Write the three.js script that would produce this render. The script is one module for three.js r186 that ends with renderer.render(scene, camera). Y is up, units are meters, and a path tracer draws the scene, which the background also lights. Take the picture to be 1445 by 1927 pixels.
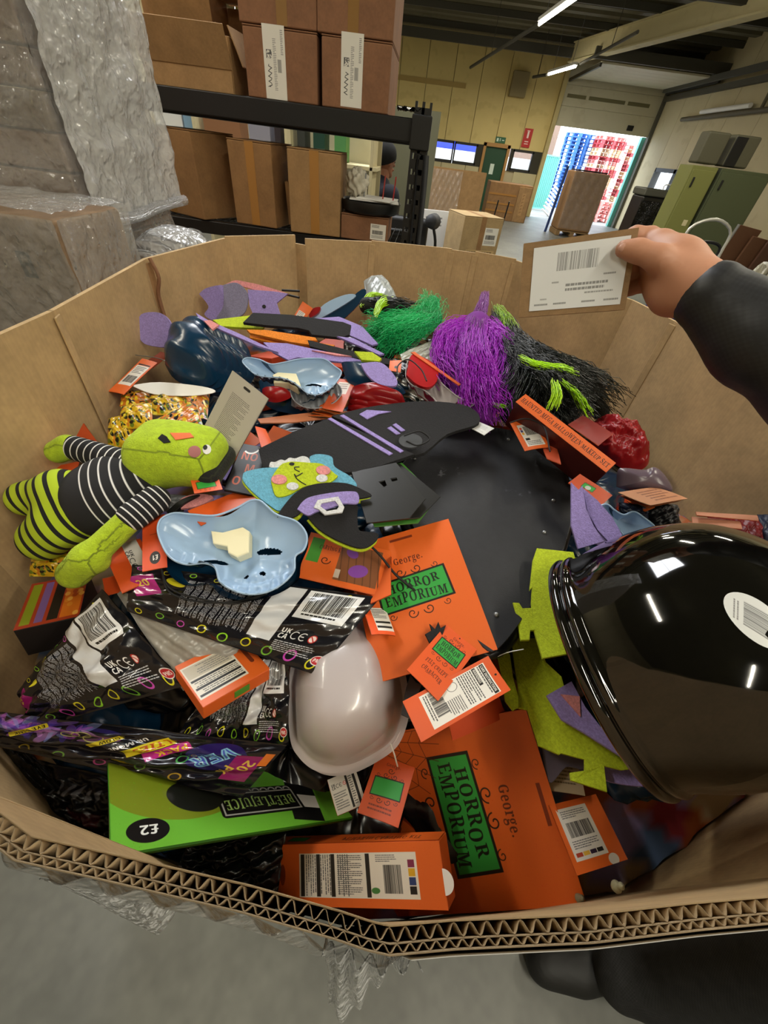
import * as THREE from 'three';
import { RoundedBoxGeometry } from 'three/addons/geometries/RoundedBoxGeometry.js';
import { mergeGeometries, mergeVertices, toCreasedNormals } from 'three/addons/utils/BufferGeometryUtils.js';
import { RectAreaLightUniformsLib } from 'three/addons/lights/RectAreaLightUniformsLib.js';

// ---------------------------------------------------------------- camera, sky, light, exposure
RectAreaLightUniformsLib.init();
const W = 1445, H = 1927, FOC = 735, D2R = Math.PI / 180;
const scene = new THREE.Scene();
const camera = new THREE.PerspectiveCamera(2 * Math.atan(H / 2 / FOC) / D2R, W / H, 0.03, 120);
camera.position.set(0, 1.6, 0);
camera.rotation.order = 'YXZ';
camera.rotation.set(-43.2 * D2R, 0, 7.6 * D2R);
camera.updateMatrixWorld();
const renderer = new THREE.WebGLRenderer({ antialias: true });
renderer.toneMapping = THREE.LinearToneMapping;
renderer.toneMappingExposure = 1.3;
renderer.shadowMap.enabled = true;
scene.background = new THREE.Color(3.6, 4.0, 4.5);           // bright overcast sky over the yard
const SKYLIGHT = 7, TUBE = 75;                               // radiance of the rooflight panes and of the fluorescent battens

// ---------------------------------------------------------------- helpers
const V3 = (x, y, z) => new THREE.Vector3(x, y, z), V2 = (x, y) => new THREE.Vector2(x, y);
let seed = 7;
const rnd = () => { seed = (seed + 0x6d2b79f5) | 0; let t = Math.imul(seed ^ (seed >>> 15), 1 | seed); t = (t + Math.imul(t ^ (t >>> 7), 61 | t)) ^ t; return ((t ^ (t >>> 14)) >>> 0) / 4294967296; };
const rr = (a, b) => a + (b - a) * rnd();
const lerp = (a, b, t) => a + (b - a) * t, clamp = (x, a = 0, b = 1) => Math.min(b, Math.max(a, x));
const smooth = (a, b, x) => { const t = clamp((x - a) / (b - a)); return t * t * (3 - 2 * t); };
// a pixel of the photograph gives a direction; the plane it meets gives the distance
const CAM = camera.position.clone();
const ray = (px, py) => V3((px - W / 2) / FOC, -(py - H / 2) / FOC, -1).applyQuaternion(camera.quaternion);
const onY = (px, py, y) => { const d = ray(px, py); return CAM.clone().addScaledVector(d, (y - CAM.y) / d.y); };
const onZ = (px, py, z) => { const d = ray(px, py); return CAM.clone().addScaledVector(d, (z - CAM.z) / d.z); };
const onPlane = (px, py, p, n) => { const d = ray(px, py); return CAM.clone().addScaledVector(d, p.clone().sub(CAM).dot(n) / d.dot(n)); };
const toPix = (p) => { const v = p.clone().sub(CAM).applyQuaternion(camera.quaternion.clone().invert()); return [W / 2 + FOC * v.x / -v.z, H / 2 - FOC * v.y / -v.z]; };

const ORD = ['lowest', 'second', 'third', 'fourth', 'fifth', 'sixth', 'seventh', 'eighth', 'ninth', 'tenth', 'eleventh', 'twelfth', 'thirteenth', 'fourteenth', 'fifteenth', 'sixteenth', 'seventeenth', 'eighteenth', 'nineteenth', 'topmost'];
const taken = {};
function numbered(name) { const k = taken[name] = (taken[name] ?? -1) + 1; return k ? name + '_' + String(k).padStart(3, '0') : name; }
function tag(o, label, category, group) { o.userData.label = label; o.userData.category = category; if (group) o.userData.group = group; return o; }
function thing(name, label, category, group, pos) { const o = new THREE.Group(); o.name = numbered(name); scene.add(o); if (pos) o.position.copy(pos); return tag(o, label, category, group); }
function add(parent, name, geo, m, label) { const o = new THREE.Mesh(geo, m); o.name = parent === scene ? numbered(name) : name; if (label) o.userData.label = label; parent.add(o); return o; }
function single(name, label, category, geo, m, group) { return tag(add(scene, name, geo, m), label, category, group); }
function struct(name, geo, m) { const o = geo ? new THREE.Mesh(geo, m) : new THREE.Group(); o.name = name; o.userData.kind = 'structure'; scene.add(o); return o; }

// geometry helpers
const T4 = (x = 0, y = 0, z = 0, rx = 0, ry = 0, rz = 0) => new THREE.Matrix4().compose(V3(x, y, z), new THREE.Quaternion().setFromEuler(new THREE.Euler(rx, ry, rz, 'YXZ')), V3(1, 1, 1));
function metres(g, s = 1) {                                   // uv in metres, by the side a face looks to
  const p = g.attributes.position, n = g.attributes.normal, uv = new Float32Array(p.count * 2);
  for (let i = 0; i < p.count; i++) {
    const ax = Math.abs(n.getX(i)), ay = Math.abs(n.getY(i)), az = Math.abs(n.getZ(i));
    const [u, v] = ay >= ax && ay >= az ? [p.getX(i), p.getZ(i)] : ax >= az ? [p.getZ(i), p.getY(i)] : [p.getX(i), p.getY(i)];
    uv[i * 2] = u * s; uv[i * 2 + 1] = v * s;
  }
  g.setAttribute('uv', new THREE.BufferAttribute(uv, 2)); return g;
}
const bx = (w, h, d, x = 0, y = 0, z = 0, rx = 0, ry = 0, rz = 0) => metres(new THREE.BoxGeometry(w, h, d)).applyMatrix4(T4(x, y, z, rx, ry, rz));
const rbx = (w, h, d, r = 0.004, x = 0, y = 0, z = 0, rx = 0, ry = 0, rz = 0) => metres(new RoundedBoxGeometry(w, h, d, 1, Math.min(r, w / 2.01, h / 2.01, d / 2.01))).applyMatrix4(T4(x, y, z, rx, ry, rz));
const box01 = (x0, x1, y0, y1, z0, z1, r = 0) => { const a = [Math.abs(x1 - x0), Math.abs(y1 - y0), Math.abs(z1 - z0)], c = [(x0 + x1) / 2, (y0 + y1) / 2, (z0 + z1) / 2]; return r ? rbx(...a, r, ...c) : bx(...a, ...c); };
const cyl = (r0, r1, h, seg = 16, x = 0, y = 0, z = 0, rx = 0, ry = 0, rz = 0) => new THREE.CylinderGeometry(r1, r0, h, seg).applyMatrix4(T4(x, y, z, rx, ry, rz));
const merge = (list) => mergeGeometries(list.map((g) => { const q = g.index ? g.toNonIndexed() : g.clone(); for (const k of Object.keys(q.attributes)) if (!['position', 'normal', 'uv'].includes(k)) q.deleteAttribute(k); return q; }));
const curveOf = (pts) => new THREE.CatmullRomCurve3(pts.map((p) => p.isVector3 ? p : V3(...p)));
const tube = (pts, r, seg = 24, rad = 6, closed = false) => { const c = curveOf(pts); c.closed = closed; return new THREE.TubeGeometry(c, seg, r, rad, closed); };
function bar(a, b, r, seg = 6) { const d = b.clone().sub(a), g = new THREE.CylinderGeometry(r, r, d.length(), seg); g.applyQuaternion(new THREE.Quaternion().setFromUnitVectors(V3(0, 1, 0), d.clone().normalize())); const m = a.clone().add(b).multiplyScalar(0.5); return g.translate(m.x, m.y, m.z); }
function beam(a, b, w, h) {                                   // box of section w (sideways) x h (upwards) between two points
  const d = b.clone().sub(a), L = d.length(), z = d.normalize(), x = V3(0, 1, 0).cross(z).normalize(), y = z.clone().cross(x), m = a.clone().add(b).multiplyScalar(0.5);
  return metres(new THREE.BoxGeometry(w, h, L)).applyMatrix4(new THREE.Matrix4().makeBasis(x, y, z).setPosition(m));
}
// a grid surface f(u, v) -> Vector3 with thickness t, uv = [u, v] scaled
function sheet(f, nu, nv, t = 0.0006, su = 1, sv = 1) {
  const P = [], N = [], uv = [], idx = [], at = (i, j) => f(i / nu, j / nv), e = 1e-3;
  const top = [];
  for (let j = 0; j <= nv; j++) for (let i = 0; i <= nu; i++) {
    const u = i / nu, v = j / nv, p = f(u, v), du = f(Math.min(1, u + e), v).sub(f(Math.max(0, u - e), v)), dv = f(u, Math.min(1, v + e)).sub(f(u, Math.max(0, v - e)));
    top.push([p, du.cross(dv).normalize(), u * su, v * sv]);
  }
  const put = (p, n, u, v) => { P.push(p.x, p.y, p.z); N.push(n.x, n.y, n.z); uv.push(u, v); };
  for (const [p, n, u, v] of top) put(p.clone().addScaledVector(n, t / 2), n, u, v);
  for (const [p, n, u, v] of top) put(p.clone().addScaledVector(n, -t / 2), n.clone().negate(), u, v);
  const K = top.length, id = (i, j) => j * (nu + 1) + i;
  for (let j = 0; j < nv; j++) for (let i = 0; i < nu; i++) {
    const a = id(i, j), b = id(i + 1, j), c = id(i + 1, j + 1), d = id(i, j + 1);
    idx.push(a, b, c, a, c, d, a + K, c + K, b + K, a + K, d + K, c + K);
  }
  const edge = (a, b) => idx.push(a, a + K, b + K, a, b + K, b);
  for (let i = 0; i < nu; i++) { edge(id(i, 0), id(i + 1, 0)); edge(id(i + 1, nv), id(i, nv)); }
  for (let j = 0; j < nv; j++) { edge(id(nu, j), id(nu, j + 1)); edge(id(0, j + 1), id(0, j)); }
  const g = new THREE.BufferGeometry();
  g.setAttribute('position', new THREE.Float32BufferAttribute(P, 3)); g.setAttribute('normal', new THREE.Float32BufferAttribute(N, 3)); g.setAttribute('uv', new THREE.Float32BufferAttribute(uv, 2)); g.setIndex(idx);
  return g;
}
// surface nets: the zero surface of a distance field
function sdf(f, lo, hi, cell) {
  const n = [0, 1, 2].map((k) => Math.ceil((hi[k] - lo[k]) / cell) + 1), at = (i, j, k) => (k * n[1] + j) * n[0] + i;
  const val = new Float32Array(n[0] * n[1] * n[2]), p = V3(0, 0, 0);
  for (let k = 0; k < n[2]; k++) for (let j = 0; j < n[1]; j++) for (let i = 0; i < n[0]; i++) val[at(i, j, k)] = f(p.set(lo[0] + i * cell, lo[1] + j * cell, lo[2] + k * cell));
  const pos = [], vid = new Int32Array(val.length).fill(-1), idx = [];
  for (let k = 0; k < n[2] - 1; k++) for (let j = 0; j < n[1] - 1; j++) for (let i = 0; i < n[0] - 1; i++) {
    let c = 0, sx = 0, sy = 0, sz = 0; const q = [];
    for (let m = 0; m < 8; m++) q.push(val[at(i + (m & 1), j + (m >> 1 & 1), k + (m >> 2))]);
    for (let a = 0; a < 8; a++) for (const bit of [1, 2, 4]) { const b = a | bit; if (a & bit || (q[a] < 0) === (q[b] < 0)) continue; const t = q[a] / (q[a] - q[b]); sx += (a & 1) + (bit === 1 ? t : 0); sy += (a >> 1 & 1) + (bit === 2 ? t : 0); sz += (a >> 2) + (bit === 4 ? t : 0); c++; }
    if (c) { vid[at(i, j, k)] = pos.length / 3; pos.push(lo[0] + (i + sx / c) * cell, lo[1] + (j + sy / c) * cell, lo[2] + (k + sz / c) * cell); }
  }
  for (let k = 1; k < n[2] - 1; k++) for (let j = 1; j < n[1] - 1; j++) for (let i = 1; i < n[0] - 1; i++) {
    const a = val[at(i, j, k)] < 0, quad = (w, x, y, z, fl) => { if (fl) idx.push(w, x, y, w, y, z); else idx.push(w, y, x, w, z, y); };
    if (a !== val[at(i + 1, j, k)] < 0) quad(vid[at(i, j - 1, k - 1)], vid[at(i, j, k - 1)], vid[at(i, j, k)], vid[at(i, j - 1, k)], a);
    if (a !== val[at(i, j + 1, k)] < 0) quad(vid[at(i - 1, j, k - 1)], vid[at(i - 1, j, k)], vid[at(i, j, k)], vid[at(i, j, k - 1)], a);
    if (a !== val[at(i, j, k + 1)] < 0) quad(vid[at(i - 1, j - 1, k)], vid[at(i, j - 1, k)], vid[at(i, j, k)], vid[at(i - 1, j, k)], a);
  }
  const g = new THREE.BufferGeometry(); g.setAttribute('position', new THREE.Float32BufferAttribute(pos, 3)); g.setIndex(idx); g.computeVertexNormals(); return metres(g);
}
const smin = (a, b, k) => { const h = clamp(0.5 + 0.5 * (b - a) / k); return lerp(b, a, h) - k * h * (1 - h); };
function capsule(p, a, b, ra, rb) { const ab = b.clone().sub(a), t = clamp(p.clone().sub(a).dot(ab) / ab.lengthSq()); return p.distanceTo(a.clone().addScaledVector(ab, t)) - lerp(ra, rb, t); }
const bonesField = (bones, k) => (p) => { let d = 9; for (const [a, b, ra, rb, kk] of bones) d = smin(d, capsule(p, a, b, ra, rb), kk ?? k); return d; };
function bounds(bones, pad) { const lo = [9, 9, 9], hi = [-9, -9, -9]; for (const [a, b, ra, rb] of bones) for (const [q, r] of [[a, ra], [b, rb]]) [q.x, q.y, q.z].forEach((c, k) => { lo[k] = Math.min(lo[k], c - r - pad); hi[k] = Math.max(hi[k], c + r + pad); }); return [lo, hi]; }
const blob = (bones, k, cell) => { const [lo, hi] = bounds(bones, cell * 2); return sdf(bonesField(bones, k), lo, hi, cell); };


const hash = (x, y, s) => { let h = Math.imul(x, 374761393) ^ Math.imul(y, 668265263) ^ Math.imul(s, 974634777); h = Math.imul(h ^ (h >>> 13), 1274126177); return ((h ^ (h >>> 16)) >>> 0) / 4294967296; };
function vnoise(x, y, per, s) { const xi = Math.floor(x), yi = Math.floor(y), fx = x - xi, fy = y - yi, u = fx * fx * (3 - 2 * fx), v = fy * fy * (3 - 2 * fy), m = (a) => ((a % per) + per) % per; return lerp(lerp(hash(m(xi), m(yi), s), hash(m(xi + 1), m(yi), s), u), lerp(hash(m(xi), m(yi + 1), s), hash(m(xi + 1), m(yi + 1), s), u), v); }
const fbm = (u, v, per, oct, s) => { let a = 0, w = 0.5, t = 0; for (let o = 0; o < oct; o++) { a += w * vnoise(u * per, v * per, per, s + o); t += w; w *= 0.55; per *= 2; } return a / t; };
function dataTex(n, f, srgb = true, rep = 1) {
  const d = new Uint8Array(n * n * 4);
  for (let j = 0; j < n; j++) for (let i = 0; i < n; i++) { const c = f(i / n, j / n), a = Array.isArray(c) ? c : [c, c, c]; for (let k = 0; k < 3; k++) d[(j * n + i) * 4 + k] = clamp(a[k]) * 255; d[(j * n + i) * 4 + 3] = 255; }
  const t = new THREE.DataTexture(d, n, n); t.wrapS = t.wrapT = THREE.RepeatWrapping; t.magFilter = THREE.LinearFilter; if (srgb) t.colorSpace = THREE.SRGBColorSpace; t.repeat.set(rep, rep); t.needsUpdate = true; return t;
}
const TX = {
  card: dataTex(256, (u, v) => { const a = fbm(u, v, 6, 4, 1), b = fbm(u, v, 64, 2, 9), l = 0.5 + 0.5 * Math.sin(u * 64 * 2 * Math.PI); return 0.80 + 0.16 * a + 0.08 * (b - 0.5) + 0.02 * l; }, true, 2.2),
  concrete: dataTex(512, (u, v) => { const a = fbm(u, v, 4, 6, 3), b = fbm(u, v, 90, 2, 5); return 0.62 + 0.36 * a + 0.12 * (b - 0.5); }, true, 0.4),
  felt: dataTex(256, (u, v) => 0.5 + 0.8 * (fbm(u, v, 48, 3, 4) - 0.5), false, 16),
  feltc: dataTex(256, (u, v) => 0.9 + 0.22 * (fbm(u, v, 40, 3, 14) - 0.5), true, 12),
  plush: dataTex(256, (u, v) => 0.93 + 0.18 * (fbm(u, v, 24, 3, 24) - 0.5), true, 9),
  crinkle: dataTex(512, (u, v) => { const a = fbm(u + 0.13 * fbm(u, v, 5, 3, 8), v, 7, 4, 6); const r = 1 - Math.abs(2 * a - 1); return r * r * 0.8 + 0.2 * fbm(u, v, 40, 2, 7); }, false, 2.5),
  wall: dataTex(512, (u, v) => { const a = fbm(u, v, 3, 5, 31), s = smooth(0.62, 0.75, fbm(u, v * 0.999, 14, 3, 33)); return [0.86 + 0.14 * a - 0.04 * s, 0.85 + 0.14 * a - 0.045 * s, 0.82 + 0.14 * a - 0.055 * s]; }, true, 0.22),
  weave: dataTex(256, (u, v) => 0.8 + 0.12 * Math.sin(u * 50 * Math.PI) * Math.sin(v * 50 * Math.PI) + 0.3 * (fbm(u, v, 10, 4, 41) - 0.5), true, 6),
  scuff: dataTex(512, (u, v) => { const s = smooth(0.68, 0.8, fbm(u * 1.0, v, 5, 5, 51)) * smooth(0.45, 0.75, fbm(u, v, 60, 2, 53)); return 0.5 + 0.1 * (fbm(u, v, 30, 3, 52) - 0.5) + 0.8 * s; }, true, 3),
};
const crumple = (u, v, s = 61) => (fbm(u * 0.5 + 1, v * 0.5 + 1, 12, 4, s) - 0.5) * 2 + 0.5 * (1 - 2 * Math.abs(2 * fbm(u * 0.5 + 3, v * 0.5 + 3, 9, 3, s + 5) - 1));
const mat = (color, roughness = 0.7, o = {}) => new THREE.MeshPhysicalMaterial({ color: Array.isArray(color) ? new THREE.Color().setRGB(...color) : color, roughness, ...o });
const cardMat = (color) => mat(color, 0.82, { map: TX.card });
const feltMat = (color) => mat(color, 0.95, { map: TX.feltc, bumpMap: TX.felt, bumpScale: 0.0008, sheen: 0.25, sheenColor: new THREE.Color(color), sheenRoughness: 0.6 });
const M = {
  kraft: cardMat('#b08a5c'), kraft2: cardMat('#a37a4e'), kraft3: cardMat('#96694a'), kraftPale: cardMat('#bfa273'), binCard: cardMat('#cbab7c'), flute: cardMat('#c3a983'),
  white: mat('#e9e8e4', 0.6), paper: mat('#e6e5e1', 0.75), black: mat('#0d0d0e', 0.45), blackMetal: mat('#121315', 0.45, { metalness: 0.1 }), blackGloss: mat('#060606', 0.12),
  grey: mat('#6d6e70', 0.6), steel: mat('#9a9c9e', 0.35, { metalness: 0.8 }), cream: mat('#d9cfa8', 0.75, { map: TX.wall }), wallYellow: mat('#e6d290', 0.75, { map: TX.wall }), wallPale: mat('#cfc4a4', 0.8, { map: TX.wall }), doorPanel: mat('#cdc9b2', 0.6, { map: TX.wall }),
  floor: mat('#868882', 0.5, { map: TX.concrete }), deck: mat('#77735f', 0.7, { map: TX.wall }), deckDark: mat('#45433a', 0.7), yard: mat('#b9b8b2', 0.9, { map: TX.concrete }),
  wood: mat('#a8865a', 0.75, { map: TX.card }), tape: mat('#a9793f', 0.22), 
  film: mat('#f4f4f4', 0.1, { transmission: 0.86, thickness: 0, bumpMap: TX.crinkle, bumpScale: 0.014, ior: 1.5 }),
  filmThick: mat('#f2f3f4', 0.12, { transmission: 0.62, thickness: 0, bumpMap: TX.crinkle, bumpScale: 0.012, ior: 1.5 }),
  filmClear: mat('#ffffff', 0.08, { transmission: 0.95, thickness: 0, bumpMap: TX.crinkle, bumpScale: 0.006, ior: 1.5 }),
  glass: mat('#ffffff', 0.02, { transmission: 1, thickness: 0 }),
};
// canvas print
function canvas(w, h, bg, draw) {
  const c = document.createElement('canvas'); c.width = w; c.height = h; const g = c.getContext('2d'); if (bg) { g.fillStyle = bg; g.fillRect(0, 0, w, h); } draw(g, w, h);
  const t = new THREE.CanvasTexture(c); t.colorSpace = THREE.SRGBColorSpace; return t;
}
const print = (w, h, bg, draw, rough = 0.5, o = {}) => new THREE.MeshPhysicalMaterial({ map: canvas(w, h, bg, draw), roughness: rough, ...o });
function barcode(g, x, y, w, h, s = 3, col = '#181818') { g.fillStyle = col; let p = x, k = s; while (p < x + w) { const a = 1 + Math.floor(hash(k++, 3, s) * 4), b = 1 + Math.floor(hash(k++, 5, s) * 3); const ww = Math.min(a * w / 150, x + w - p); g.fillRect(p, y, ww, h); p += (a + b) * w / 150; } }
function textLines(g, x, y, w, n, lh, col = '#333', s = 1, th = 0.42) { g.fillStyle = col; for (let i = 0; i < n; i++) { let p = x, k = 0; const end = x + w * (i % 4 === 3 ? 0.45 + 0.4 * hash(i, s, 8) : 0.9 + 0.1 * hash(i, s, 2)); while (p < end) { const a = Math.min(w * (0.03 + 0.09 * hash(i, k++, s)), end - p); g.fillRect(p, y + i * lh, a, lh * th); p += a + w * 0.015; } } }
// ---------------------------------------------------------------- the warehouse
const ZF = -20, XR = 7.65, XL = -7, ZB = 5.5, YC = 4.45;
{
  struct('floor', box01(XL - 0.2, XR + 0.2, -0.2, 0, ZF - 0.2, ZB + 0.2), M.floor);
  const yard = struct('yard_ground', box01(-30, 40, -0.25, -0.05, ZF - 40, ZF - 0.2), M.yard);
  // far wall: cladding sheets, window band, block course below
  const wf = struct('wall_far');
  const sheetAt = (x0, x1, y0, y1, m, z = ZF) => add(wf, 'wall_panel', box01(x0 + 0.008, x1 - 0.008, y0, y1, z - 0.2, z + (rnd() - 0.5) * 0.012, 0.006), m);
  const seams = []; for (let x = XL; x < 4.0; x += 0.925) seams.push([x, Math.min(x + 0.925, 4.05)]);
  for (const [a, b] of seams) { sheetAt(a, b, 1.88, YC, M.wallYellow); }
  add(wf, 'wall_core', merge([box01(XL, 4.05, 1.88, YC, ZF - 0.22, ZF - 0.06), box01(XL, 1.86, 0, 1.26, ZF - 0.22, ZF - 0.06), box01(2.84, 4.05, 0, 1.26, ZF - 0.22, ZF - 0.06)]), M.wallPale);
  for (const [a, b] of seams) { const x1 = Math.min(b, 4.05); if (x1 <= 1.86) sheetAt(a, x1, 0, 1.26, M.cream); else if (a < 1.8) sheetAt(a, 1.84, 0, 1.26, M.cream); else if (a > 2.7) sheetAt(Math.max(a, 2.86), x1, 0, 1.26, M.cream); }
  add(wf, 'dark_band', merge([box01(XL, -0.22, 1.26, 1.88, ZF - 0.2, ZF - 0.01), box01(2.9, 2.98, 1.26, 1.88, ZF - 0.2, ZF - 0.01), box01(3.75, 4.05, 1.26, 1.88, ZF - 0.2, ZF - 0.01), box01(1.66, 1.86, 1.26, 1.88, ZF - 0.2, ZF - 0.01)]), mat('#3a382c', 0.8));
  for (const [i, x0, x1] of [[1, -0.22, 0.78], [2, 0.8, 1.66], [3, 2.98, 3.75]]) {
    const w = struct('window_' + i), y0 = 1.3, y1 = 1.86, t = 0.05;
    add(w, 'window_frame', merge([box01(x0, x1, y0 - 0.04, y0 + t, ZF - 0.16, ZF), box01(x0, x1, y1 - t, y1 + 0.02, ZF - 0.16, ZF), box01(x0, x0 + t, y0, y1, ZF - 0.16, ZF), box01(x1 - t, x1, y0, y1, ZF - 0.16, ZF)]), mat('#2c2b25', 0.6));
    add(w, 'pane', box01(x0 + t, x1 - t, y0 + t, y1 - t, ZF - 0.11, ZF - 0.1), M.glass);
  }
  // fire door
  const d2 = struct('door_2');
  add(d2, 'door_frame', merge([box01(1.86, 1.96, 0, 1.95, ZF - 0.2, ZF + 0.03), box01(2.74, 2.84, 0, 1.95, ZF - 0.2, ZF + 0.03), box01(1.86, 2.84, 1.86, 1.96, ZF - 0.2, ZF + 0.03)]), mat('#b98a4e', 0.6));
  add(d2, 'door_leaf', box01(1.96, 2.74, 0, 1.86, ZF - 0.14, ZF - 0.06, 0.01), mat('#1d4a2e', 0.55));
  add(d2, 'door_notice', box01(2.25, 2.4, 1.1, 1.4, ZF - 0.06, ZF - 0.052), print(64, 128, '#dfeee0', (g) => { g.fillStyle = '#1f7a45'; g.fillRect(6, 6, 52, 52); g.fillStyle = '#e8f4ea'; g.beginPath(); g.arc(32, 24, 9, 0, 7); g.fill(); g.fillRect(24, 34, 16, 20); g.fillStyle = '#1f7a45'; g.fillRect(10, 70, 44, 8); g.fillRect(10, 86, 44, 8); g.fillRect(10, 102, 30, 8); }));
  // loading door
  const d1 = struct('door_1'), DX0 = 4.2, DX1 = 7.55, DY = 2.62;
  add(d1, 'door_jamb', box01(4.05, 4.2, 0, YC, ZF - 0.2, ZF + 0.12, 0.01), mat('#cfc08a', 0.7, { map: TX.wall }));
  add(d1, 'door_jamb', box01(DX1, XR, 0, YC, ZF - 0.2, ZF + 0.05), mat('#57564c', 0.7));
  for (let k = 0; k < 3; k++) {
    const y0 = DY + k * 0.5, s = add(d1, 'door_section', box01(DX0 - 0.02, DX1 + 0.02, y0, y0 + 0.4995, ZF - 0.12, ZF - 0.07, 0.012), M.doorPanel);
    if (k === 1) for (const [a, b] of [[4.35, 5.0], [5.1, 6.35], [6.45, 7.2]]) add(s, 'slot_window', box01(a, b, y0 + 0.2, y0 + 0.29, ZF - 0.075, ZF - 0.06, 0.01), mat('#6c6748', 0.3));
    if (k === 0) add(s, 'latch_box', box01(6.72, 6.94, y0 + 0.1, y0 + 0.24, ZF - 0.075, ZF - 0.04, 0.015), M.black);
  }
  add(d1, 'wall_panel', box01(DX0 - 0.02, DX1 + 0.02, DY + 1.49, YC, ZF - 0.2, ZF - 0.05), M.wallPale);
  for (let k = 0; k < 6; k++) { const z0 = ZF + 0.25 + k * 0.5; add(d1, 'door_section', box01(DX0 + 0.1, DX1 - 0.05, 3.74, 3.79, z0, z0 + 0.49, 0.012), mat('#cfcbb6', 0.6, { map: TX.wall })); }
  add(d1, 'door_track', merge([beam(V3(DX0, 0.2, ZF - 0.02), V3(DX0, 3.6, ZF - 0.02), 0.07, 0.07), beam(V3(DX1, 0.2, ZF - 0.02), V3(DX1, 3.6, ZF - 0.02), 0.07, 0.07), beam(V3(DX0 + 0.05, 3.7, ZF + 0.1), V3(DX0 + 0.05, 3.7, ZF + 3.4), 0.06, 0.08), beam(V3(DX1 - 0.02, 3.7, ZF + 0.1), V3(DX1 - 0.02, 3.7, ZF + 3.4), 0.06, 0.1)]), mat('#2b2b26', 0.5));
  // side walls, wall behind the camera
  const wr = struct('wall_right');
  for (let z = ZF; z < ZB; z += 1.5) { const z1 = Math.min(z + 1.5, ZB), win = z > ZF + 1 && z < ZF + 4; if (!win) add(wr, 'wall_panel', box01(XR, XR + 0.2, 0, YC, z + 0.006, z1 - 0.006, 0.006), M.wallPale); else { add(wr, 'wall_panel', box01(XR, XR + 0.2, 0, 1.15, z + 0.006, z1 - 0.006, 0.006), M.wallPale); add(wr, 'wall_panel', box01(XR, XR + 0.2, 1.85, YC, z + 0.006, z1 - 0.006, 0.006), M.wallPale); } }
  add(wr, 'ledge', box01(XR - 0.12, XR, 3.5, 3.62, ZF, ZB), mat('#4a4638', 0.7));
  for (const [i, z0, z1] of [[4, ZF + 1.5, ZF + 3], [5, ZF + 3, ZF + 4.5]]) {
    const w = struct('window_' + i);
    add(w, 'window_frame', merge([box01(XR - 0.02, XR + 0.18, 1.15, 1.22, z0, z1), box01(XR - 0.02, XR + 0.18, 1.76, 1.86, z0, z1), box01(XR - 0.02, XR + 0.18, 1.15, 1.85, z0, z0 + 0.08), box01(XR - 0.02, XR + 0.18, 1.15, 1.85, z1 - 0.08, z1)]), mat('#2c2b25', 0.6));
    add(w, 'pane', box01(XR + 0.1, XR + 0.11, 1.22, 1.76, z0 + 0.08, z1 - 0.08), M.glass);
  }
  struct('wall_left', box01(XL - 0.2, XL, 0, YC, ZF, ZB), M.wallPale);
  struct('wall_back', box01(XL - 0.2, XR + 0.2, 0, YC, ZB, ZB + 0.2), M.wallPale);
  // roof deck with one rooflight over the racking, corrugations running across
  const SX0 = -2.3, SX1 = -0.6, SZ0 = -6.2, SZ1 = -3.1;
  const ce = struct('ceiling');
  add(ce, 'roof_slab', merge([box01(XL - 0.2, XR + 0.2, YC, YC + 0.15, ZF - 0.2, SZ0), box01(XL - 0.2, XR + 0.2, YC, YC + 0.15, SZ1, ZB + 0.2), box01(XL - 0.2, SX0, YC, YC + 0.15, SZ0, SZ1), box01(SX1, XR + 0.2, YC, YC + 0.15, SZ0, SZ1)]), M.deck);
  for (let z = ZF + 0.25; z < -6.6; z += 0.62) add(ce, 'deck_rib', box01(XL, XR, YC - 0.07, YC, z, z + 0.26), M.deck);
  for (let z = ZF + 1.5; z < -6.5; z += 2.05) add(ce, 'purlin', box01(XL, XR, YC - 0.2, YC - 0.08, z, z + 0.07), M.deckDark);
  add(ce, 'main_beam', merge([beam(onY(1075, 118, 3.86), onY(1460, 20, 3.86), 0.26, 0.03), beam(onY(1075, 118, 3.86).add(V3(0, 0.2, 0)), onY(1460, 20, 3.86).add(V3(0, 0.2, 0)), 0.1, 0.38), beam(onY(1075, 118, 3.86).add(V3(0, 0.39, 0)), onY(1460, 20, 3.86).add(V3(0, 0.39, 0)), 0.2, 0.025)]), M.cream);
  add(ce, 'cross_beam', merge([beam(V3(1.5, 4.12, -12.0), V3(XR, 4.12, -12.0), 0.12, 0.2), beam(V3(-2, 4.05, -18.2), V3(4, 4.05, -18.2), 0.1, 0.2)]), M.deckDark);
  add(ce, 'roof_strut', merge([beam(V3(4.0, 3.9, -16.6), V3(XR, 3.9, -16.6), 0.1, 0.22), beam(V3(XR - 0.3, 3.72, ZF + 0.3), V3(XR - 0.3, 3.72, -6), 0.1, 0.12)]), M.deckDark);
  const rl = struct('window_6'), pane = mat('#ffffff', 0.4, { emissive: new THREE.Color(1, 1.02, 1.05), emissiveIntensity: SKYLIGHT });
  const mx = (SX0 + SX1) / 2, mz = (SZ0 + SZ1) / 2;
  for (const [a, b] of [[SX0, mx], [mx, SX1]]) for (const [c, d] of [[SZ0, mz], [mz, SZ1]]) add(rl, 'rooflight_pane', box01(a + 0.03, b - 0.03, YC + 0.02, YC + 0.04, c + 0.03, d - 0.03), pane);
  add(rl, 'rooflight_frame', merge([box01(SX0, SX1, YC, YC + 0.06, mz - 0.04, mz + 0.04), box01(mx - 0.04, mx + 0.04, YC, YC + 0.06, SZ0, SZ1), ...[SX0, SX1].map((x) => box01(x - 0.03, x + 0.03, YC, YC + 0.06, SZ0, SZ1)), ...[SZ0, SZ1].map((z) => box01(SX0, SX1, YC, YC + 0.06, z - 0.03, z + 0.03))]), mat('#55554f', 0.6));
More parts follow.
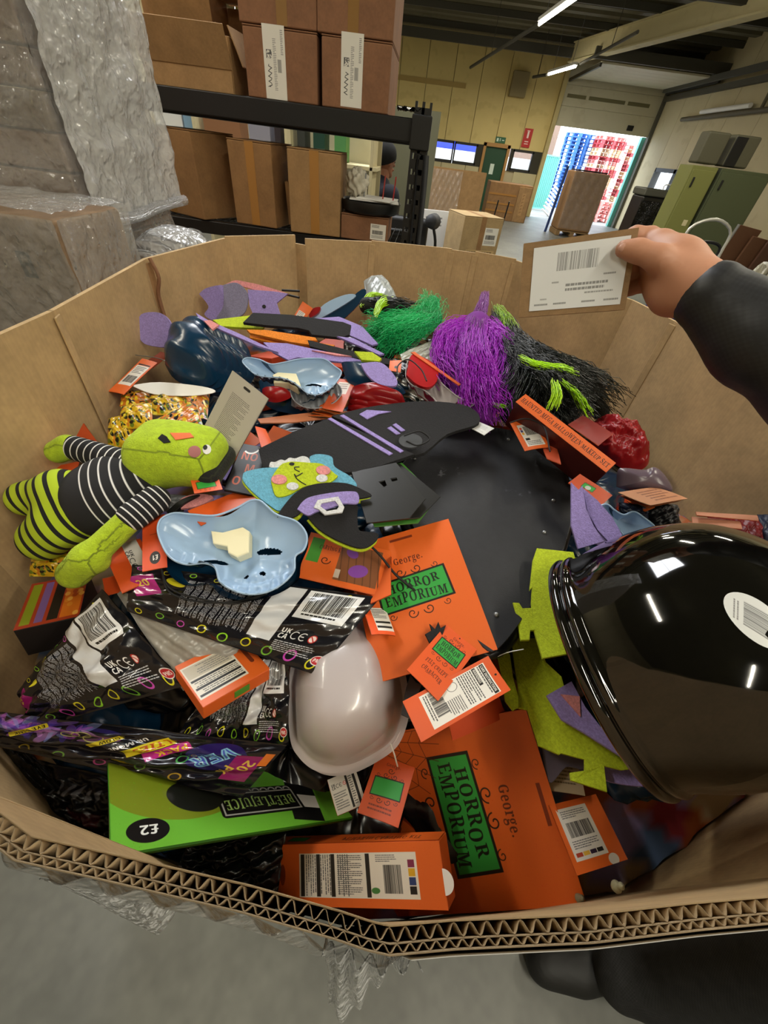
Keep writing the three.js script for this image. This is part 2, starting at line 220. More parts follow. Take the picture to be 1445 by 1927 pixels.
  const L = new THREE.RectAreaLight(new THREE.Color(1, 1.02, 1.05), SKYLIGHT * 0.9, SX1 - SX0, SZ1 - SZ0); L.position.set(mx, YC - 0.01, mz); L.lookAt(mx, 0, mz); scene.add(L);
}
// fluorescent battens
function batten(a, b, label, power = 1) {
  const t = thing('batten_light', label, 'light', 'fluorescent battens under the roof', a.clone().add(b).multiplyScalar(0.5));
  const c = t.position, A = a.clone().sub(c), B = b.clone().sub(c);
  add(t, 'housing', beam(A.clone().add(V3(0, 0.05, 0)), B.clone().add(V3(0, 0.05, 0)), 0.09, 0.05), M.white);
  add(t, 'tube', bar(A, B, 0.026, 10), mat('#ffffff', 0.4, { emissive: new THREE.Color(1, 0.93, 0.74), emissiveIntensity: 22 }));
  for (const p of [A, B]) add(t, 'hanger', bar(p.clone().multiplyScalar(0.7).add(V3(0, 0.07, 0)), p.clone().multiplyScalar(0.7).add(V3(0, YC - c.y, 0)), 0.006), M.grey);
  const L = new THREE.RectAreaLight(new THREE.Color(1, 0.93, 0.76), TUBE * power, 0.09, a.distanceTo(b)); L.position.copy(c).add(V3(0, -0.035, 0)); L.up.copy(B.clone().sub(A).normalize()); L.lookAt(L.position.clone().add(V3(0, -1, 0))); scene.add(L);
  return t;
}
batten(onY(1015, 45, 3.5), onY(1098, -14, 3.5), 'lit fluorescent batten at the end of the hanging conduit', 1.6);
batten(onY(1032, 140, 3.5), onY(1083, 125, 3.5), 'lit fluorescent batten beside the loading door', 1.8);
let bi = 0; for (const [x, z] of [[-2.2, -12.5], [-4.6, -14], [1.2, -6.2], [4.6, -7.5], [-4.8, -4.5], [2.9, -2.2], [0.4, 3.2], [-2.6, -0.9], [1.3, 0.9], [3.6, 1.4]]) batten(V3(x, 3.9, z - 0.9), V3(x, 3.9, z + 0.9), 'lit fluorescent batten ' + ['far down the yellow wall aisle', 'beyond the stacked cartons', 'over the packing table', 'over the green cabinets', 'over the wrapped tower side', 'right of the bin aisle', 'behind the bin by the rear wall', 'over the wrapped pallet tower', 'just behind the person with the parcel', 'over the aisle right of the person'][bi], [2, 1.8][bi++] ?? 1);
{
  single('hanging_conduit', 'thin dark conduit bar hanging below the roof before the lamp', 'conduit', merge([bar(onY(885, 127, 3.5), onY(1015, 45, 3.5), 0.035, 8), bar(onY(925, 100, 3.5), onY(925, 100, 3.5).setY(YC), 0.008)]), M.deckDark);
  single('hanging_conduit', 'short dark conduit bar leading to the lamp beside the loading door', 'conduit', merge([bar(onY(1003, 145, 3.5), onY(1029, 140.6, 3.5), 0.035, 8), bar(onY(1012, 143.6, 3.5), onY(1012, 143.6, 3.5).setY(YC), 0.008)]), M.deckDark);
  single('hanging_conduit', 'long dark conduit bar rising from the lamp beside the loading door', 'conduit', merge([bar(onY(1092, 120, 3.62), onY(1200, 60, 3.62), 0.03, 8), bar(onY(1150, 88, 3.62), onY(1150, 88, 3.62).setY(YC), 0.008)]), M.deckDark);
  single('grey_duct_box', 'dull grey box fixed high on the yellow wall', 'box', box01(2.35, 2.9, 3.15, 3.75, ZF, ZF + 0.2, 0.02), mat('#8d7f58', 0.7));
  single('wall_rail', 'long brownish rail fixed high along the yellow wall', 'rail', box01(-3, 0.85, 3.2, 3.32, ZF, ZF + 0.04), mat('#a98f52', 0.7));
  single('exit_sign', 'small green running man sign above the fire door', 'sign', metres(new THREE.BoxGeometry(0.36, 0.16, 0.02)).translate(2.42, 2.06, ZF + 0.02), mat('#1c5a35', 0.5));
  const es = print(96, 48, '#24643d', (g) => { g.fillStyle = '#d8eadc'; g.fillRect(8, 10, 20, 28); g.beginPath(); g.arc(44, 14, 5, 0, 7); g.fill(); g.fillRect(40, 20, 8, 14); g.fillRect(62, 20, 24, 8); });
  const ex = scene.children.find((o) => o.name === 'exit_sign'); add(ex, 'sign_face', new THREE.PlaneGeometry(0.34, 0.15).translate(2.42, 2.06, ZF + 0.031), es);
  const fs = single('fire_sign', 'red fire extinguisher sign on the yellow wall', 'sign', box01(3.2, 3.5, 1.95, 2.45, ZF + 0.01, ZF + 0.03), mat('#b3201c', 0.5));
  add(fs, 'sign_face', new THREE.PlaneGeometry(0.28, 0.48).translate(3.35, 2.2, ZF + 0.031), print(56, 96, '#c0241f', (g) => { g.fillStyle = '#f2dfd8'; g.fillRect(22, 14, 13, 34); g.fillRect(18, 8, 20, 5); g.fillRect(14, 64, 28, 5); g.fillRect(14, 76, 28, 5); }));
  for (const z of [ZF + 3.2, ZF + 7.8]) single('wall_tube_light', 'unlit white tube fitting on the pale right wall', 'light', bar(V3(XR - 0.14, 3.1, z), V3(XR - 0.14, 3.1, z + 2.4), 0.05, 8), M.white, 'tube fittings on the pale wall');
  single('wall_pipe', 'dark pipe running along the pale wall under the ledge', 'pipe', merge([bar(V3(XR - 0.08, 3.0, ZF + 2), V3(XR - 0.08, 3.0, -4), 0.05, 8), bar(V3(XR - 0.08, 3.6, ZF + 6), V3(XR - 0.08, 3.0, ZF + 6), 0.04, 8)]), mat('#5d5643', 0.7));
}
// ---------------------------------------------------------------- the yard outside the loading door
{
  const Z0 = -27;
  single('boundary_wall', 'long white rendered wall across the bright yard', 'wall', box01(-12, 5.9, -0.05, 1.66, -25.2, -25), mat('#e8e6e2', 0.8));
  single('blue_container', 'blue shipping container standing behind the yard wall', 'container', rbx(9, 2.9, 2.4, 0.03, -1.2, 1.45, -27.6), mat('#2f46c8', 0.5));
  single('brick_shed', 'pale brown brick shed end beyond the yard', 'building', box01(4.6, 7.3, -0.05, 5, -38, -33), mat('#9a8272', 0.9, { map: TX.wall }));
  const pal = (m) => { const g = []; for (let i = 0; i < 7; i++) g.push(bx(0.12, 0.02, 1.0, -0.54 + i * 0.18, 0.132, 0)); for (const x of [-0.54, 0, 0.54]) { g.push(bx(0.12, 0.02, 1, x, 0.012, 0)); for (const z of [-0.44, 0, 0.44]) g.push(bx(0.13, 0.1, 0.12, x, 0.072, z)); } return merge(g); };
  const pg = pal(), cols = { blue: mat('#3f78c4', 0.6), red: mat('#c2454a', 0.6), pink: mat('#e39a92', 0.6), cream: mat('#ecd3ae', 0.7) };
  const stack = (px, py, z, n, pick, what, grp, ry = 0) => { const p = onZ(px, py, z); for (let k = 0; k < n; k++) { const c = pick(k), o = single(c + '_pallet', (c === 'cream' ? 'cream wooden' : c + ' painted') + ' pallet, ' + (k === n - 1 ? 'topmost' : k ? ORD[k] + ' from the ground' : 'lowest') + ' ' + what, 'pallet', pg, cols[c], c + ' ' + grp); o.position.set(p.x + (rnd() - 0.5) * 0.03, -0.05 + k * 0.144, z); o.rotation.y = ry + (rnd() - 0.5) * 0.04; } };
  stack(1094, 260, Z0 - 0.6, 20, () => 'blue', 'in the tall blue stack', 'pallets in the yard stack', 0.5);
  const mix = ['cream', 'red', 'cream', 'pink', 'red', 'pink', 'pink', 'cream', 'cream', 'cream', 'red', 'red', 'cream', 'pink', 'red', 'cream', 'cream', 'red', 'red', 'pink'];
  stack(1142, 285, Z0 + 0.2, 20, (k) => mix[k], 'in the mixed stack beside the blue pallets', 'pallets in the mixed stack', 0.1);
  stack(1186, 290, Z0 - 1.3, 19, (k) => mix[(k + 5) % 20], 'in the mixed stack behind the teal post', 'pallets behind the teal post', -0.1);
  stack(1118, 390, -22.5, 5, () => 'pink', 'in the low stack outside the door', 'low stack outside', 0.2);
  const g1 = onZ(1020, 345, -24), gate = thing('teal_gate', 'teal mesh gate leaf standing open in the yard', 'gate', undefined, V3(g1.x, -0.05, -24)); gate.rotation.y = 0.5;
  add(gate, 'frame', merge([box01(-0.6, -0.55, 0, 1.95, -0.03, 0.03), box01(0.55, 0.6, 0, 1.95, -0.03, 0.03), box01(-0.6, 0.6, 1.9, 1.95, -0.03, 0.03), box01(-0.6, 0.6, 0.05, 0.1, -0.03, 0.03)]), mat('#7fc7ba', 0.5));
  for (let k = 0; k < 10; k++) add(gate, 'slat', box01(-0.55 + k * 0.11, -0.55 + k * 0.11 + 0.09, 0.1, 1.9, -0.012, 0.012), mat('#5fb0a4', 0.6));
  single('teal_post', 'teal painted steel edge post at the loading doorway', 'post', box01(7.42, 7.55, 0, 2.62, ZF - 0.4, ZF - 0.2), mat('#63b3a8', 0.5));
  const la = onZ(1028, 392, -21.6), lad = thing('white_ladder', 'white slatted ladder leaning low outside the doorway', 'ladder', undefined, V3(la.x, 0.02, -21.6)); lad.rotation.set(-0.6, 0.4, -0.35);
  add(lad, 'rail', beam(V3(-0.22, 0, 0), V3(-0.22, 1.3, 0), 0.05, 0.06), M.white); add(lad, 'rail', beam(V3(0.22, 0, 0), V3(0.22, 1.3, 0), 0.05, 0.06), M.white);
  for (let k = 0; k < 8; k++) add(lad, 'rung', beam(V3(-0.22, 0.08 + k * 0.16, 0), V3(0.22, 0.08 + k * 0.16, 0), 0.06, 0.04), M.white);
  for (const dx of [0, 0.35]) { const p = onZ(1140 , 415, -21), s = thing('white_side_gate', 'white framed trolley side leaning in the doorway', 'trolley side', 'trolley sides leaning in the doorway', V3(p.x + 0.4 + dx, 0, -21 + dx * 0.4)); s.rotation.set(0, -0.2, -0.35); add(s, 'frame', merge([box01(-0.22, -0.18, 0, 1.3, -0.02, 0.02), box01(0.18, 0.22, 0, 1.3, -0.02, 0.02), box01(-0.22, 0.22, 1.27, 1.3, -0.02, 0.02)]), M.white); for (let k = 0; k < 6; k++) add(s, 'bar', box01(-0.18, 0.18, 0.15 + k * 0.2, 0.18 + k * 0.2, -0.015, 0.015), M.grey); }
}
// ---------------------------------------------------------------- goods on the warehouse floor
const fr = (l, r, t, b, z) => [onZ(...l, z).x, onZ(...r, z).x, onZ(...b, z).y, onZ(...t, z).y];   // x0, x1, y0, y1 of an upright face at depth z
const labelMat = (s, w = 128, h = 128) => print(w, h, '#e4e2da', (g) => { textLines(g, w * 0.08, h * 0.08, w * 0.5, 3, h * 0.06, '#444', s); barcode(g, w * 0.12, h * 0.4, w * 0.7, h * 0.25, s); textLines(g, w * 0.08, h * 0.72, w * 0.8, 3, h * 0.07, '#555', s + 3); }, 0.6);
function carton(name, label, group, x0, x1, y0, y1, z0, z1, o = {}) {   // closed carton: body, flaps with a gap, tape
  const w = x1 - x0, h = y1 - y0, d = z0 - z1, m = o.m ?? M.kraft;
  const t = thing(name, label, 'box', group, V3((x0 + x1) / 2, y0, (z0 + z1) / 2)); if (o.ry) t.rotation.y = o.ry;
  add(t, 'body', rbx(w, h - 0.006, d, 0.006, 0, (h - 0.006) / 2, 0), m);
  add(t, 'flap', rbx(w, 0.005, d / 2 - 0.002, 0.002, 0, h - 0.0025, d / 4), m); add(t, 'flap', rbx(w, 0.005, d / 2 - 0.002, 0.002, 0, h - 0.0025, -d / 4), m);
  if (o.tape !== false) { const x = o.tapeX ?? 0; add(t, 'tape', merge([rbx(0.05, h * 0.98, 0.0008, 0.0003, x, h / 2, d / 2 + 0.0006), rbx(0.05, 0.0008, d, 0.0003, x, h + 0.0006, 0)]), o.tapeM ?? M.tape); }
  if (o.label) { const [u, v, lw, lh, mm] = o.label; add(t, 'shipping_label', sheet((a, b) => V3(u + (a - 0.5) * lw, v + (b - 0.5) * lh, d / 2 + 0.001), 1, 1, 0.0006), mm); }
  return t;
}
{
  // wrapped cardboard load
  let [x0, x1, y0, y1] = fr([802, 355], [905, 365], [850, 316], [850, 402], -15);
  const wc = thing('wrapped_board_stack', 'large film wrapped stack of cardboard sheets on edge before the windows', 'cardboard', undefined, V3((x0 + x1) / 2, 0, -15));
  const w = x1 - x0;
  for (let k = 0; k < 5; k++) add(wc, 'board', rbx(w - 0.05 * (k % 2), y1 - 0.02 * k, 0.09, 0.01, 0.01 * k, (y1 - 0.02 * k) / 2, 0.4 - k * 0.1), k % 2 ? M.kraft2 : M.kraft);
  add(wc, 'film', sheet((u, v) => V3((u - 0.5) * w * 0.55 - w * 0.18, y1 * (0.25 + 0.72 * v), 0.47 + 0.02 * Math.sin(u * 40) * Math.sin(v * 17)), 40, 24, 0.001, w * 0.5, y1), M.filmClear);
  add(wc, 'pallet', merge([bx(w, 0.03, 0.8, 0, 0.13, 0.1), bx(w, 0.03, 0.8, 0, 0.02, 0.1)]), M.wood);
  [x0, x1, y0, y1] = fr([915, 380], [993, 390], [950, 344], [955, 424], -17.5);
  const bb = thing('large_carton', 'large brown carton with a taped side flap by the fire door', 'box', undefined, V3((x0 + x1) / 2, 0, -17.8));
  add(bb, 'body', rbx(x1 - x0, y1, 1.0, 0.015, 0, y1 / 2, -0.1), M.kraft2); add(bb, 'side_board', rbx(0.42, y1 - 0.05, 0.03, 0.01, (x1 - x0) / 2 - 0.25, y1 / 2 - 0.02, 0.43), M.kraft);
  add(bb, 'strap', merge([0.25, 0.45, 0.7].map((f) => rbx(x1 - x0 - 0.5, 0.05, 0.004, 0.001, -0.25, y1 * f, 0.405))), M.tape);
  add(bb, 'print', new THREE.PlaneGeometry(0.12, 0.6).translate((x1 - x0) / 2 - 0.25, y1 / 2, 0.447), print(32, 160, '#b08a5c', (g) => { g.fillStyle = '#7d5a38'; for (let k = 0; k < 6; k++) { g.fillRect(8, 12 + k * 24, 16, 4); g.fillRect(8, 12 + k * 24, 4, 14); } }, 0.8));
  const tr = thing('sack_truck', 'small black two pronged frame standing before the large carton', 'trolley', undefined, V3(onZ(935, 420, -14).x, 0, -14)); add(tr, 'frame', merge([bar(V3(-0.15, 0, 0), V3(-0.12, 0.75, 0.1), 0.02), bar(V3(0.15, 0, 0), V3(0.18, 0.75, 0.1), 0.02), bar(V3(-0.15, 0.1, 0), V3(0.15, 0.1, 0), 0.02)]), M.black);
  // wrapped brown load in the doorway
  [x0, x1, y0, y1] = fr([1062, 380], [1125, 385], [1092, 322], [1080, 428], -15.5);
  const bl = thing('wrapped_pallet_load', 'tall film wrapped brown pallet load in the loading doorway', 'pallet load', undefined, V3((x0 + x1) / 2, 0, -15.8));
  const lw = x1 - x0; add(bl, 'cartons', rbx(lw, y1 - 0.15, 0.9, 0.03, 0, 0.15 + (y1 - 0.15) / 2, 0), M.kraft2);
  add(bl, 'pallet', merge([0, 0.5, 1].map((f) => bx(0.12, 0.1, 0.9, (f - 0.5) * (lw - 0.12), 0.06, 0)).concat(bx(lw, 0.03, 0.9, 0, 0.13, 0))), M.wood);
  add(bl, 'film', sheet((u, v) => V3((u - 0.5) * (lw + 0.03), 0.2 + (y1 - 0.2) * v, 0.465 + 0.015 * Math.sin(u * 23 + v * 11) * Math.sin(v * 19)), 30, 30, 0.001, lw, y1), M.filmClear);
  add(bl, 'board', rbx(lw * 0.85, 0.03, 0.8, 0.01, 0, y1 + 0.02, 0), M.black);
  single('blue_cage_post', 'slim dark blue cage post beside the wrapped brown load', 'post', bar(V3(x0 - 0.2, 0, -15.9), V3(x0 - 0.12, y1 * 1.05, -15.9), 0.04, 8), mat('#27407c', 0.5));
  // green lockers with two grey cases on top
  const locker = (l, r, t, z, m, label, marks) => { const a = onZ(...l, z).x, b = onZ(...r, z).x, top = onZ(...t, z).y, k = thing('steel_cabinet', label, 'cabinet', undefined, V3((a + b) / 2, 0, z)); add(k, 'body', rbx(b - a, top, 0.5, 0.01, 0, top / 2, -0.25), m); add(k, 'door', rbx(b - a - 0.05, top - 0.1, 0.02, 0.008, 0, top / 2, 0.011), m); add(k, 'handle', rbx(0.03, 0.14, 0.03, 0.01, -(b - a) / 2 + 0.1, top - 0.22, 0.03), M.black); if (marks) for (const [x, y, w, h] of marks) add(k, 'paper_patch', rbx(w, h, 0.003, 0.001, x, y, 0.024), M.cream); return k; };
  locker([1262, 400], [1310, 400], [1290, 308], -9.5, mat('#76783f', 0.55), 'tall olive green steel cabinet with paper patches', [[-0.12, 0.85, 0.1, 0.16], [0.12, 0.75, 0.06, 0.2], [0.1, 1.05, 0.08, 0.09]]);
  const k2 = locker([1316, 400], [1412, 400], [1360, 316], -9.5, mat('#4a5136', 0.55), 'wide dark green steel cabinet behind the blue bag');
  const kc = (px, pr, py, lab, stripe) => { const a = onZ(px, py, -9.5), b = onZ(pr, py, -9.5), top = 1.86, k = thing('grey_case', lab, 'case', undefined, V3((a.x + b.x) / 2, top, -9.65)); add(k, 'body', rbx(b.x - a.x, 0.4, 0.3, 0.03, 0, 0.2, 0), mat('#4f4c39', 0.6)); if (stripe) add(k, 'dark_side', rbx((b.x - a.x) * 0.45, 0.37, 0.02, 0.008, -(b.x - a.x) * 0.24, 0.19, 0.15), M.black); return k; };
  kc(1318, 1362, 285, 'plain olive grey case on top of the green cabinets'); kc(1368, 1418, 293, 'olive grey case with a dark panel on the cabinets', true);
  // black wrapped crate stack
  const cb = onZ(1225, 400, -12.5), cr = thing('black_wrapped_crate', 'black film wrapped crate stack with a white handle by the window', 'crate', undefined, V3(cb.x, 0, -12.5));
  add(cr, 'crate', rbx(0.95, 1.28, 0.7, 0.04, 0, 0.64, 0), mat('#1c1b18', 0.35)); add(cr, 'film', sheet((u, v) => V3((u - 0.5) * 0.98, 0.1 + v * 1.1, 0.37 + 0.02 * Math.sin(u * 20 + 5 * v) * Math.sin(v * 13)), 30, 30, 0.001), mat('#0d0d0c', 0.12, { bumpMap: TX.crinkle, bumpScale: 0.02 })); add(cr, 'lid', rbx(1.0, 0.14, 0.74, 0.03, 0, 1.35, 0), mat('#54544a', 0.5)); add(cr, 'handle', tube([[-0.1, 1.42, 0.3], [-0.1, 1.5, 0.3], [0.1, 1.5, 0.3], [0.1, 1.42, 0.3]], 0.014, 16), M.white);
  // shopping trolley: white hoop, black handle, blue bag
  const tp = onZ(1328, 470, -5), tl = thing('shopping_trolley', 'blue wheeled bag with white hoop handle before the green cabinets', 'trolley', undefined, V3(tp.x, 0, -5));
  const h0 = onZ(1330, 412, -5).y; add(tl, 'hoop', tube([[-0.22, 0.3, -0.1], [-0.22, h0 - 0.25, -0.1], [-0.2, h0 - 0.08, -0.1], [0, h0, -0.1], [0.2, h0 - 0.08, -0.1], [0.22, h0 - 0.25, -0.1], [0.22, 0.3, -0.1]], 0.014, 40, 8), mat('#cfcdc2', 0.35, { metalness: 0.5 }));
  add(tl, 'grip', tube([[-0.12, h0 - 0.35, 0], [-0.12, h0 - 0.2, 0], [0.12, h0 - 0.2, 0], [0.12, h0 - 0.35, 0]], 0.013, 20, 8), M.black);
  add(tl, 'bag', rbx(0.48, h0 - 0.45, 0.34, 0.05, 0, 0.1 + (h0 - 0.45) / 2, 0), mat('#1b2c66', 0.4)); add(tl, 'lid', rbx(0.5, 0.05, 0.36, 0.02, 0, h0 - 0.33, 0), mat('#14204a', 0.3));
  for (const s of [-1, 1]) add(tl, 'wheel', cyl(0.1, 0.1, 0.04, 20, s * 0.27, 0.1, -0.1, 0, 0, Math.PI / 2), M.black);
  for (const [i, px, h] of [[0, 1385, 1.22], [1, 1412, 1.12], [2, 1436, 1.3]]) { const p = onZ(px, 460, -7.4), b = single('brown_board', ['brown hardboard panel with a silver edge by the cabinets', 'short brown board leaning next to the silver edged panel', 'tall dark brown board leaning at the end'][i], 'board', rbx(0.34, h, 0.04, 0.006), i === 2 ? mat('#4a2c1b', 0.6) : mat('#5b3a22', 0.6)); b.position.set(p.x, h / 2, -7.4 + i * 0.12); b.rotation.z = -0.1; if (!i) add(b, 'edge_strip', rbx(0.02, h, 0.045, 0.004, -0.18, 0, 0), M.steel); }
  const bp = onZ(1452, 505, -4.6), bag = single('clear_bag', 'crumpled clear plastic sack behind the raised sleeve', 'bag', sheet((u, v) => { const a = u * 2 * Math.PI, b = (v - 0.5) * 3.1, r = 1 + 0.12 * Math.sin(a * 5 + b * 4) + 0.06 * Math.sin(a * 11 - b * 7); return V3(0.26 * r * Math.cos(a) * Math.cos(b), 0.55 + 0.5 * r * Math.sin(b), 0.26 * r * Math.sin(a) * Math.cos(b)); }, 48, 28, 0.001), mat('#c9c4b0', 0.2, { transmission: 0.5, thickness: 0, bumpMap: TX.crinkle, bumpScale: 0.015 })); bag.position.set(bp.x, 0.02, -4.6);
  // table, carton, white sheet, swivel chair beyond the bin
  const dk = thing('packing_table', 'low dark packing table beyond the racking', 'table', undefined, V3(0.62, 0, -5.0)); add(dk, 'tabletop', rbx(1.5, 0.04, 0.7, 0.01, 0, 0.72, 0), mat('#1d1c1a', 0.5)); for (const [sx, sz] of [[-1, 1], [1, 1], [-1, -1], [1, -1]]) add(dk, 'leg', rbx(0.05, 0.7, 0.05, 0.006, sx * 0.68, 0.35, sz * 0.3), M.black);
  [x0, x1, y0, y1] = fr([868, 450], [930, 455], [905, 413], [890, 480], -4.55);
  const pc = carton('printed_carton', 'kraft carton with printed lines and a white label on the packing table', undefined, x0 - 0.09, x1, 0.74, y1 + 0.02, -4.55, -4.95, { m: M.kraftPale, tapeM: M.kraft2, ry: 0.35, label: [0.1, 0.3, 0.14, 0.14, labelMat(21)] });
  add(pc, 'print', new THREE.PlaneGeometry(0.3, 0.12).translate(0.02, 0.13, 0.2015), print(256, 96, '#bfa273', (g) => { g.fillStyle = '#7f6743'; for (let k = 0; k < 4; k++) textLines(g, 10, 8 + k * 22, 230, 1, 22, '#7f6743', k + 4, 0.5); }, 0.8));
  const ws = onZ(828, 413, -5.15), wsb = single('white_board_sheet', 'white printed board sheet propped beside the printed carton', 'sheet', rbx(0.42, 0.4, 0.01, 0.003), M.paper); wsb.position.set(ws.x + 0.0, 0.945, -5.1); wsb.rotation.set(-0.05, 0, 0.02);
  add(wsb, 'print', new THREE.PlaneGeometry(0.4, 0.38).translate(0, 0, 0.006), print(160, 112, '#dcdcd8', (g) => textLines(g, 20, 14, 70, 3, 9, '#666', 6)));
  const cp = onZ(800, 412, -4.4), ch = thing('swivel_chair', 'black swivel chair with curved arm beside the racking upright', 'chair', undefined, V3(cp.x - 0.12, 0, -4.25));
  add(ch, 'seat', rbx(0.46, 0.09, 0.46, 0.04, 0, 0.5, 0), M.black); add(ch, 'backrest', rbx(0.42, 0.42, 0.08, 0.04, -0.05, 0.92, -0.2, -0.1), M.black); add(ch, 'armrest', blob([[V3(0.17, cp.y + 0.02, 0.14), V3(0.2, cp.y, -0.05), 0.05, 0.06]], 0.02, 0.012), mat('#25262b', 0.7)); add(ch, 'arm_support', tube([[0.2, cp.y - 0.03, 0], [0.24, cp.y - 0.16, 0], [0.2, 0.55, 0], [0.05, 0.5, 0]], 0.014, 20), M.black); add(ch, 'post', cyl(0.03, 0.03, 0.35, 12, 0, 0.28, 0), M.steel); for (let k = 0; k < 5; k++) { const a = k * 1.257; add(ch, 'foot', beam(V3(0, 0.09, 0), V3(0.28 * Math.cos(a), 0.06, 0.28 * Math.sin(a)), 0.05, 0.04), M.black); add(ch, 'castor', new THREE.SphereGeometry(0.03, 10, 8).translate(0.28 * Math.cos(a), 0.03, 0.28 * Math.sin(a)), M.black); }
}
// ---------------------------------------------------------------- racking with cartons
const ZR = -2.8, YB = 1.7, YL = 1.165;      // front face, level of the upper and of the lower deck
{
  const rk = thing('pallet_rack', 'black steel longspan racking bay behind the cardboard bin', 'rack', undefined, V3(-1, 0, ZR));
  const X0 = -2.05, X1 = -0.07, DR = 0.62, loc = (x) => x + 1;
  add(rk, 'beam', rbx(X1 - X0, 0.09, 0.05, 0.006, loc((X0 + X1) / 2), YB - 0.045, 0), M.blackMetal);
  add(rk, 'beam', rbx(X1 - X0, 0.066, 0.05, 0.006, loc((X0 + X1) / 2), YL - 0.037, 0), M.blackMetal);
  add(rk, 'beam', rbx(X1 - X0, 0.09, 0.05, 0.006, loc((X0 + X1) / 2), YL - 0.05, -DR), M.blackMetal); add(rk, 'beam', rbx(X1 - X0, 0.1, 0.05, 0.006, loc((X0 + X1) / 2), YB - 0.05, -DR), M.blackMetal);
  for (const z of [0.02, -DR]) for (const x of [X1, X0]) { // perforated upright: two flanges and a web with teardrop slots left open
    const g = [bx(0.012, 2.2, 0.05, loc(x) - 0.036, 1.1, z), bx(0.012, 2.2, 0.05, loc(x) + 0.036, 1.1, z), bx(0.014, 2.2, 0.012, loc(x), 1.1, z + 0.02)];
    for (let k = 0; k < 28; k++) g.push(bx(0.07, 0.05, 0.012, loc(x), 0.03 + k * 0.0785, z + 0.02));
    const m = merge(g); m.scale(1, z > 0 && x === X1 ? (YB + 0.06) / 2.2 : (YB + 0.02) / 2.2, 1); add(rk, 'upright', m, M.blackMetal);
  }
  const deck = (y) => { const g = []; for (let k = 0; k < 52; k++) g.push(bar(V3(loc(X0) + 0.05 + k * 0.037, y, 0), V3(loc(X0) + 0.05 + k * 0.037, y, -DR), 0.0022, 4)); for (let k = 0; k < 4; k++) g.push(bar(V3(loc(X0), y - 0.004, -0.08 - k * 0.15), V3(loc(X1), y - 0.004, -0.08 - k * 0.15), 0.004, 5)); add(rk, 'wire_deck', merge(g), M.blackMetal); };
  deck(YL); add(rk, 'deck_board', box01(loc(X0), loc(X1), YB - 0.012, YB, -DR, -0.03), M.wood);
  add(rk, 'end_bracket', rbx(0.1, 0.13, 0.07, 0.006, loc(X1), YB - 0.05, 0.03), M.blackMetal);
  single('torn_black_wrap', 'scrap of glossy black wrap lying on the beam end', 'wrap', sheet((u, v) => V3(-0.2 + u * 0.12, YB + 0.02 + 0.018 * Math.abs(Math.sin(u * 9 + v * 5)), ZR - 0.05 + v * 0.1), 16, 12, 0.001), M.blackGloss);

  const grpU = 'brown cartons on the upper deck', z1 = ZR + 0.01;
  const pl = (s) => print(160, 340, '#dedcd4', (g, w, h) => { g.fillStyle = '#555'; g.fillRect(20, 110, 40, 40); g.clearRect; g.fillStyle = '#dedcd4'; for (let k = 0; k < 24; k++) g.fillRect(20 + 40 * hash(k, s, 1), 110 + 40 * hash(k, s, 2), 7, 7); g.fillStyle = '#555'; g.fillRect(100, 150, 28, 60); barcode(g, 100, 150, 28, 60, s, '#dedcd4'); g.strokeStyle = '#444'; g.lineWidth = 4; g.beginPath(); g.moveTo(40, 280); for (let k = 0; k < 14; k++) g.lineTo(40 + 14 * Math.sin(k * 2 + s), 280 - k * 8); g.stroke(); textLines(g, 70, 60, 24, 30, 8, '#777', s); textLines(g, 128, 20, 18, 14, 8, '#666', s + 1); });
  let f = fr([463, 120], [598, 130], [530, 52], [530, 200], ZR);
  const lowH = f[3] - YB - 0.002;
  carton('stacked_carton', 'brown carton with tall white label beside the open carton', grpU, f[0], f[1], YB, YB + lowH, z1, z1 - 0.5, { m: M.kraft3, tape: false, label: [-0.03, lowH * 0.52, 0.105, 0.24, pl(5)] });
  let f2 = fr([606, 130], [735, 140], [670, 66], [670, 210], ZR);
  carton('stacked_carton', 'brown carton with tall white label at the racking end', grpU, f2[0], f2[1], YB, YB + lowH, z1, z1 - 0.5, { m: M.kraft3, tape: false, label: [-0.02, lowH * 0.55, 0.105, 0.24, pl(9)] });
  carton('stacked_carton', 'brown carton stacked above the one beside the open carton', grpU, f[0] - 0.01, f[1], YB + lowH + 0.003, YB + lowH * 2, z1, z1 - 0.5, { m: M.kraft3, tapeX: 0.02, tapeM: mat('#8d6a3d', 0.3) });
  carton('stacked_carton', 'brown carton stacked on top at the racking end', grpU, f2[0] - 0.02, f2[1], YB + lowH + 0.003, YB + lowH * 2, z1, z1 - 0.5, { m: M.kraft3, tapeX: -0.01, tapeM: mat('#8d6a3d', 0.2) });
  // open cartons with flaps
  f = fr([258, 110], [462, 150], [350, 100], [350, 170], ZR);
  const oc = thing('open_carton', 'open brown carton with folded down front flap on the beam', 'box', undefined, V3((f[0] + f[1]) / 2 - 0.02, YB, ZR - 0.25)), ow = f[1] - f[0] - 0.09, oh = 0.19;
  add(oc, 'body', merge([rbx(ow, oh, 0.006, 0.002, 0, oh / 2, 0.25), rbx(ow, oh, 0.006, 0.002, 0, oh / 2, -0.2), rbx(0.006, oh, 0.45, 0.002, -ow / 2, oh / 2, 0.02), rbx(0.006, oh, 0.45, 0.002, ow / 2, oh / 2, 0.02), rbx(ow, 0.006, 0.45, 0.002, 0, 0.004, 0.02)]), M.kraft);
